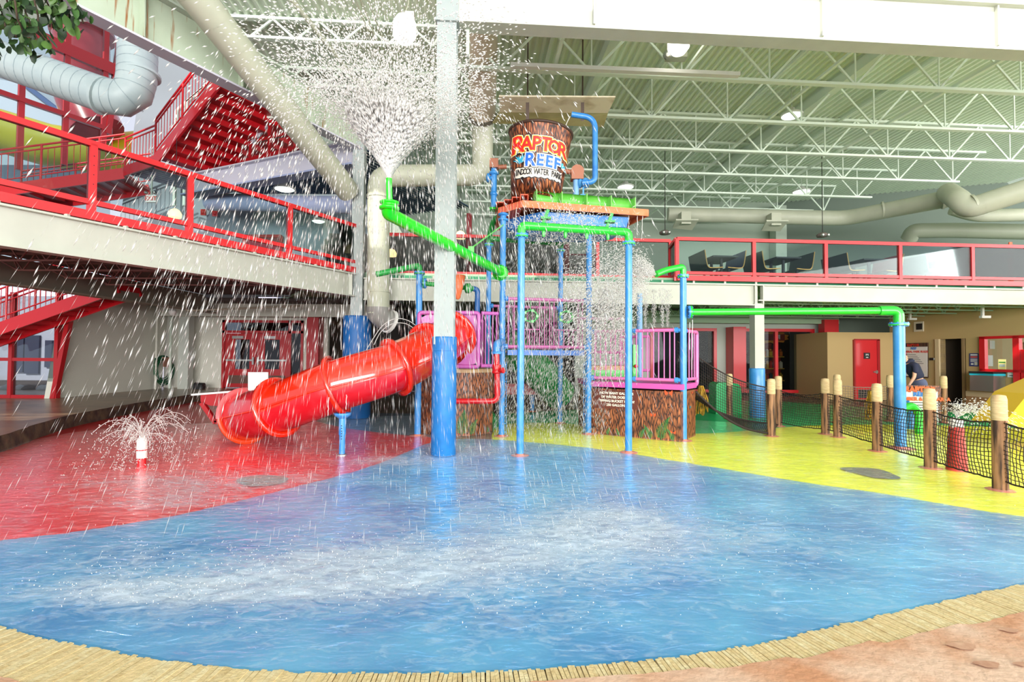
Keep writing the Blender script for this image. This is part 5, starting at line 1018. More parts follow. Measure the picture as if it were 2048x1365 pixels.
# axle and supports
ax0, ax1 = P(988, 335, BY), P(1152, 347, BY); ax_ = thing('bucket_axle', 'brown axle and bearing blocks that hold the tipping bucket', 'axle', ax0)
part('shaft', MB().tube([ax0, ax0 + (bc - ax0) * .28], .045, 14).tube([ax1, ax1 + (bc - ax1) * .28], .05, 14), M_brownp, ax_); part('bearing_block', MB().box(ax0 + Z * .06, (.17, .2, .18)), M_brownp, ax_)
part('bearing_strap', MB().tube([ax1 + Vector((.02, -.09, .02)), ax1 + Vector((.02, .09, .02))], .13, 20).box(ax1 + Vector((.02, 0, -.07)), (.24, .2, .14)), M_brownp, ax_)
sp = thing('bucket_support_pole', 'blue pole left of the tipping bucket with side valve', 'post', (ax0.x, BY, 4.45)); part('pole', MB().tube([(ax0.x, BY, 4.45), (ax0.x, BY, ax0.z - .03)], .06, 18), M_blue, sp); part('collar', MB().lathe((ax0.x, BY, 4.72), [(.06, 0), (.078, .02), (.078, .06), (.06, .08)], 16), M_blue, sp); part('base_flange', MB().lathe((ax0.x, BY, 4.43), [(.11, 0), (.11, .04), (.06, .05)], 16), M_green, sp)
part('top_flange', MB().lathe((ax0.x, BY, ax0.z - .16), [(.06, 0), (.1, .02), (.1, .06), (.06, .08)], 16), M_blue, sp); part('side_valve', MB().lathe((ax0.x, BY, ax0.z - .22), [(.04, 0), (.04, .09), (.09, .1), (.09, .14), (.03, .16)], 14, axis=(-1, -.2, 0)), M_blue, sp)
sp2 = thing('bucket_support_pole', 'pale blue pole right of the tipping bucket with ball valve', 'post', (ax1.x, BY, 4.45)); part('pole', MB().tube([(ax1.x, BY, 4.45), (ax1.x, BY, ax1.z - .1)], .06, 18), MATS['pale_blue_paint'], sp2); part('ball_valve', MB().lathe((ax1.x + .04, BY, ax1.z - .2), [(.06, 0), (.1, .02), (.1, .06), (.07, .08), (.1, .1), (.11, .14), (.09, .2), (.05, .22)], 18, axis=(1, -.1, 0)), mat('light_blue_valve', (70, 146, 206), .4), sp2); part('valve_handle', MB().beam((ax1.x + .14, BY - .05, ax1.z - .46), (ax1.x + .14, BY - .05, ax1.z - .28), .03, .03).box((ax1.x + .14, BY - .05, ax1.z - .46), (.12, .04, .04)), MATS['light_blue_valve'], sp2)
fy = BY - .15; fp = thing('bucket_feed_pipe', 'blue feed pipe bending over the tipping bucket', 'pipe', P(1190, 366, fy)); part('pipe', MB().tube(fillet([P(1143, 229, fy), P(1190, 236, fy), P(1190, 364, fy), P(1164, 366, fy)], .22, 8), .055, 18), mat('feed_blue', (24, 110, 190), .4, rgb2=(60, 134, 200), vs=5, coat=.3), fp)
solo('water_stream', MB().tube([P(1140, 233, fy), P(1134, 245, fy), P(1128, 262, fy), P(1122, 290, fy + .1)], [.01, .008, .007, .006], 6), M_drop, 'thin stream of water falling from the feed pipe into the bucket', 'water')
# splash plate above
pl = [P(998, 189, 10.6), P(1231, 199, 10.6), P(1215, 223, 11.2), P(1000, 212, 11.2)]; zz = (pl[0].z + pl[1].z) / 2
pth = thing('splash_plate', 'stained cream deflector plate hanging above the tipping bucket', 'panel', (1.0, 11, zz))
pA = Vector((pl[0].x, 10.6, zz)); pB = Vector((pl[1].x, 10.6, zz)); mid = lambda p, y, dz: Vector((p.x, y, zz + dz))
M_plate = mat('stained_plate', (246, 234, 206), .5, rgb2=(186, 164, 124), vs=2.4, det=7, ramp=(.5, .8))
pf0, pf1 = mid(pA, 11.3, .0), mid(pB, 11.3, .0); pf0.x = P(1000, 222, 11.3).x; pf1.x = P(1216, 232, 11.3).x
part('front_leaf', MB().prism([pA, pB, pf1, pf0], (0, 0, .03)), M_plate, pth); q0, q1 = P(985, 247, 12.0), P(1207, 254, 12.0); part('rear_leaf', MB().prism([pf0, pf1, q1, q0], (0, 0, .03)), mat('stained_plate_rear', (212, 204, 150), .5, rgb2=(176, 164, 104), vs=2, ramp=(.4, .8)), pth)
for x in (1055, 1165): p = P(x, 222, 11.2); part('bracket', MB().beam(P(x, 242, 10.9), P(x, 205, 10.75), .07, .07).beam(p, (p.x, p.y, ZD), .03, .03), mat('dark_bracket', (84, 66, 56), .6), pth)
# orange roof and blue tray
ra_, rb2, re_ = P(1044, 398, 9.45), P(1296, 419, 10.0), P(996, 412, 9.95); zr_ = 4.42
for q in (ra_, rb2, re_): q.z = zr_
rc_ = rb2 + V * 1.5 - U * .3; rd_ = re_ + V * 1.3
ro = thing('orange_roof', 'orange play roof with green gutter under the tipping bucket', 'roof', (1.2, 10.4, zr_ - .12))
part('roof_panel', MB().prism([ra_, rb2, rc_, rd_, re_], (0, 0, -.02)), M_orange, ro)
part('fascia', MB().beam(ra_ - Z * .06, rb2 - Z * .06, .03, .13), M_orange, ro); part('fascia', MB().beam(rb2 - Z * .06, rc_ - Z * .06, .03, .13).beam(rc_ - Z * .06, rd_ - Z * .06, .03, .13), M_orange, ro)
M_rr = mat('red_orange_plank', (206, 76, 40), .5)
for i in range(14): q = ra_.lerp(re_, (i + .5) / 14); part('roof_flute', MB().beam(q - Z * .06, q - Z * .06 + V * 1.2, .028, .13), M_rr if i % 2 else M_orange, ro)
for i in range(4):
    q = re_.lerp(ra_, .1 + i * .33) + V * .25 + Z * .0; part('channel_end', MB().box(q + Z * .10, (.14, .5, .02), A4).box(q + Z * .05 - U * .07, (.015, .5, .1), A4).box(q + Z * .05 + U * .07, (.015, .5, .1), A4), M_rr, ro)
g0, g1 = P(1070, 398, 9.62), P(1265, 412, 10.05); g0.z = g1.z = zr_ + .11; gd_ = (g1 - g0).normalized(); gl = (g1 - g0).length
part('gutter', MB().tube([g0, g1], .115, 12, cap=False, arc=(math.pi * .5, math.pi * 1.6)), mat('gutter_green', (92, 186, 66), .4, rgb2=(120, 200, 90), vs=4), ro)
for i in range(5): q = g0 + gd_ * gl * i / 4; part('gutter_rib', MB().beam(q - gd_ * .008, q + gd_ * .008, .25, .23), mat('gutter_rib_green', (124, 206, 96), .4), ro)
t0, t1, t2 = P(1083, 415, 9.75), P(1258, 428, 10.1), P(1012, 420, 10.35); zt0 = zr_ - .12
for q in (t0, t1, t2): q.z = zt0
def dn(p, c, k, dz): return Vector((p.x + (c.x - p.x) * k, p.y + (c.y - p.y) * k, p.z - dz))
tc_ = (t0 + t1 + t2) / 3 + V * .5; bk1, bk2 = t1 + V * 1.1, t2 + V * .7
ring = [t0, t1, bk1, bk2, t2]; low = [dn(p, tc_, .03, .20) for p in ring]; low2 = [dn(p, tc_, .35, .32) for p in ring]
tb_ = MB(); vs = ring + low + low2; tb_.add(vs, [(i, (i + 1) % 5, 5 + (i + 1) % 5, 5 + i) for i in range(5)] + [(5 + i, 5 + (i + 1) % 5, 10 + (i + 1) % 5, 10 + i) for i in range(5)] + [(14, 13, 12, 11, 10)]); tray = solo('blue_tray', tb_, mat('tray_blue', (40, 116, 192), .4, rgb2=(84, 150, 208), vs=3, ramp=(.45, .75)), 'wide blue tray under the orange play roof', 'tray')

# bridge: railing, deck edge, floor
M_purb = mat('mauve_paint', (190, 104, 160), .45)
def railing(name, label, pa0, pa1, zt, zb, full, half=(), zh=None, m=M_purb, r=.032, group=None, clamp=True, rb=.011):
    pa0 = Vector((pa0.x, pa0.y, 0)); pa1 = Vector((pa1.x, pa1.y, 0)); t = thing(name, label, 'railing', pa0.lerp(pa1, .5) + Z * zb, group)
    rod('top_rail', pa0 + Z * zt, pa1 + Z * zt, r, m, t); rod('bottom_rail', pa0 + Z * zb, pa1 + Z * zb, r, m, t)
    for q in full: p = pa0.lerp(pa1, q); rod('bar', p + Z * zb, p + Z * zt, rb, m, t)
    for q in half: p = pa0.lerp(pa1, q); rod('bar', p + Z * zb, p + Z * zh, rb, m, t)
    if clamp:
        d = (pa1 - pa0).normalized()
        for p, s_ in ((pa0, -1), (pa1, 1)):
            for z in (zt, zb): part('clamp', MB().tube([p + Z * z, p + Z * z + d * s_ * .05], .052, 14).tube([p + Z * z + d * s_ * .05, p + Z * z + d * s_ * .09], .03, 12), M_blue, t)
    return t
b0, b1 = Vector((gc.x + .10, gc.y, 0)), Vector((ge.x - .10, ge.y, 0)); zbt, zbb = P(1090, 598, gc.y).z, P(1090, 694, gc.y).z; zmid_ = P(1090, 659, gc.y).z
fx = lambda x: (x - 1013) / (1166 - 1013)
rl1 = railing('bridge_railing', 'mauve railing across the front of the high bridge', b0, b1, zbt, zbb, [fx(x) for x in (1015, 1026, 1076, 1086, 1096, 1105, 1154, 1163)], [fx(x) for x in (1036, 1046, 1056, 1066, 1115, 1125, 1135, 1144)], zmid_)
for x0, x1 in ((1026, 1076), (1105, 1154)): rod('mid_bar', b0.lerp(b1, fx(x0)) + Z * zmid_, b0.lerp(b1, fx(x1)) + Z * zmid_, .011, M_purb, rl1)
for x in (1058, 1130):
    c = b0.lerp(b1, fx(x)) + Z * P(1090, 632, gc.y).z; pts = [c + U * .13 * math.cos(g) + Z * .11 * math.sin(g) for g in [k * 2 * math.pi / 14 for k in range(15)]]
    t = thing('ring_toy', ['green ring toy in the left gap of bridge railing', 'green ring toy in the right gap of bridge railing'][x > 1100], 'toy', c); part('ring', MB().tube(pts, .02, 8), M_dgreen, t)
    for k in range(5): g = k * 2 * math.pi / 5; part('paddle', MB().box(c + U * .13 * math.cos(g) + Z * .11 * math.sin(g), (.05, .04, .05)), M_green, t)
    rod('hanger', c + Z * .1, c + Z * (zbt - c.z), .008, M_dgreen, t)
b2, b3 = Vector((gd.x + .1, gd.y, 0)), Vector((gf.x - .1, gf.y, 0)); railing('bridge_railing', 'dimmer mauve railing across the back of the high bridge', b2, b3, zbt + .0, zbb, [i / 13 for i in range(14)])
zd_ = P(1090, 706, gc.y).z; bdk = thing('bridge_deck', 'blue-edged deck of the high bridge', 'platform', b0.lerp(b3, .5) + Z * zd_); part('edge_beam', MB().beam(b0 + Z * zd_ - V * .02, b1 + Z * zd_ - V * .02, .05, .10), mat('deck_edge_blue', (70, 116, 190), .4), bdk); part('floor_plate', MB().prism([b0 + Z * zd_, b1 + Z * zd_, b3 + Z * zd_, b2 + Z * zd_], (0, 0, .03)), M_tan, bdk)
part('edge_beam', MB().beam(b2 + Z * zd_, b3 + Z * zd_, .05, .1), MATS['deck_edge_blue'], bdk)
for gx, lab, dx in ((gc, 'thin blue ladder strip beside the cannon post', .07), (ge, 'thin blue ladder strip left of the bridge end post', -.085)):
    t = thing('ladder_strip', lab, 'ladder', gx + U * dx); 
    for o_ in (-.016, .016): part('side_rod', MB().tube([gx + U * (dx + o_) + Z * .02, gx + U * (dx + o_) + Z * 1.42], .005, 6), M_blue, t)
    for i in range(9): part('rung', MB().beam(gx + U * (dx - .016) + Z * (.08 + i * .16), gx + U * (dx + .016) + Z * (.08 + i * .16), .008, .01), M_blue, t)

# left trunk platform
TC = Vector((-1.12, 10.45, 0)); oct_ = [TC + Vector((.80 * math.cos(g), .72 * math.sin(g), 0)) for g in [math.radians(22.5 + 45 * k) for k in range(8)]]
lt = thing('trunk_platform', 'bark-printed octagonal base under the red slide entrance', 'platform', TC)
part('bark_shell', MB().prism(oct_, (0, 0, 1.20)), M_bark, lt); part('tan_rim', MB().prism([TC + (p - TC) * 1.06 + Z * 1.2 for p in oct_], (0, 0, .07)), mat('tan_rim_paint', (196, 160, 116), .5), lt)
# right trunk platform
rA, rB, rC_ = G(1183, 868), G(1362, 885), G(1391, 872); rD = rC_ + V * 1.3 - U * .5; rE = rA + V * 1.3
rp = thing('trunk_platform', 'wide bark-printed base under the pink railings, right of centre', 'platform', (rA + rC_) / 2)
part('bark_shell', MB().prism([rA, rB, rC_, rD, rE], (0, 0, .90)), M_bark, rp); cR = (rA + rB + rC_ + rD + rE) / 5
zrim = P(1300, 773, 9.5).z; part('pink_rim', MB().prism([cR + (p - cR) * 1.02 + Z * (zrim - .05) for p in (rA, rB, rC_, rD, rE)], (0, 0, .10)), mat('hot_pink_paint', (208, 84, 168), .45), rp)
fd = (rB - rA).normalized(); fn = Vector((fd.y, -fd.x, 0))
def RF(x, y, lift=.012): return PL(x, y, rA + fn * lift, fn)
sgp = thing('trivia_sign', 'dark brown trivia panel with white lettering on the right bark base', 'sign', RF(1228, 810)); q = [RF(1188, 816), RF(1276, 820), RF(1276, 783), RF(1188, 779)]; part('sign_panel', MB().prism(q, fn * .004), mat('print_brown', (92, 38, 26), .6, rgb2=(110, 50, 34), vs=6), sgp)
for i, tx in enumerate(['HOW MANY GALLONS', 'OF WATER DOES THE', 'TIPPING BUCKET HOLD?', '250 GALLONS.']): c = RF(1233, 787.5 + i * 7.9, .02); part('lettering', on_plane(text_mb(tx, .064, .0022, .001), c, fd, Z, 0), M_w, sgp)
M_fern = mat('fern_green', (52, 176, 92), .5, rgb2=(30, 140, 70), vs=9); M_fernd = mat('fern_dark', (36, 128, 70), .5)
def fern(c, ex, h, lean, label, m=M_fern, w=.45):
    ex = Vector(ex).normalized(); t = thing('printed_fern', label, 'fern', c); n = ex.cross(Z); st = MB(); lv = MB()
    pts = [Vector(c) + Z * (h * q) + ex * (lean * q * q) for q in [k / 10 for k in range(11)]]
    st.tube(pts, .006, 5); part('stem', st, M_fernd, t)
    for k in range(1, 17):
        q = k / 17; i0 = int(q * 10); p = pts[i0].lerp(pts[min(i0 + 1, 10)], q * 10 - i0); L = h * w * (1 - q) ** .8 * (.5 + min(1, q * 3) * .5)
        for s_ in (-1, 1): d = (ex * s_ + Z * .35).normalized(); u_ = (Z - ex * s_ * .35).normalized(); a = p; lv.add([a, a + d * L * .4 + u_ * h * .013 + n * .004, a + d * L, a + d * L * .4 - u_ * h * .013 + n * .004], [(0, 1, 2, 3)])
    part('frond', lv, m, t); return t
for x, y, h, ln, lab in [(1322, 872, .42, .16, 'tall green fern print low on the right bark base'), (1300, 871, .24, -.12, 'smaller green fern print leaning left on right bark base'), (1345, 880, .2, -.1, 'small fern print near the blue corner post'), (1282, 871, .2, .1, 'short fern print right of foremost right post'), (1215, 862, .14, .05, 'faint low fern print under the trivia sign'), (1237, 864, .13, -.05, 'faint fern print left of the foremost right post')]:
    c = RF(x, y, .02); c.z = .02; fern(c, fd, h, ln, lab)
od = [(oct_[k], oct_[(k + 1) % 8]) for k in range(8)]
for x, h, ln, lab in [(924, .48, .05, 'tall green fern print on the left bark base beside column pad'), (942, .3, .12, 'smaller fern print on the left bark base'), (985, .46, -.06, 'fern print at the right edge of the left bark base'), (972, .2, -.1, 'small fern print on the olive face of the left bark base')]:
    p = P(x, 860, oct_[5].y - .03); ex_v = Vector((1, 0, 0)) if x < 955 else (oct_[6] - oct_[5]).normalized() if False else Vector((1, .0, 0)); p.y = min(p.y, oct_[5].y - .03) + (0 if p.x < oct_[6].x else (p.x - oct_[6].x) * 1.0); p.z = .02; fern(p, ex_v, h, ln, lab)
M_bf = mat('butterfly_orange', (226, 84, 36), .5)
def butterfly(c, ex, s_, label, m=M_bf):
    ex = Vector(ex).normalized(); t = thing('butterfly_print', label, 'butterfly', c)
    for k in (-1, 1): part('wing', MB().add([Vector(c), Vector(c) + ex * k * s_ + Z * s_ * .8, Vector(c) + ex * k * s_ * 1.1 + Z * s_ * .2, Vector(c) + ex * k * s_ * .8 - Z * s_ * .6], [(0, 1, 2, 3)]), m, t)
    part('body', MB().beam(Vector(c) - Z * s_ * .4 + ex.cross(Z) * .003, Vector(c) + Z * s_ * .4 + ex.cross(Z) * .003, s_ * .12, s_ * .1), M_k, t)
for x, y, s_, lab in [(1337, 787, .07, 'large orange butterfly print below the pink rim'), (1306, 831, .05, 'small yellow-orange butterfly print mid trunk'), (1346, 866, .045, 'orange butterfly print beside the tall fern')]: butterfly(RF(x, y, .02), fd, s_, lab)
sdn = (rC_ - rB).normalized(); snn = Vector((sdn.y, -sdn.x, 0))
for x, y, lab in [(1385, 786, 'orange butterfly print on the narrow right face'), (1381, 815, 'teal butterfly print on the narrow right face')]: butterfly(PL(x, y, rB + snn * .01, snn), sdn, .04, lab, M_bf if y < 800 else mat('teal_print', (50, 160, 170), .5))
# pink railings on the right platform
zt_, zb_ = P(1300, 662, 9.6).z, P(1300, 759, 9.6).z; pp0, pp1, pp2, pp3 = RF(1189, 760), RF(1253, 760), RF(1272, 760), RF(1350, 760); fr_ = lambda xs, a, b: [(x - a) / (b - a) for x in xs]
railing('platform_railing', 'pink railing left half on right bark platform, above the trivia sign', pp0, pp1, zt_, zb_, fr_([1190, 1201, 1212, 1222, 1231, 1242, 1250], 1189, 1253), m=M_pink)
railing('platform_railing', 'pink railing between the foremost right post and the corner post', pp2, pp3, zt_, zb_, fr_([1273, 1285, 1296, 1308, 1318, 1329, 1340, 1349], 1272, 1350), m=M_pink)
s0 = gh + sdn * .1; s1 = rC_ + sdn * .05; t = railing('platform_railing', 'short pink rounded railing right of the corner post', s0, s1, zt_, zb_, [.1, .35, .6, .82], m=M_pink, clamp=False)
part('rounded_end', MB().tube(fillet([Vector((s1.x, s1.y, zt_)) - sdn * .08, Vector((s1.x, s1.y, zt_)) + sdn * .06, Vector((s1.x, s1.y, zrim + .02)) + sdn * .06, Vector((s1.x, s1.y, zrim + .0)) - sdn * .05], .1, 6), .036, 14), M_pink, t)
for z in (zt_, zb_): part('clamp', MB().tube([gh + Z * z - fd * .02, gh + Z * z + sdn * .11], .055, 14).tube([gh + Z * z - fd * .12, gh + Z * z], .035, 12), M_blue, t)
q0, q1 = rE + U * .9, rD; railing('platform_railing', 'pink railing at the back of the right bark platform', q0 - V * .1, q1 - V * .1, zt_ - .05, zb_ + .12, [i / 9 for i in range(10)], m=M_pink, clamp=False)
q0, q1 = rE - V * .1, rE + U * .95 - V * .1; railing('platform_railing', 'mauve railing at the back left of the right platform', q0, q1, zt_ + .35, zt_ - .4, [i / 5 for i in range(6)], m=M_purb, clamp=False)
gx = P(1270, 700, 10.6); t = thing('green_lever', 'green lever post with red knob behind the pink railing', 'toy', gx); part('lever', MB().beam(P(1270, 755, 10.6), P(1270, 690, 10.6), .1, .1), M_green, t); part('red_knob', MB().lathe(P(1272, 733, 10.5), [(.01, -.04), (.05, 0), (.01, .04)], 10), M_red, t)
gs = thing('green_platform', 'tan-topped green platform step behind the pink railing', 'platform', P(1215, 750, 10.9)); a, b = P(1180, 757, 10.75), P(1262, 757, 10.75); part('green_side', MB().prism([a, b, b + V * .6, a + V * .6], (0, 0, .17)), M_green, gs); part('tan_top', MB().prism([a + Z * .17, b + Z * .17, b + V * .6 + Z * .17, a + V * .6 + Z * .17], (0, 0, .09)), MATS['tan_rim_paint'], gs)
# dim things seen through the falling water under the bridge
solo('green_tube_slide', MB().tube(fillet([P(1010, 690, 12.4), P(1070, 735, 12.6), P(1120, 790, 13.4)], .5, 6), .42, 18), mat('deep_green_fibreglass', (34, 130, 62), .4), 'green tube slide seen behind the falling water under the bridge', 'slide')
post_thing(G(1064, 824), .75, .06, 'short blue post under the green tube slide')
solo('red_slide_trough', MB().box(P(1040, 778, 13.6), (1.5, .4, .28)), M_dred, 'red trough behind the falling water under the bridge', 'slide')

# nozzle pipe on corner post, long green pipe at right
nz = thing('spray_elbow', 'green spray elbow on the corner post aiming left', 'pipe', (gh.x, gh.y, 3.04)); ntip = P(1312, 549, gh.y - .25)
part('elbow_pipe', MB().tube(fillet([Vector((gh.x, gh.y, 3.04)), Vector((gh.x, gh.y, 3.20)), P(1330, 541, gh.y - .15), ntip], .13, 7), .058, 16), M_green, nz)
zl_ = P(1400, 625, gh.y).z; lg = thing('long_green_pipe', 'long level green pipe from the corner post to the thick right post', 'pipe', gh.lerp(gk, .5) + Z * zl_)
ld_ = (Vector((gk.x, gk.y, 0)) - Vector((gh.x, gh.y, 0))).normalized(); s0 = Vector((gh.x, gh.y, zl_)) + ld_ * .12; part('pipe', MB().tube(fillet([s0, Vector((gk.x, gk.y, zl_)), Vector((gk.x, gk.y, 2.13))], .26, 9), .062, 18), M_green, lg); part('elbow_sleeve', MB().tube(fillet([Vector((gk.x, gk.y, zl_)) - ld_ * .30, Vector((gk.x, gk.y, zl_)), Vector((gk.x, gk.y, 2.13))], .26, 9), .082, 18), M_green, lg)
flange(s0, -ld_, .12, M_green, lg, M_blue, th=.03)
# left post pipes
li = thing('drip_elbow', 'dark green drip pipe on the post left of the column, pointing left', 'pipe', (gi.x, gi.y, 3.12)); part('elbow_pipe', MB().tube(fillet([Vector((gi.x, gi.y, 3.12)), Vector((gi.x, gi.y, 3.25)), P(752, 549, gi.y - .3)], .17, 7), .055, 16), M_dgreen, li)
lj0, lj1 = P(846, 567, gi.y), P(950, 578, gi.y + .4); lj = thing('green_cross_pipe', 'dark green pipe behind the column carrying the orange cone', 'pipe', lj0); part('pipe', MB().tube([lj0, lj1], .045, 14), M_dgreen, lj); flange(lj0 + Vector((.03, 0, 0)), (1, 0, 0), .1, M_dgreen, lj, M_blue); part('joint', MB().lathe(P(938, 577, gi.y + .3), [(.02, -.08), (.1, -.06), (.1, .02), (.05, .06)], 14, axis=(1, -.3, 0)), M_dgreen, lj)
jb_ = P(955, 580, gi.y + .4); solo('blue_hook_post', MB().tube(fillet([P(944, 577, jb_.y), Vector((jb_.x, jb_.y, jb_.z)), Vector((jb_.x, jb_.y, 1.28))], .1), .055, 14), mat('dark_blue_paint', (28, 92, 160), .4), 'short hooked blue post right of the orange cone', 'post')
cn = P(916, 552, gi.y + .1); cone = thing('cone_bucket', 'orange-brown cone bucket hanging right of the foreground column', 'bucket', cn - Z * .45); part('cone_shell', MB().lathe(cn, [(.02, -.46), (.05, -.43), (.15, .0), (.13, .01), (.04, -.4)], 20), M_orange, cone); part('pivot', MB().beam(cn + Vector((0, -.05, -.15)), lj0.lerp(lj1, .67), .05, .05), M_dgreen, cone)
rdp = thing('red_supply_pipe', 'red supply pipe with valve low between column and cannon post', 'pipe', P(993, 800, 9.35)); yq = 9.35
part('pipe', MB().tube(fillet([P(993, 700, yq), P(995, 803, yq), P(905, 803, yq)], .12, 6), .052, 16), M_red, rdp); part('valve_body', MB().lathe(P(993, 748, yq), [(.05, 0), (.085, .01), (.085, .05), (.07, .06), (.085, .13), (.085, .16), (.05, .18)], 16), M_red, rdp); part('valve_stem', MB().lathe(P(998, 741, yq - .05), [(.04, 0), (.04, .06), (.055, .07), (.055, .1)], 12, axis=(.8, -.5, 0)), M_red, rdp)
bt_ = P(993, 704, yq); be = solo('blue_elbow', MB().tube(fillet([bt_, bt_ + Z * .14, Vector((gc.x, gc.y, bt_.z + .2))], .08), .07, 16).lathe(bt_, [(.1, -.04), (.1, .0), (.075, .01)], 16), M_blue, 'blue elbow fitting above the red supply pipe', 'pipe')

# left purple panel and rails
zpt, zpb = P(900, 626, 9.65).z, P(940, 732, 9.65).z; yv = 9.66
pn = thing('slide_entry_panel', 'purple framed panel around the top of the red tube slide', 'panel', P(900, 700, yv)); xa, xb, xc_, xd_ = [P(x, 680, yv).x for x in (838, 942, 948, 957)]
part('frame', MB().tube(fillet([Vector((xa, yv, zpb)), Vector((xa, yv, zpt)), Vector((xd_, yv, zpt)), Vector((xd_, yv, zpb - .02)), Vector((xa, yv, zpb))], .06, 5), .04, 14), M_purple, pn)
pan = MB(); cxp = P(890, 690, yv).x; czp = P(890, 690, yv).z; hole = [(cxp + .44 * math.cos(g), czp + .44 * math.sin(g)) for g in [k * math.pi / 12 for k in range(24)]]
outp = []
for k in range(24):
    g = k * math.pi / 12; c_, s_ = math.cos(g), math.sin(g); hx, hz_ = (xd_ - .03 - cxp) if c_ > 0 else (cxp - xa), (zpt - .03 - czp) if s_ > 0 else (czp - zpb); q = min(hx / max(1e-6, abs(c_)), hz_ / max(1e-6, abs(s_))); q = max(q, .45); outp.append((cxp + c_ * q, czp + s_ * q))
pan.add([(x, yv + .02, z) for x, z in hole] + [(x, yv + .02, z) for x, z in outp], [(k, (k + 1) % 24, 24 + (k + 1) % 24, 24 + k) for k in range(24)]); part('panel_sheet', pan, M_purple, pn)
part('red_liner', MB().box((P(915, 660, yv + .25).x, yv + .3, P(915, 678, yv).z), (.7, .03, .95)), mat('orange_red_fibreglass', (226, 36, 22), .25, coat=.8), pn)
r0, r1 = Vector((xd_ + .05, yv, 0)), Vector((gc.x - .08, gc.y - .0, 0)); railing('platform_railing', 'short purple railing between the slide panel and the cannon post', r0, r1, zpt, zpb, [.05, .25, .45, .68, .9], m=M_purple, clamp=False, r=.035)
r0 = Vector((xa, yv + 1.2, 0)); railing('platform_railing', 'purple railing at the back of the slide platform', Vector((-1.9, 11.2, 0)), Vector((gd.x - .1, 11.2, 0)), zpt - .05, zpb, [i / 10 for i in range(11)], m=M_purb, clamp=False)

# red tube slide
M_so = mat('slide_orange_red', (232, 40, 14), .18, coat=1.0, bump=.05, bs=3); M_sl = mat('slide_crimson', (200, 20, 34), .2, rgb2=(214, 60, 70), vs=3, coat=.8, ramp=(.5, .85)); M_sp = mat('slide_pink_flange', (226, 100, 104), .4); M_sf = mat('slide_orange_flange', (226, 70, 30), .35)
cps = [P(905, 672, 9.72), P(860, 700, 9.0), P(791, 735, 8.35), P(673, 772, 8.0), P(558, 815, 8.25), P(492, 833, 8.75)]
path = seg_dens(cps, 10); R_ = .405
sl_t = thing('tube_slide', 'glossy red enclosed tube slide curving down to the left', 'slide', (cps[3].x, cps[3].y, 0))
R_f = [R_] * 51
for s_ in range(5):
    seg_ = path[s_ * 10:s_ * 10 + 11]
    part('upper_shell', MB().tube(seg_, R_, 20, cap=False, arc=(math.pi, 2 * math.pi)), M_so if s_ < 4 else M_sl, sl_t); part('lower_shell', MB().tube(seg_, R_ - .004, 20, cap=False, arc=(0, math.pi)), M_sl, sl_t)
    def ridge(sign):
        mb = MB(); pr = []
        for i, p in enumerate(seg_):
            tt = (seg_[min(i + 1, 10)] - seg_[max(i - 1, 0)]).normalized(); a = tt.cross(Z).normalized(); pr.append(p + a * sign * (R_ + .012))
        return mb.tube(pr, .016, 6)
    part('seam_ridge', ridge(1), M_so, sl_t); part('seam_ridge', ridge(-1), M_so, sl_t)
for i, k in enumerate((0, 10, 20, 30, 40, 50)):
    p = path[min(k, 50)]; tt = (path[min(k + 1, 50)] - path[max(k - 1, 0)]).normalized(); a = tt.cross(Z).normalized(); b = tt.cross(a)
    def ringarc(g0, g1, r0=R_ - .01, r1=R_ + .085, th=.03, n=20):
        mb = MB(); vs = []
        for q in range(n + 1):
            g = g0 + (g1 - g0) * q / n; d = a * math.cos(g) + b * math.sin(g)
            for rr, hh in ((r0, -th), (r1, -th), (r1, th), (r0, th)): vs.append(p + d * rr + tt * hh)
        mb.add(vs, [(q * 4 + j, q * 4 + (j + 1) % 4, q * 4 + 4 + (j + 1) % 4, q * 4 + 4 + j) for q in range(n) for j in range(4)], True); return mb
    if i == 5: part('exit_flange', ringarc(math.pi, 2 * math.pi, R_ - .02, R_ + .09, .012), M_sp, sl_t, 'pink upper half of exit flange'); part('exit_flange', ringarc(0, math.pi, R_ - .02, R_ + .07, .012), M_sf, sl_t, 'orange lower half of exit flange')
    else: part('joint_flange', ringarc(0, 2 * math.pi, n=36), M_so, sl_t)
    if i == 5:
        for q in range(18): g = 2 * math.pi * q / 18; d = a * math.cos(g) + b * math.sin(g); part('bolt', MB().tube([p + d * (R_ + .035) + tt * .0, p + d * (R_ + .035) + tt * .022], .012, 6), mat('dull_bolt', (140, 60, 60), .5), sl_t)
gs_ = G(684, 912); ss = thing('slide_support', 'blue telescoping support post under the red slide', 'post', gs_); zsl = 0.58
part('lower_tube', MB().tube([gs_, gs_ + Z * .36], .045, 16), M_blue, ss); part('upper_sleeve', MB().tube([gs_ + Z * .32, gs_ + Z * zsl], .054, 16), M_blue, ss); part('saddle', MB().lathe(gs_ + Z * (zsl - .02), [(.05, 0), (.12, .05), (.13, .09), (.12, .09), (.05, .03)], 16), M_blue, ss); part('base_ring', MB().lathe(gs_, [(.07, .0), (.07, .02), (.05, .03)], 16), M_metal, ss)
for i in range(6): part('adjust_hole', MB().tube([gs_ + Vector((.005, -.05, .26 + i * .04)), gs_ + Vector((.005, -.058, .26 + i * .04))], .008, 8), M_dark, ss)
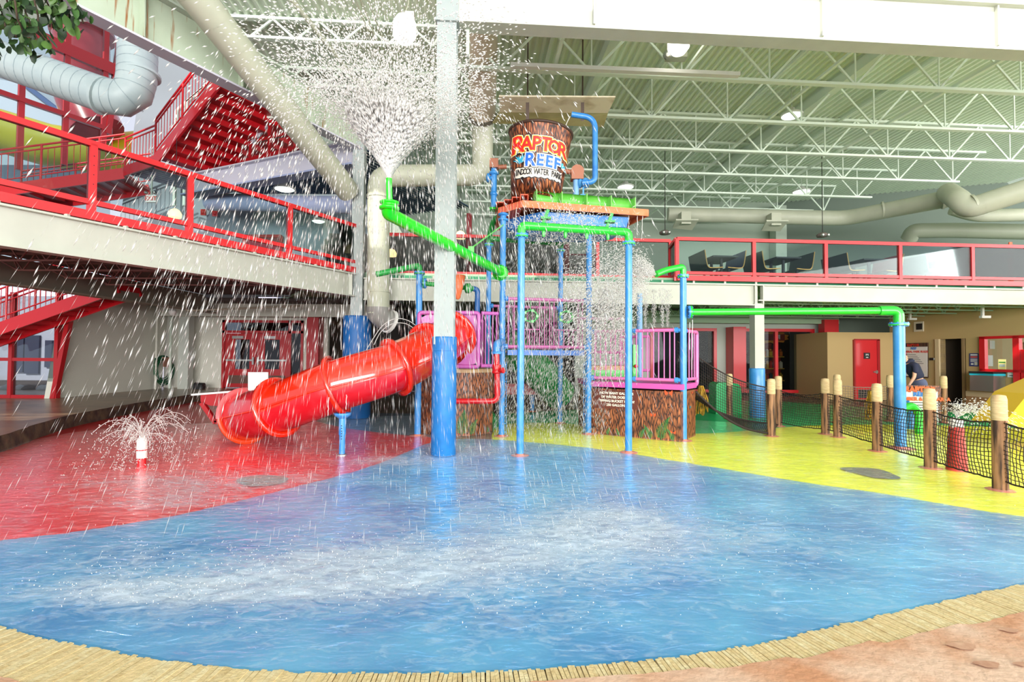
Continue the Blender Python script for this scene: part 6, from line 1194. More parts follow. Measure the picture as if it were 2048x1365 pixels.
# runout bench and white board behind the slide exit
Yr = 9.9; ro_ = thing('slide_runout', 'dark red runout box behind the mouth of the tube slide', 'slide', P(455, 850, Yr)); q = [P(401, 788, Yr), P(540, 783, Yr), P(540, 815, Yr), P(420, 812, Yr), P(401, 804, Yr)]
part('side_panel', MB().prism(q, (0, .9, 0)), M_dred, ro_); part('white_edge', MB().beam(P(384, 790, Yr - .02), P(500, 781, Yr - .02), .06, .035), M_white, ro_); part('leg', MB().beam(P(404, 806, Yr), P(432, 846, Yr), .08, .08).beam(P(432, 846, Yr), P(470, 818, Yr), .08, .08), M_dred, ro_)  # white strip stands in for the lit edge of the deck
wq = [P(496, 781, 8.62), P(536, 776, 8.55), P(536, 745, 8.55), P(496, 745, 8.62)]; wbx = thing('white_square_sign', 'blank white square board standing on the slide exit', 'sign', wq[0]); part('board', MB().prism(wq, (0, .02, 0)), M_white, wbx); part('mount', MB().beam(wq[0].lerp(wq[1], .5) - Z * .1, wq[0].lerp(wq[1], .5) + Z * .05, .04, .03), M_metal, wbx)
# ============================================================ ROPE FENCE
M_log = mat('weathered_log', (168, 122, 86), .7, rgb2=(62, 42, 32), vs=14, bump=.6, bs=30, stretch=(1, 1, .12), det=7, ramp=(.42, .58))
M_sleeve = mat('cream_rope_sleeve', (222, 196, 150), .7, rgb2=(198, 168, 124), vs=30, stretch=(.3, .3, 2), bump=.4, bs=60)
M_net = mat('dark_net_rope', (46, 34, 30), .8); M_netb = mat('grey_top_rope', (120, 100, 90), .8); M_cord = mat('brown_lacing_cord', (120, 76, 50), .7)
def fpost(x, y, ht, label, r=.075, ncap=.30, cover=None):
    g = G(x, y) if y else cover; t = thing('fence_post', label, 'fence post', g); rr = random.Random(int(x)); n = 14; mb = MB(); prof = []
    mb.lathe(g, [(r * 1.02, 0), (r, .3), (r * .97, ht - ncap)], n); part('log', mb, M_log, t)
    part('rope_sleeve', MB().lathe((g.x, g.y, g.z + ht - ncap), [(r * .99, 0), (r * 1.03, .02), (r * 1.0, ncap - .05), (r * .85, ncap - .01), (.01, ncap)], n), M_sleeve, t)
    part('base_patch', MB().lathe(g + Z * .004, [(r * 1.9, 0), (r * 1.6, .008), (r, .012)], 16), MATS['salmon_patch'], t); return g
f1 = fpost(1543, 873, 1.12, 'log post with cream sleeve at the foot of the net ramp'); f1b = fpost(1557, 853, 1.12, 'log post just behind the net ramp foot post')
f2 = fpost(1651, 869, 1.12, 'log post left of the paired posts mid fence'); f3 = fpost(1676, 875, 1.12, 'front log post of the close pair mid fence')
f4 = fpost(1755, 903, 1.12, 'log post left of the thick blue post'); f5 = fpost(1861, 937, 1.12, 'log post right of the thick blue post, in front of the sign'); f6 = fpost(2001, 981, 1.12, 'nearest log post of the rope fence at right')
f7 = f6 + (f6 - f5) * 1.15; f7 = fpost(2190, 0, 1.12, 'log post just beyond the right edge', cover=f7)
f0 = fpost(1459, 838, 1.12, 'log post behind the net ramp at left'); f3b = fpost(1675, 846, 1.14, 'rear log post of the pair mid fence'); s1_ = fpost(1781, 843, 1.12, 'log post at left of the white rules sign'); s2_ = fpost(1888, 846, 1.12, 'log post at right of the white rules sign')
def net(name, label, p00, p10, p11, p01, nu, nv, r=.0045, sag=.0, top=True, m=M_net, seed=1, side=0.0, cat='net', group=None, jit=.006):
    # p00,p10 lower corners; p01,p11 upper corners
    p00, p10, p11, p01 = map(Vector, (p00, p10, p11, p01)); c = (p00 + p10 + p11 + p01) / 4; t = thing(name, label, cat, c, group); n = (p10 - p00).cross(p01 - p00).normalized(); rr = random.Random(seed)
    J = {}
    def pt(i, j):
        if (i, j) not in J:
            u, v = i / nu, j / nv; p = (p00 * (1 - u) + p10 * u) * (1 - v) + (p01 * (1 - u) + p11 * u) * v; b = math.sin(math.pi * u)
            p = p - Z * sag * b * (v * .6 + .4) + n * side * b * math.sin(math.pi * v)
            J[(i, j)] = p + Vector((rr.uniform(-jit, jit), rr.uniform(-jit, jit), rr.uniform(-jit, jit)))
        return J[(i, j)]
    mb = MB()
    for j in range(1, nv): mb.tube([pt(i, j) for i in range(nu + 1)], r, 3, cap=False, smooth=False)
    for i in range(0, nu + 1): mb.tube([pt(i, j) for j in range(nv + 1)], r, 3, cap=False, smooth=False)
    part('netting', mb, m, t, kind='stuff'); part('top_rope', MB().tube([pt(i, nv) for i in range(nu + 1)], r * 2.0, 6), m, t); part('bottom_rope', MB().tube([pt(i, 0) for i in range(nu + 1)], r * 2.0, 6), m, t); return t
nh0, nh1 = .12, .80
for a, b, lab, k, sg, nu in ((f3, f4, 'black net panel between the paired posts and the next post', 1, .03, 20), (f4, f5, 'black net panel in front of the thick blue post', 2, .04, 22), (f5, f6, 'black net panel in front of the red spray cone', 3, .05, 24), (f6, f7, 'black net panel running out at the right edge', 4, .05, 26)):
    net('fence_net', lab, a + Z * nh0, b + Z * nh0, b + Z * nh1, a + Z * nh1, nu, 13, .0052, sg, seed=k, side=.05)
net('fence_net', 'short black net between the two mid fence posts', f2 + Z * .1, f3 + Z * .1, f3 + Z * .8, f2 + Z * .82, 5, 13, .0048, 0, seed=5)
net('fence_net', 'black net panel sagging behind the net ramp foot', f1b + Z * .1, f2 + Z * .1, f2 + Z * .82, f1b + Z * .80, 22, 14, .0048, .07, seed=6, side=-.1)
net('fence_net', 'rear brown net along the green floor, left part', f0 + Z * .05, f1b + Z * .05 , f1b + Z * .8, f0 + Z * .85, 18, 13, .005, .06, seed=7, m=M_netb)
net('fence_net', 'rear brown net between pair and the white sign', f3b + Z * .15, s1_ + Z * .15, s1_ + Z * .85, f3b + Z * .88, 20, 12, .005, .04, seed=8, m=M_netb)
for p in (f4, f5, f6):
    for s_ in (-1, 1): d = (f6 - f5).normalized(); solo('lacing_cord', MB().tube([p + d * s_ * .09 + Z * (.02 + .8 * k / 8) + Vector((.006 * math.sin(k * 2.2), 0, 0)) for k in range(9)], .007, 5), M_cord, 'brown cord laced down the %s side of the %s' % (['left', 'right'][s_ > 0], {id(f4): 'post left of thick blue post', id(f5): 'post before the white sign', id(f6): 'nearest fence post'}[id(p)]), 'cord')
# net ramp from the right platform down to the foot post
e0 = Vector((rC_.x, rC_.y, .86)); e1 = Vector((rC_.x, rC_.y, 0)) + V * .9 + Z * .86
rt_ = thing('net_ramp', 'black rope net ramp sloping from the pink platform to the fence', 'net', (e0 + f1) / 2)
def curve(a, b, sag, n=24): return [a.lerp(b, k / n) - Z * sag * math.sin(math.pi * k / n) for k in range(n + 1)]
lowA, lowB = curve(e0, f1 + Z * .05, .20), curve(e1, f1b + Z * .05, .20); topA = curve(e0 + Z * .06, f1 + Z * .12, .16); topB = curve(e1 + Z * 1.0, f1b + Z * .82, .22)
def gridnet(rows, r, m, nm):
    mb = MB()
    for row in rows: mb.tube(row, r, 3, cap=False, smooth=False)
    for k in range(len(rows[0])): mb.tube([row[k] for row in rows], r, 3, cap=False, smooth=False)
    part(nm, mb, m, rt_, kind='stuff')
mixr = lambda A, B, n: [[a.lerp(b, q / n) for a, b in zip(A, B)] for q in range(n + 1)]
def refine(A, k=2):
    out = []
    for a, b in zip(A[:-1], A[1:]): out += [a.lerp(b, q / k) for q in range(k)]
    return out + [A[-1]]
gridnet(mixr(refine(lowA), refine(lowB), 12), .0065, M_net, 'ramp_netting'); gridnet(mixr(refine(lowB), refine(topB), 15), .0045, M_net, 'side_netting'); part('edge_rope', MB().tube(lowA, .022, 8), M_net, rt_); part('edge_rope', MB().tube(topB, .014, 8), M_net, rt_); part('edge_rope', MB().tube(lowB, .02, 8), M_net, rt_)
M_yr = mat('yellow_rope', (196, 150, 30), .7, rgb2=(120, 90, 20), vs=12)
for x0, x1, yt, yb, Yq, lab in ((1388, 1416, 772, 828, 10.9, 'yellow and black rope bundle at the top of net ramp'), (1733, 1748, 782, 838, 11.6, 'yellow rope bundle hanging left of the white sign')):
    c = P((x0 + x1) / 2, yb, Yq); mb = MB(); tp = P((x0 + x1) / 2, yt, Yq); rr_ = random.Random(int(x0)); w_ = (x1 - x0) / 1024 * Yq / 2
    for k in range(16): 
        g = rr_.uniform(-1, 1); mb.tube([tp + Vector((g * w_ * .2, rr_.uniform(-.05, .05), 0)), tp.lerp(c, .5) + Vector((g * w_ * .7 + rr_.uniform(-.03, .03), rr_.uniform(-.08, .08), 0)), c + Vector((g * w_, rr_.uniform(-.1, .1), rr_.uniform(-.05, .08)))], .014, 4)
    solo('rope_bundle', mb, M_yr, lab, 'rope')

# green padded block behind the column, white rules sign
gb0 = P(1512, 866, 12.2); mb = MB(); w_ = .29
prof = fillet([Vector((gb0.x - .33, 0, 0)), Vector((gb0.x - .33, 0, .85)), Vector((gb0.x + .33, 0, .82)), Vector((gb0.x + .38, 0, 0))], .14, 5); mb.prism([Vector((p.x, 13.75, p.z)) for p in prof], (0, .5, 0)); solo('green_padded_block', mb, M_pgrn, 'green padded block behind the rear blue-padded column', 'play block')
sp0, sp1 = s1_ + Vector((.1, -.02, 0)), s2_ + Vector((-.05, -.02, 0)); sb = thing('play_rules_sign', 'white play area rules sign with bark print border between two log posts', 'sign', (sp0 + sp1) / 2 + Z * .1)
sd_ = (sp1 - sp0).normalized(); sn_ = Vector((sd_.y, -sd_.x, 0)); part('bark_board', MB().prism([sp0 + Z * .1, sp1 + Z * .1, sp1 + Z * .88, sp0 + Z * .88], -sn_ * .04), M_bark, sb)
part('white_panel', MB().prism([sp0 + Z * .0 - sd_ * .02 + sn_ * .01, sp1 + Z * .0 - sd_ * .1 + sn_ * .01, sp1 + Z * .74 - sd_ * .1 + sn_ * .01, sp0 + Z * .74 - sd_ * .02 + sn_ * .01], sn_ * .01), M_white, sb)
cS = P(1840, 788, sp0.y) ; cS = PL(1840, 780, sp0 + sn_ * .03, sn_); part('logo_lettering', on_plane(text_mb('RAPTOR', .17, .012), cS, sd_, Z), M_txo, sb); part('logo_lettering', on_plane(text_mb('REEF', .15, .008), PL(1841, 789, sp0 + sn_ * .03, sn_), sd_, Z), M_txb, sb); part('sign_lettering', on_plane(text_mb('CLIMBER & TOT AREA', .115, .006), PL(1846, 799, sp0 + sn_ * .03, sn_), sd_, Z), M_txo, sb)
for i in range(5): c = PL(1846, 806 + i * 5, sp0 + sn_ * .022, sn_); part('text_line', MB().box(c, (.8 - .1 * (i % 3), .004, .018), math.atan2(sd_.y, sd_.x)), M_txk, sb)
# small splash toys behind the fence
gt = G(1838, 868); t = thing('green_spray_toy', 'bright green splash toy in front of the white sign', 'splash toy', gt); part('body', MB().tube(fillet([gt, gt + Z * .46, gt + Vector((-.16, 0, .58)), gt + Vector((-.30, 0, .50))], .12), [.075] * 2 + [.075] * 0 if False else .075, 14), M_green, t); part('fin', MB().prism([gt + Vector((.06, 0, .2)), gt + Vector((.14, 0, .35)), gt + Vector((.06, 0, .5))], (0, .04, 0)), M_dgreen, t)
gt2 = G(1822, 858); t = thing('blue_spray_toy', 'small grey-blue splash toy left of the green one', 'splash toy', gt2); part('body', MB().lathe(gt2, [(.12, 0), (.14, .1), (.08, .3), (.12, .42), (.13, .5), (.02, .56)], 14), M_blue, t); part('spout', MB().tube([gt2 + Z * .48, gt2 + Vector((-.1, -.05, .6))], .03, 8), M_blue, t)
rc2 = G(1914, 941); t = thing('red_spray_cone', 'red cone post spouting water behind the near fence', 'splash toy', rc2); part('cone', MB().lathe(rc2, [(.125, 0), (.12, .05), (.085, .55), (.08, .60)], 18), mat('weathered_red', (206, 60, 46), .5, rgb2=(190, 40, 36), vs=6), t); part('white_cap', MB().lathe(rc2 + Z * .60, [(.082, 0), (.078, .10), (.05, .11)], 18), M_white, t)
ys = G(2085, 905); t = thing('yellow_slide', 'yellow slide entering at the right edge behind the fence', 'slide', ys); part('chute', MB().prism([P(2006, 850, 8.7), P(2048 + 160, 880, 8.7), P(2048 + 160, 720, 8.7), P(2056, 788, 8.7)], (0, .6, 0)), mat('mustard_plastic', (226, 186, 52), .4), t); part('hood', MB().tube([P(2130, 860, 8.2), P(2170, 800, 8.2), P(2240, 780, 8.2)], .2, 14), MATS['mustard_plastic'], t)
# brown deck lip behind the yellow area
# fountain post at left
fo = G(283, 934); ft = thing('fountain_post', 'short white and red ringed fountain post in the red pool', 'fountain', fo)
part('base', MB().lathe(fo, [(.055, 0), (.05, .12)], 16), M_red, ft); part('body', MB().lathe(fo + Z * .12, [(.062, 0), (.062, .24), (.045, .27), (.02, .28)], 18), M_white, ft); part('red_ring', MB().lathe(fo + Z * .22, [(.064, 0), (.0645, .015)], 18), M_red, ft)
for g in (0, 2, 4): part('nozzle', MB().lathe(fo + Z * .39 + Vector((.03 * math.cos(g), .03 * math.sin(g), 0)), [(.01, 0), (.008, .03)], 8), M_white, ft)

# ============================================================ PERSON
def skin(name, verts, edges, radii, m, parent, sub=2):
    me = bpy.data.meshes.new(name); off = OFF[parent.name]; me.from_pydata([Vector(v) - off for v in verts], edges, []); me.materials.append(m); o = bpy.data.objects.new(name, me); _link(o, parent, off)
    md = o.modifiers.new('s', 'SKIN'); md.use_smooth_shade = True; ly = me.skin_vertices[0].data if me.skin_vertices else None
    if ly is None:
        bpy.context.view_layer.objects.active = o; ly = me.skin_vertices[0].data
    for i, r_ in enumerate(radii): ly[i].radius = r_ if hasattr(r_, '__len__') else (r_, r_); ly[i].use_root = (i == 0)
    o.modifiers.new('u', 'SUBSURF').render_levels = sub; o.modifiers['u'].levels = sub
    dg = bpy.context.evaluated_depsgraph_get(); dg.update(); me2 = bpy.data.meshes.new_from_object(o.evaluated_get(dg)); o.modifiers.clear(); o.data = me2
    for p in me2.polygons: p.use_smooth = True
    return o
pb0 = P(1836, 842, 13.0); px0, py0 = pb0.x, 13.0
per = thing('person', 'person in navy hoodie, grey shorts and red cap bending forward beside the rules board', 'person', (px0, py0, 0))
M_skin = mat('skin', (214, 164, 134), .6); M_nv = mat('navy_hoodie', (34, 38, 62), .85, bump=.2, bs=14); M_gs = mat('grey_shorts', (96, 102, 132), .85); M_cap = mat('red_cap', (206, 44, 66), .7); M_shoe = mat('dark_shoe', (40, 40, 44), .7)
def q_(x, y, z): return (px0 + x, py0 + y, z)
# body (skin) one continuous surface: pelvis root
bv = [q_(.02, 0, .92), q_(-.02, 0, 1.08), q_(-.10, 0, 1.24), q_(-.19, 0, 1.36), q_(-.26, 0, 1.43), q_(-.31, -.01, 1.50), q_(-.36, -.02, 1.55),
      q_(.05, .10, .86), q_(.02, .11, .48), q_(.05, .11, .10), q_(-.06, .12, .05), q_(.05, -.10, .86), q_(.06, -.12, .48), q_(.10, -.12, .10), q_(-.01, -.13, .05),
      q_(-.20, .19, 1.34), q_(-.30, .22, 1.08), q_(-.42, .14, .88), q_(-.20, -.19, 1.34), q_(-.27, -.24, 1.06), q_(-.40, -.22, .84)]
be_ = [(0, 1), (1, 2), (2, 3), (3, 4), (4, 5), (5, 6), (0, 7), (7, 8), (8, 9), (9, 10), (0, 11), (11, 12), (12, 13), (13, 14), (3, 15), (15, 16), (16, 17), (3, 18), (18, 19), (19, 20)]
br_ = [.07, (.10, .11), (.11, .13), (.09, .12), .055, .06, .06, .07, .062, .042, .035, .07, .062, .042, .035, .06, .043, .03, .06, .043, .03]
skin('body', bv, be_, br_, M_skin, per)
hd = Vector(q_(-.37, -.02, 1.575)); tl = Matrix.Rotation(math.radians(-38), 3, 'Y')
part('head', xform(MB().lathe((0, 0, 0), [(.005, -.115), (.045, -.105), (.066, -.07), (.080, -.01), (.084, .04), (.072, .09), (.04, .118), (.004, .125)], 20), lambda p: hd + tl @ Vector((p.x * 1.12, p.y * .92, p.z))), M_skin, per)
part('nose', MB().lathe(hd + tl @ Vector((-.092, 0, -.015)), [(.018, -.02), (.014, .01), (.004, .03)], 8), M_skin, per); part('ear', MB().lathe(hd + tl @ Vector((.01, -.08, 0)), [(.02, -.01), (.028, .0), (.01, .012)], 8, axis=(0, -1, 0)), M_skin, per)
for s_ in (-1, 1): part('eye', MB().lathe(hd + tl @ Vector((-.085, s_ * .03, .015)), [(.002, -.008), (.011, 0), (.002, .008)], 8), M_white, per)
part('mouth', MB().box(hd + tl @ Vector((-.082, 0, -.06)), (.012, .04, .008)), mat('lip', (170, 90, 84), .6), per)
part('hair', xform(MB().lathe((0, 0, 0), [(.085, -.01), (.090, .03), (.086, .05)], 20), lambda p: hd + tl @ Vector((p.x * 1.1 + .008, p.y * .95, p.z))), mat('brown_hair', (70, 50, 36), .8), per)
cp_ = part('cap', xform(MB().lathe((0, 0, 0), [(.092, .035), (.092, .07), (.078, .11), (.045, .135), (.004, .142)], 22), lambda p: hd + tl @ Vector((p.x * 1.12, p.y * .95, p.z))), M_cap, per); part('cap_brim', MB().prism([hd + tl @ Vector(v) for v in [(-.08, -.07, .045), (-.15, -.06, .035), (-.18, 0, .03), (-.15, .06, .035), (-.08, .07, .045)]], (0, 0, .008)), M_cap, cp_)
hv_ = [q_(.01, 0, .99), q_(-.02, 0, 1.10), q_(-.10, 0, 1.25), q_(-.19, 0, 1.37), q_(-.25, 0, 1.43), q_(-.20, .20, 1.34), q_(-.26, .235, 1.16), q_(-.20, -.20, 1.34), q_(-.24, -.245, 1.14)]
skin('hoodie', hv_, [(0, 1), (1, 2), (2, 3), (3, 4), (3, 5), (5, 6), (3, 7), (7, 8)], [(.155, .17), (.155, .17), (.15, .18), (.13, .165), .075, .078, .064, .078, .064], M_nv, per)
part('hood', MB().lathe(q_(-.21, 0, 1.46), [(.11, -.03), (.12, 0), (.09, .04), (.05, .05)], 14, axis=(-.3, 0, 1)), M_nv, per)
skin('shorts', [q_(.03, 0, .93), q_(.05, .10, .80), q_(.04, .115, .58), q_(.05, -.10, .80), q_(.06, -.12, .58), q_(.0, 0, 1.05)], [(0, 1), (1, 2), (0, 3), (3, 4), (0, 5)], [(.175, .185), .125, .105, .125, .105, (.15, .165)], M_gs, per)
for hy, hz, hx in ((.14, .88, -.42), (-.22, .84, -.40)):
    w_ = Vector(q_(hx, hy, hz)); dv = Vector((-.45, 0, -.9)).normalized(); sdv = Vector((0, 1, 0)); pa2 = part('palm', MB().beam(w_, w_ + dv * .085, .08, .028, up=Vector((1, 0, 0))), M_skin, per)
    for k, L in enumerate((.062, .075, .07, .055)):
        b0_ = w_ + dv * .08 + sdv * (k - 1.5) * .021; part('finger', MB().tube([b0_, b0_ + dv * L * .5, b0_ + dv * L * .85 + Vector((.02, 0, 0))], [.0095, .009, .007], 8), M_skin, per)
    b0_ = w_ + dv * .02 + sdv * .04; part('thumb', MB().tube([b0_, b0_ + dv * .03 + sdv * .022, b0_ + dv * .06 + sdv * .026], [.011, .010, .008], 8), M_skin, per)
for x, y in ((.05, .11), (.10, -.12)): part('shoe', MB().lathe(q_(x - .04, y, 0), [(.05, 0), (.055, .03), (.045, .08), (.03, .10)], 12).box(q_(x - .1, y, .035), (.14, .09, .07)), M_shoe, per)
# broom pole held
part('broom_pole', MB().tube([q_(-.48, -.05, .95), q_(.55, .35, .02)], .012, 8), M_k, per) if False else solo('floor_squeegee', MB().tube([q_(-.44, -.1, .82), q_(.75, .5, .03)], .012, 8).box(q_(.78, .5, .03), (.35, .05, .05)), M_k, 'black squeegee with long pole held by the bending person', 'squeegee')

# ============================================================ WATER
def drops(P0, vel, r, m, name, label, sc=.016, rmul=None, lmin=.012, cat='water spray'):
    n = len(P0); sp = np.linalg.norm(vel, axis=1, keepdims=True) + 1e-6; d = vel / sp; L = np.maximum(sp * sc, lmin)
    ref = np.where(np.abs(d[:, 2:3]) > .9, np.array([[1., 0, 0]]), np.array([[0, 0, 1.]])); a = np.cross(d, ref); a /= np.linalg.norm(a, axis=1, keepdims=True); b = np.cross(d, a); r = np.asarray(r).reshape(-1, 1)
    vs = [P0 - d * L / 2]
    for k in range(3): g = 2 * math.pi * k / 3; vs.append(P0 + (a * math.cos(g) + b * math.sin(g)) * r)
    vs.append(P0 + d * L / 2); vs = np.stack(vs, 1).reshape(-1, 3); base = (np.arange(n) * 5)[:, None]
    F = np.array([(0, 2, 1), (0, 3, 2), (0, 1, 3), (4, 1, 2), (4, 2, 3), (4, 3, 1)]); f = (base[:, None, :] + F[None]).reshape(-1, 3)
    me = bpy.data.meshes.new(name); me.vertices.add(len(vs)); me.vertices.foreach_set('co', vs.astype(np.float32).ravel()); me.loops.add(f.size); me.loops.foreach_set('vertex_index', f.astype(np.int32).ravel()); me.polygons.add(len(f)); me.polygons.foreach_set('loop_start', np.arange(0, f.size, 3, dtype=np.int32)); me.polygons.foreach_set('use_smooth', np.ones(len(f), bool)); me.update(calc_edges=True); me.validate()
    me.materials.append(m); o = bpy.data.objects.new(name, me); _link(o, None, (0, 0, 0)); o['label'] = label; o['category'] = cat; o['kind'] = 'stuff'; return o
tipn = np.array(tip)
def ballistic(n, v0, spread, tmax, org, mind=0, ang0=0, drag=.25, rs=None, updir=(0, 0, 1), tpow=1.0):
    R = rs or RNG; ph = R.uniform(0, 2 * math.pi, n); th = np.arccos(1 - R.uniform(0, 1, n) * (1 - math.cos(spread))) ; th = np.maximum(th, ang0 * R.uniform(.6, 1, n)); s = v0 * R.uniform(.72, 1.06, n)
    v = np.stack([s * np.sin(th) * np.cos(ph), s * np.sin(th) * np.sin(ph), s * np.cos(th)], 1); t = tmax * R.uniform(0, 1, n) ** tpow
    hk = 1 / (1 + drag * t); p = np.stack([v[:, 0] * t * hk, v[:, 1] * t * hk, v[:, 2] * t - 4.9 * t * t], 1) + org; vel = np.stack([v[:, 0] * hk, v[:, 1] * hk, v[:, 2] - 9.8 * t], 1); vel[:, 2] = np.maximum(vel[:, 2], -7.5)
    k = p[:, 2] > .06; return p[k], vel[k], t[k]
# fan from the cannon: dense rise, then drops arching over
p, v, t = ballistic(19000, 6.0, math.radians(33), .60, tipn, drag=.1, tpow=.95); drops(p, v, RNG.uniform(.004, .012, len(p)) * (1 + .0 * t), M_core, 'spray_fan', 'dense white fan of water shooting up from the green cannon', .013)
p, v, t = ballistic(24000, 5.8, math.radians(31), .17, tipn, drag=.1, tpow=.85); drops(p, v, RNG.uniform(.009, .020, len(p)), M_core, 'spray_core', 'solid white base of the cannon spray', .022)
p, v, t = ballistic(9500, 5.9, math.radians(38), 1.25, tipn, drag=.25, ang0=math.radians(12)); k = (t > .45) & ((p[:, 0] < -.3) | (RNG.uniform(0, 1, len(p)) < .35)) & (p[:, 1] > 3.9); p, v = p[k], v[k]; drops(p, v, RNG.uniform(.0035, .0085, len(p)), M_drop, 'spray_arch', 'scattered droplets arching over from the cannon spray', .017)
p, v, t = ballistic(26000, 5.6, math.radians(42), 2.0, tipn, drag=.30, ang0=math.radians(8)); k = (t > .95) & (p[:, 1] > 3.6) & (np.abs(p[:, 0] - C1.x) + np.abs(p[:, 1] - C1.y) > .3); p, v = p[k], v[k]
v[:, 2] = -np.minimum(np.abs(v[:, 2]), 6.0); drops(p, v, RNG.uniform(.0014, .0034, len(p)), M_mist, 'falling_drops', 'falling streaks of water all around the foreground column', .022)
# bucket overflow rain under the roof
n = 9000; xs = RNG.uniform(-.35, 1.75, n); ys_ = RNG.uniform(9.1, 11.2, n); zs = RNG.uniform(.03, 4.0, n) ; zs = zs * (RNG.uniform(0, 1, n) ** .25); pp_ = np.stack([xs + .06 * zs, ys_, zs], 1); vv_ = np.stack([RNG.normal(-.9, .35, n), RNG.normal(0, .3, n), -RNG.uniform(3, 5.5, n)], 1); drops(pp_, vv_, RNG.uniform(.0035, .008, n), M_mist, 'roof_rain', 'dense white rain falling between the blue posts', .018)
n = 2600; g = RNG.normal(0, 1, (n, 3)); c_ = np.array(P(1125, 455, 8.4)); pp_ = c_ + g * np.array([.32, .25, .13]); drops(pp_, g * 1.4, RNG.uniform(.004, .010, n), M_core, 'arch_splash', 'splash of white drops around the green arch pipe', .012)
# fan from the spray elbow toward the left and down
n = 15000; o_ = np.array(ntip); th = RNG.uniform(math.radians(118), math.radians(222), n); el_ = RNG.normal(.1, .34, n); s = RNG.uniform(1.5, 5.0, n); v = np.stack([np.cos(th) * np.cos(el_) * s, np.sin(th) * np.cos(el_) * s * .35, np.sin(el_) * s + .7], 1); t = RNG.uniform(0, .62, n) ** .8 * 1.0
p = o_ + v * t[:, None] * np.array([.72, 1, 1]); p[:, 2] -= 4.9 * t * t; vel = v.copy(); vel[:, 2] -= 9.8 * t; k = (p[:, 2] > 2.0 - RNG.uniform(0, 1.2, n) ** 2) & (p[:, 0] > .9); drops(p[k], vel[k], RNG.uniform(.003, .008, k.sum()), M_core, 'elbow_spray', 'fine white spray burst from the green elbow nozzle', .010)
rr_ = random.Random(5); JP = []
for x in (1198, 1214, 1229, 1243, 1291, 1308, 1325, 1206, 1335):
    pz = P(x, 655, 9.6 + rr_.uniform(-.2, .2)); n = 420; h_ = RNG.uniform(0, .7, n) ** .9; JP.append(np.stack([pz.x + RNG.normal(0, 1, n) * (.010 + .05 * h_), pz.y + RNG.normal(0, 1, n) * (.010 + .05 * h_), pz.z + h_], 1))
JP = np.concatenate(JP); drops(JP, np.tile([0, 0, -2.], (len(JP), 1)), RNG.uniform(.003, .007, len(JP)), M_mist, 'water_jets', 'row of soft white water jets above the pink railing', .02, lmin=.03)
# drips from roof edge and tray
mb = MB()
for x, y0, y1, Y in [(1285, 430, 478, 10.0), (1275, 430, 470, 10), (1258, 430, 462, 10), (1234, 445, 500, 10), (1205, 452, 520, 10), (1190, 455, 500, 9.8), (1050, 412, 450, 9.4), (1032, 415, 470, 9.5), (1018, 420, 455, 9.6), (1005, 422, 470, 9.9), (1385, 640, 740, 9.1), (1380, 645, 700, 9.1), (752, 552, 568, 9.4), (683, 610, 700, 9), (693, 790, 820, 7.6), (657, 795, 832, 7.4)]:
    a, b = P(x, y0, Y), P(x - 1, y1, Y); mb.tube([a.lerp(b, k / 8) + Vector((rr_.uniform(-.006, .006), 0, 0)) for k in range(9)], [.004 + .004 * rr_.random() for _ in range(9)], 5)
solo('water_drips', mb, M_drop, 'thin strings of water dripping from roof edge and pipes', 'water', kind='stuff')
# two arcs of water behind the slide
for i, (pts) in enumerate([[(836, 655), (815, 641), (790, 638), (765, 652), (745, 680), (733, 700)], [(834, 662), (812, 648), (785, 648), (762, 664), (748, 690)]]):
    solo('water_arc', MB().tube(seg_dens([P(x, y, 10.4) for x, y in pts], 5), .009, 6), M_drop, ['outer white arc of water left of the purple panel', 'inner white arc of water left of the purple panel'][i], 'water')
# fountain jets
mb = MB(); tips = []
for k in range(46):
    g = 2 * math.pi * k / 46 + rr_.uniform(-.05, .05); vh = rr_.choice([.55, .95, 1.25, 1.45]) * rr_.uniform(.85, 1.1); vz = rr_.choice([2.3, 2.0, 1.5, 1.0, 2.5]) * rr_.uniform(.9, 1.05); o0 = fo + Z * .40; pts = []
    T = (vz + math.sqrt(vz * vz + 2 * 9.8 * .4)) / 9.8
    for q in range(13): tt = T * q / 12; pts.append(o0 + Vector((math.cos(g) * vh * tt, math.sin(g) * vh * tt, vz * tt - 4.9 * tt * tt))); 
    mb.tube(pts[:9], .0032, 4); tips += [(p_, rr_.uniform(-.01, .01)) for p_ in pts[5:]]
solo('fountain_jets', mb, M_drop, 'thin arching water jets of the red pool fountain', 'water jet', kind='stuff')
tp_ = np.array([[p_.x + rr_.uniform(-.03, .03), p_.y + rr_.uniform(-.03, .03), max(.04, p_.z + rr_.uniform(-.03, .03))] for p_, _ in tips for _k in range(4)]); drops(tp_, np.tile([0, 0, -1.], (len(tp_), 1)), RNG.uniform(.004, .009, len(tp_)), M_drop, 'fountain_drops', 'droplets breaking off the red pool fountain jets', .02, lmin=.016)
# cap spray on the red cone
o0 = np.array(rc2) + [0, 0, .72]; p, v, t = ballistic(800, 2.3, math.radians(45), .40, o0, ang0=.3); v[:, 0] += 1.0; p[:, 0] += .55 * t ** .8; drops(p, v, RNG.uniform(.004, .009, len(p)), M_core, 'cone_spray', 'white water bubbling from the red cone post', .02)

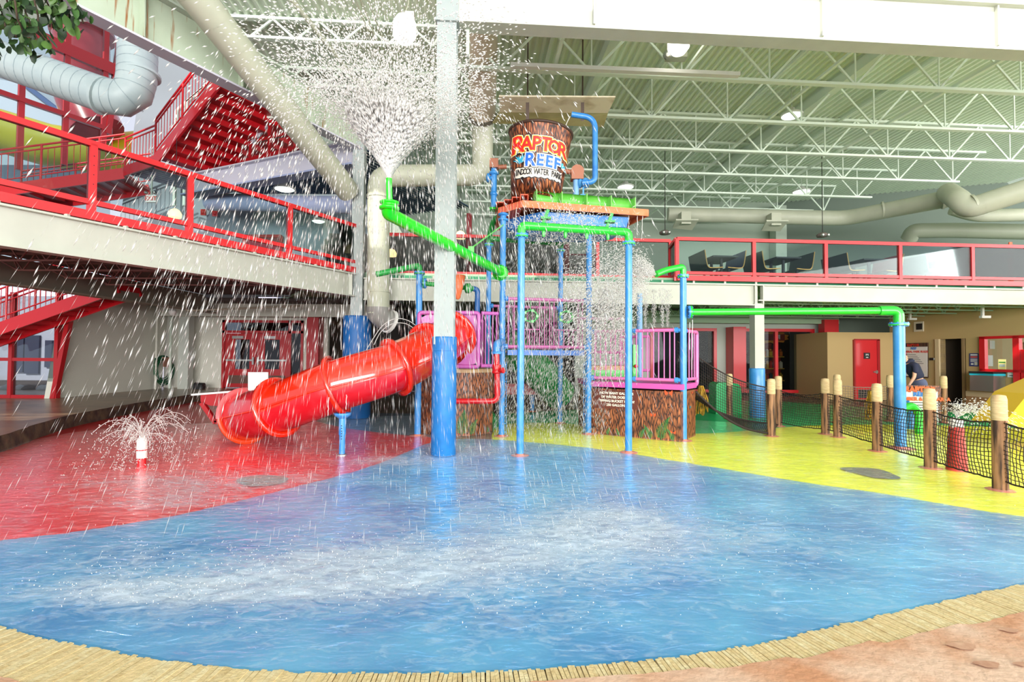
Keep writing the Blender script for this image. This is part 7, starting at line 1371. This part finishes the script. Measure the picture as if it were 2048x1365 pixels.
# water film over the pads, with foam
def foam_mask(x, y):
    f = np.zeros_like(x)
    for cx, cy, rx_, ry_, a in FOAM: f += a * np.exp(-(((x - cx) / rx_) ** 2 + ((y - cy) / ry_) ** 2))
    return f
FOAM = []
for fx_, fy_, rx_, ry_, a in [(1180, 1080, 1.0, .55, 1.0), (1240, 1050, .4, .3, .8), (900, 1140, 1.2, .5, .75), (700, 1130, .9, .4, .6), (380, 1190, .6, .25, .8), (200, 1190, .5, .2, .6), (250, 1130, .5, .3, .4), (980, 905, .9, .5, .75), (800, 925, .8, .4, .8), (560, 960, 1.2, .5, .4), (420, 980, .9, .5, .4), (330, 1010, .9, .3, .4), (250, 965, .9, .4, .3), (620, 1190, .8, .2, .35), (1500, 1080, .8, .5, .25), (1050, 1250, .5, .15, .3), (640, 900, 1.0, .5, .3), (1040, 1000, 1.4, 1.0, .35), (1230, 1030, .5, .35, .5), (620, 1160, .7, .3, .5)]:
    c = G(fx_, fy_); FOAM.append((c.x, c.y, rx_, ry_, a))
nu_, nv_ = 420, 300
poly = [(p.x, p.y) for p in inner] ; 
ang = np.linspace(math.radians(-62), math.radians(62), nu_)
ip = np.array([(math.atan2(p.x, p.y), math.hypot(p.x, p.y)) for p in inner]); ip = ip[np.argsort(ip[:, 0])]
rn = np.interp(ang, ip[:, 0], ip[:, 1])
lp_ = np.array([(math.atan2(p.x, p.y), math.hypot(p.x, p.y)) for p in le]); lp_ = lp_[np.argsort(lp_[:, 0])]
far = np.where(ang < 0, np.interp(ang, lp_[:, 0], lp_[:, 1], right=14.5), 14.5); far = np.where(ang < lp_[0, 0], lp_[0, 1], far); far = np.minimum(far, 13.0); far = np.convolve(np.pad(far, 12, mode='edge'), np.ones(25) / 25, 'valid') if True else far; far = np.minimum(far, np.where(ang < lp_[-1, 0], np.interp(ang, lp_[:, 0], lp_[:, 1]) , 99)); far = np.where(ang < lp_[0, 0], lp_[0, 1], far)
tt = np.linspace(0, 1, nv_)[:, None] ** 1.6; rr2 = rn[None] + (far - rn)[None] * tt; X = rr2 * np.sin(ang)[None]; Yg = rr2 * np.cos(ang)[None]
wob = fbm(X * 3.2, Yg * 3.2, 3, 40) * .05; rr2 = rr2 + np.where(tt < .02, wob - .02, 0); X = rr2 * np.sin(ang)[None]; Yg = rr2 * np.cos(ang)[None]
F = np.clip(foam_mask(X, Yg), 0, 1.1)
w1 = fbm(X * 1.7 + 3, Yg * 3.2, 4, 11) - .5; w2 = fbm(X * 6 + 3, Yg * 11, 3, 21) - .5
amp = np.clip((rr2 - rn[None]) / .5, 0, 1); Zg = .022 + amp * (.020 * w1 + .008 * w2 + .018 * F * (fbm(X * 14, Yg * 14, 3, 31) - .4))
vsx = np.stack([X, Yg, Zg], 2).reshape(-1, 3); i_ = np.arange(nv_ - 1)[:, None] * nu_ + np.arange(nu_ - 1)[None]; fq = np.stack([i_, i_ + 1, i_ + nu_ + 1, i_ + nu_], 2).reshape(-1, 4)
me = bpy.data.meshes.new('water_film'); me.from_pydata([], [], []); me.vertices.add(len(vsx)); me.vertices.foreach_set('co', vsx.astype(np.float32).ravel()); me.loops.add(fq.size); me.loops.foreach_set('vertex_index', fq.astype(np.int32).ravel()); me.polygons.add(len(fq)); me.polygons.foreach_set('loop_start', np.arange(0, fq.size, 4, dtype=np.int32)); me.polygons.foreach_set('use_smooth', np.ones(len(fq), bool)); me.update(calc_edges=True)
at = me.attributes.new('foam', 'FLOAT', 'POINT'); base_f = .0 + F * 1.0; at.data.foreach_set('value', base_f.reshape(-1).astype(np.float32))
m = bpy.data.materials.new('water_surface'); m.use_nodes = True; nt = m.node_tree; N = nt.nodes; N.clear(); Lk = nt.links.new
o_out = N.new('ShaderNodeOutputMaterial'); tr = N.new('ShaderNodeBsdfTransparent'); tr.inputs[0].default_value = (.93, .97, 1, 1); gl_ = N.new('ShaderNodeBsdfGlossy'); gl_.inputs['Roughness'].default_value = .10; fr2 = N.new('ShaderNodeFresnel'); fr2.inputs[0].default_value = 1.33
tc = N.new('ShaderNodeTexCoord'); mp = N.new('ShaderNodeMapping'); mp.inputs['Scale'].default_value = (1, 2.0, 1); Lk(tc.outputs['Object'], mp.inputs[0])
nb = N.new('ShaderNodeTexNoise'); nb.inputs['Scale'].default_value = 6; nb.inputs['Detail'].default_value = 5; nb.inputs['Distortion'].default_value = .6; bp = N.new('ShaderNodeBump'); bp.inputs['Strength'].default_value = .8; bp.inputs['Distance'].default_value = .03; Lk(mp.outputs[0], nb.inputs['Vector']); Lk(nb.outputs[0], bp.inputs['Height']); Lk(bp.outputs[0], gl_.inputs['Normal']); Lk(bp.outputs[0], fr2.inputs['Normal'])
mx1 = N.new('ShaderNodeAddShader'); Lk(fr2.outputs[0], gl_.inputs[0]); Lk(tr.outputs[0], mx1.inputs[0]); Lk(gl_.outputs[0], mx1.inputs[1])
df = N.new('ShaderNodeBsdfDiffuse'); df.inputs[0].default_value = lin((214, 226, 242)); mx2 = N.new('ShaderNodeMixShader')
a_ = N.new('ShaderNodeAttribute'); a_.attribute_name = 'foam'
n1 = N.new('ShaderNodeTexNoise'); n1.inputs['Scale'].default_value = 5; n1.inputs['Detail'].default_value = 9; n1.inputs['Roughness'].default_value = .68; n1.inputs['Distortion'].default_value = 1.4; Lk(mp.outputs[0], n1.inputs['Vector'])
n3_ = N.new('ShaderNodeTexNoise'); n3_.inputs['Scale'].default_value = 34; n3_.inputs['Detail'].default_value = 5; n3_.inputs['Distortion'].default_value = 2.5; Lk(mp.outputs[0], n3_.inputs['Vector'])
ma = N.new('ShaderNodeMath'); ma.operation = 'MULTIPLY_ADD'; ma.inputs[1].default_value = .36; ma.inputs[2].default_value = .0; Lk(a_.outputs['Fac'], ma.inputs[0])
mm = N.new('ShaderNodeMath'); mm.operation = 'ADD'; Lk(ma.outputs[0], mm.inputs[0]); Lk(n1.outputs[0], mm.inputs[1]); mm2 = N.new('ShaderNodeMath'); mm2.operation = 'MULTIPLY_ADD'; mm2.inputs[1].default_value = .35; Lk(n3_.outputs[0], mm2.inputs[0]); Lk(mm.outputs[0], mm2.inputs[2])
rp_ = N.new('ShaderNodeMapRange'); rp_.inputs['From Min'].default_value = .70; rp_.inputs['From Max'].default_value = 1.22; rp_.inputs['To Min'].default_value = .03; rp_.inputs['To Max'].default_value = .8; Lk(mm2.outputs[0], rp_.inputs[0]); Lk(rp_.outputs[0], mx2.inputs[0])
Lk(mx1.outputs[0], mx2.inputs[1]); Lk(df.outputs[0], mx2.inputs[2]); Lk(mx2.outputs[0], o_out.inputs[0])
me.materials.append(m); wo_ = bpy.data.objects.new('water_film', me); _link(wo_, None, (0, 0, 0)); wo_['label'] = 'shallow rippling water with foam covering the coloured splash pads'; wo_['category'] = 'water'; wo_['kind'] = 'stuff'
# splash crowns and droplets above the film
n = 40000; cx = RNG.uniform(-8, 5.5, n); cy = RNG.uniform(2.6, 9.8, n); keep = RNG.uniform(0, 1, n) < np.clip(foam_mask(cx, cy) * .9 + .03, 0, 1) * (.4 + fbm(cx * 2.5, cy * 2.5, 3, 51)); cx, cy = cx[keep], cy[keep]
an = np.arctan2(cx, cy); rd2 = np.hypot(cx, cy); ok = (rd2 > np.interp(an, ip[:, 0], ip[:, 1]) + .25) & (rd2 < np.interp(an, ang, far) - .2); cx, cy = cx[ok], cy[ok]; n = len(cx); cz = .03 + np.abs(RNG.normal(0, .035, n)); vv_ = np.stack([RNG.normal(0, .5, n), RNG.normal(0, .5, n), RNG.uniform(-.4, 1.3, n)], 1)
drops(np.stack([cx, cy, cz], 1), vv_, RNG.uniform(.0018, .0045, n), M_core, 'surface_splashes', 'tiny splashes hopping on the water surface', .012, lmin=.006)
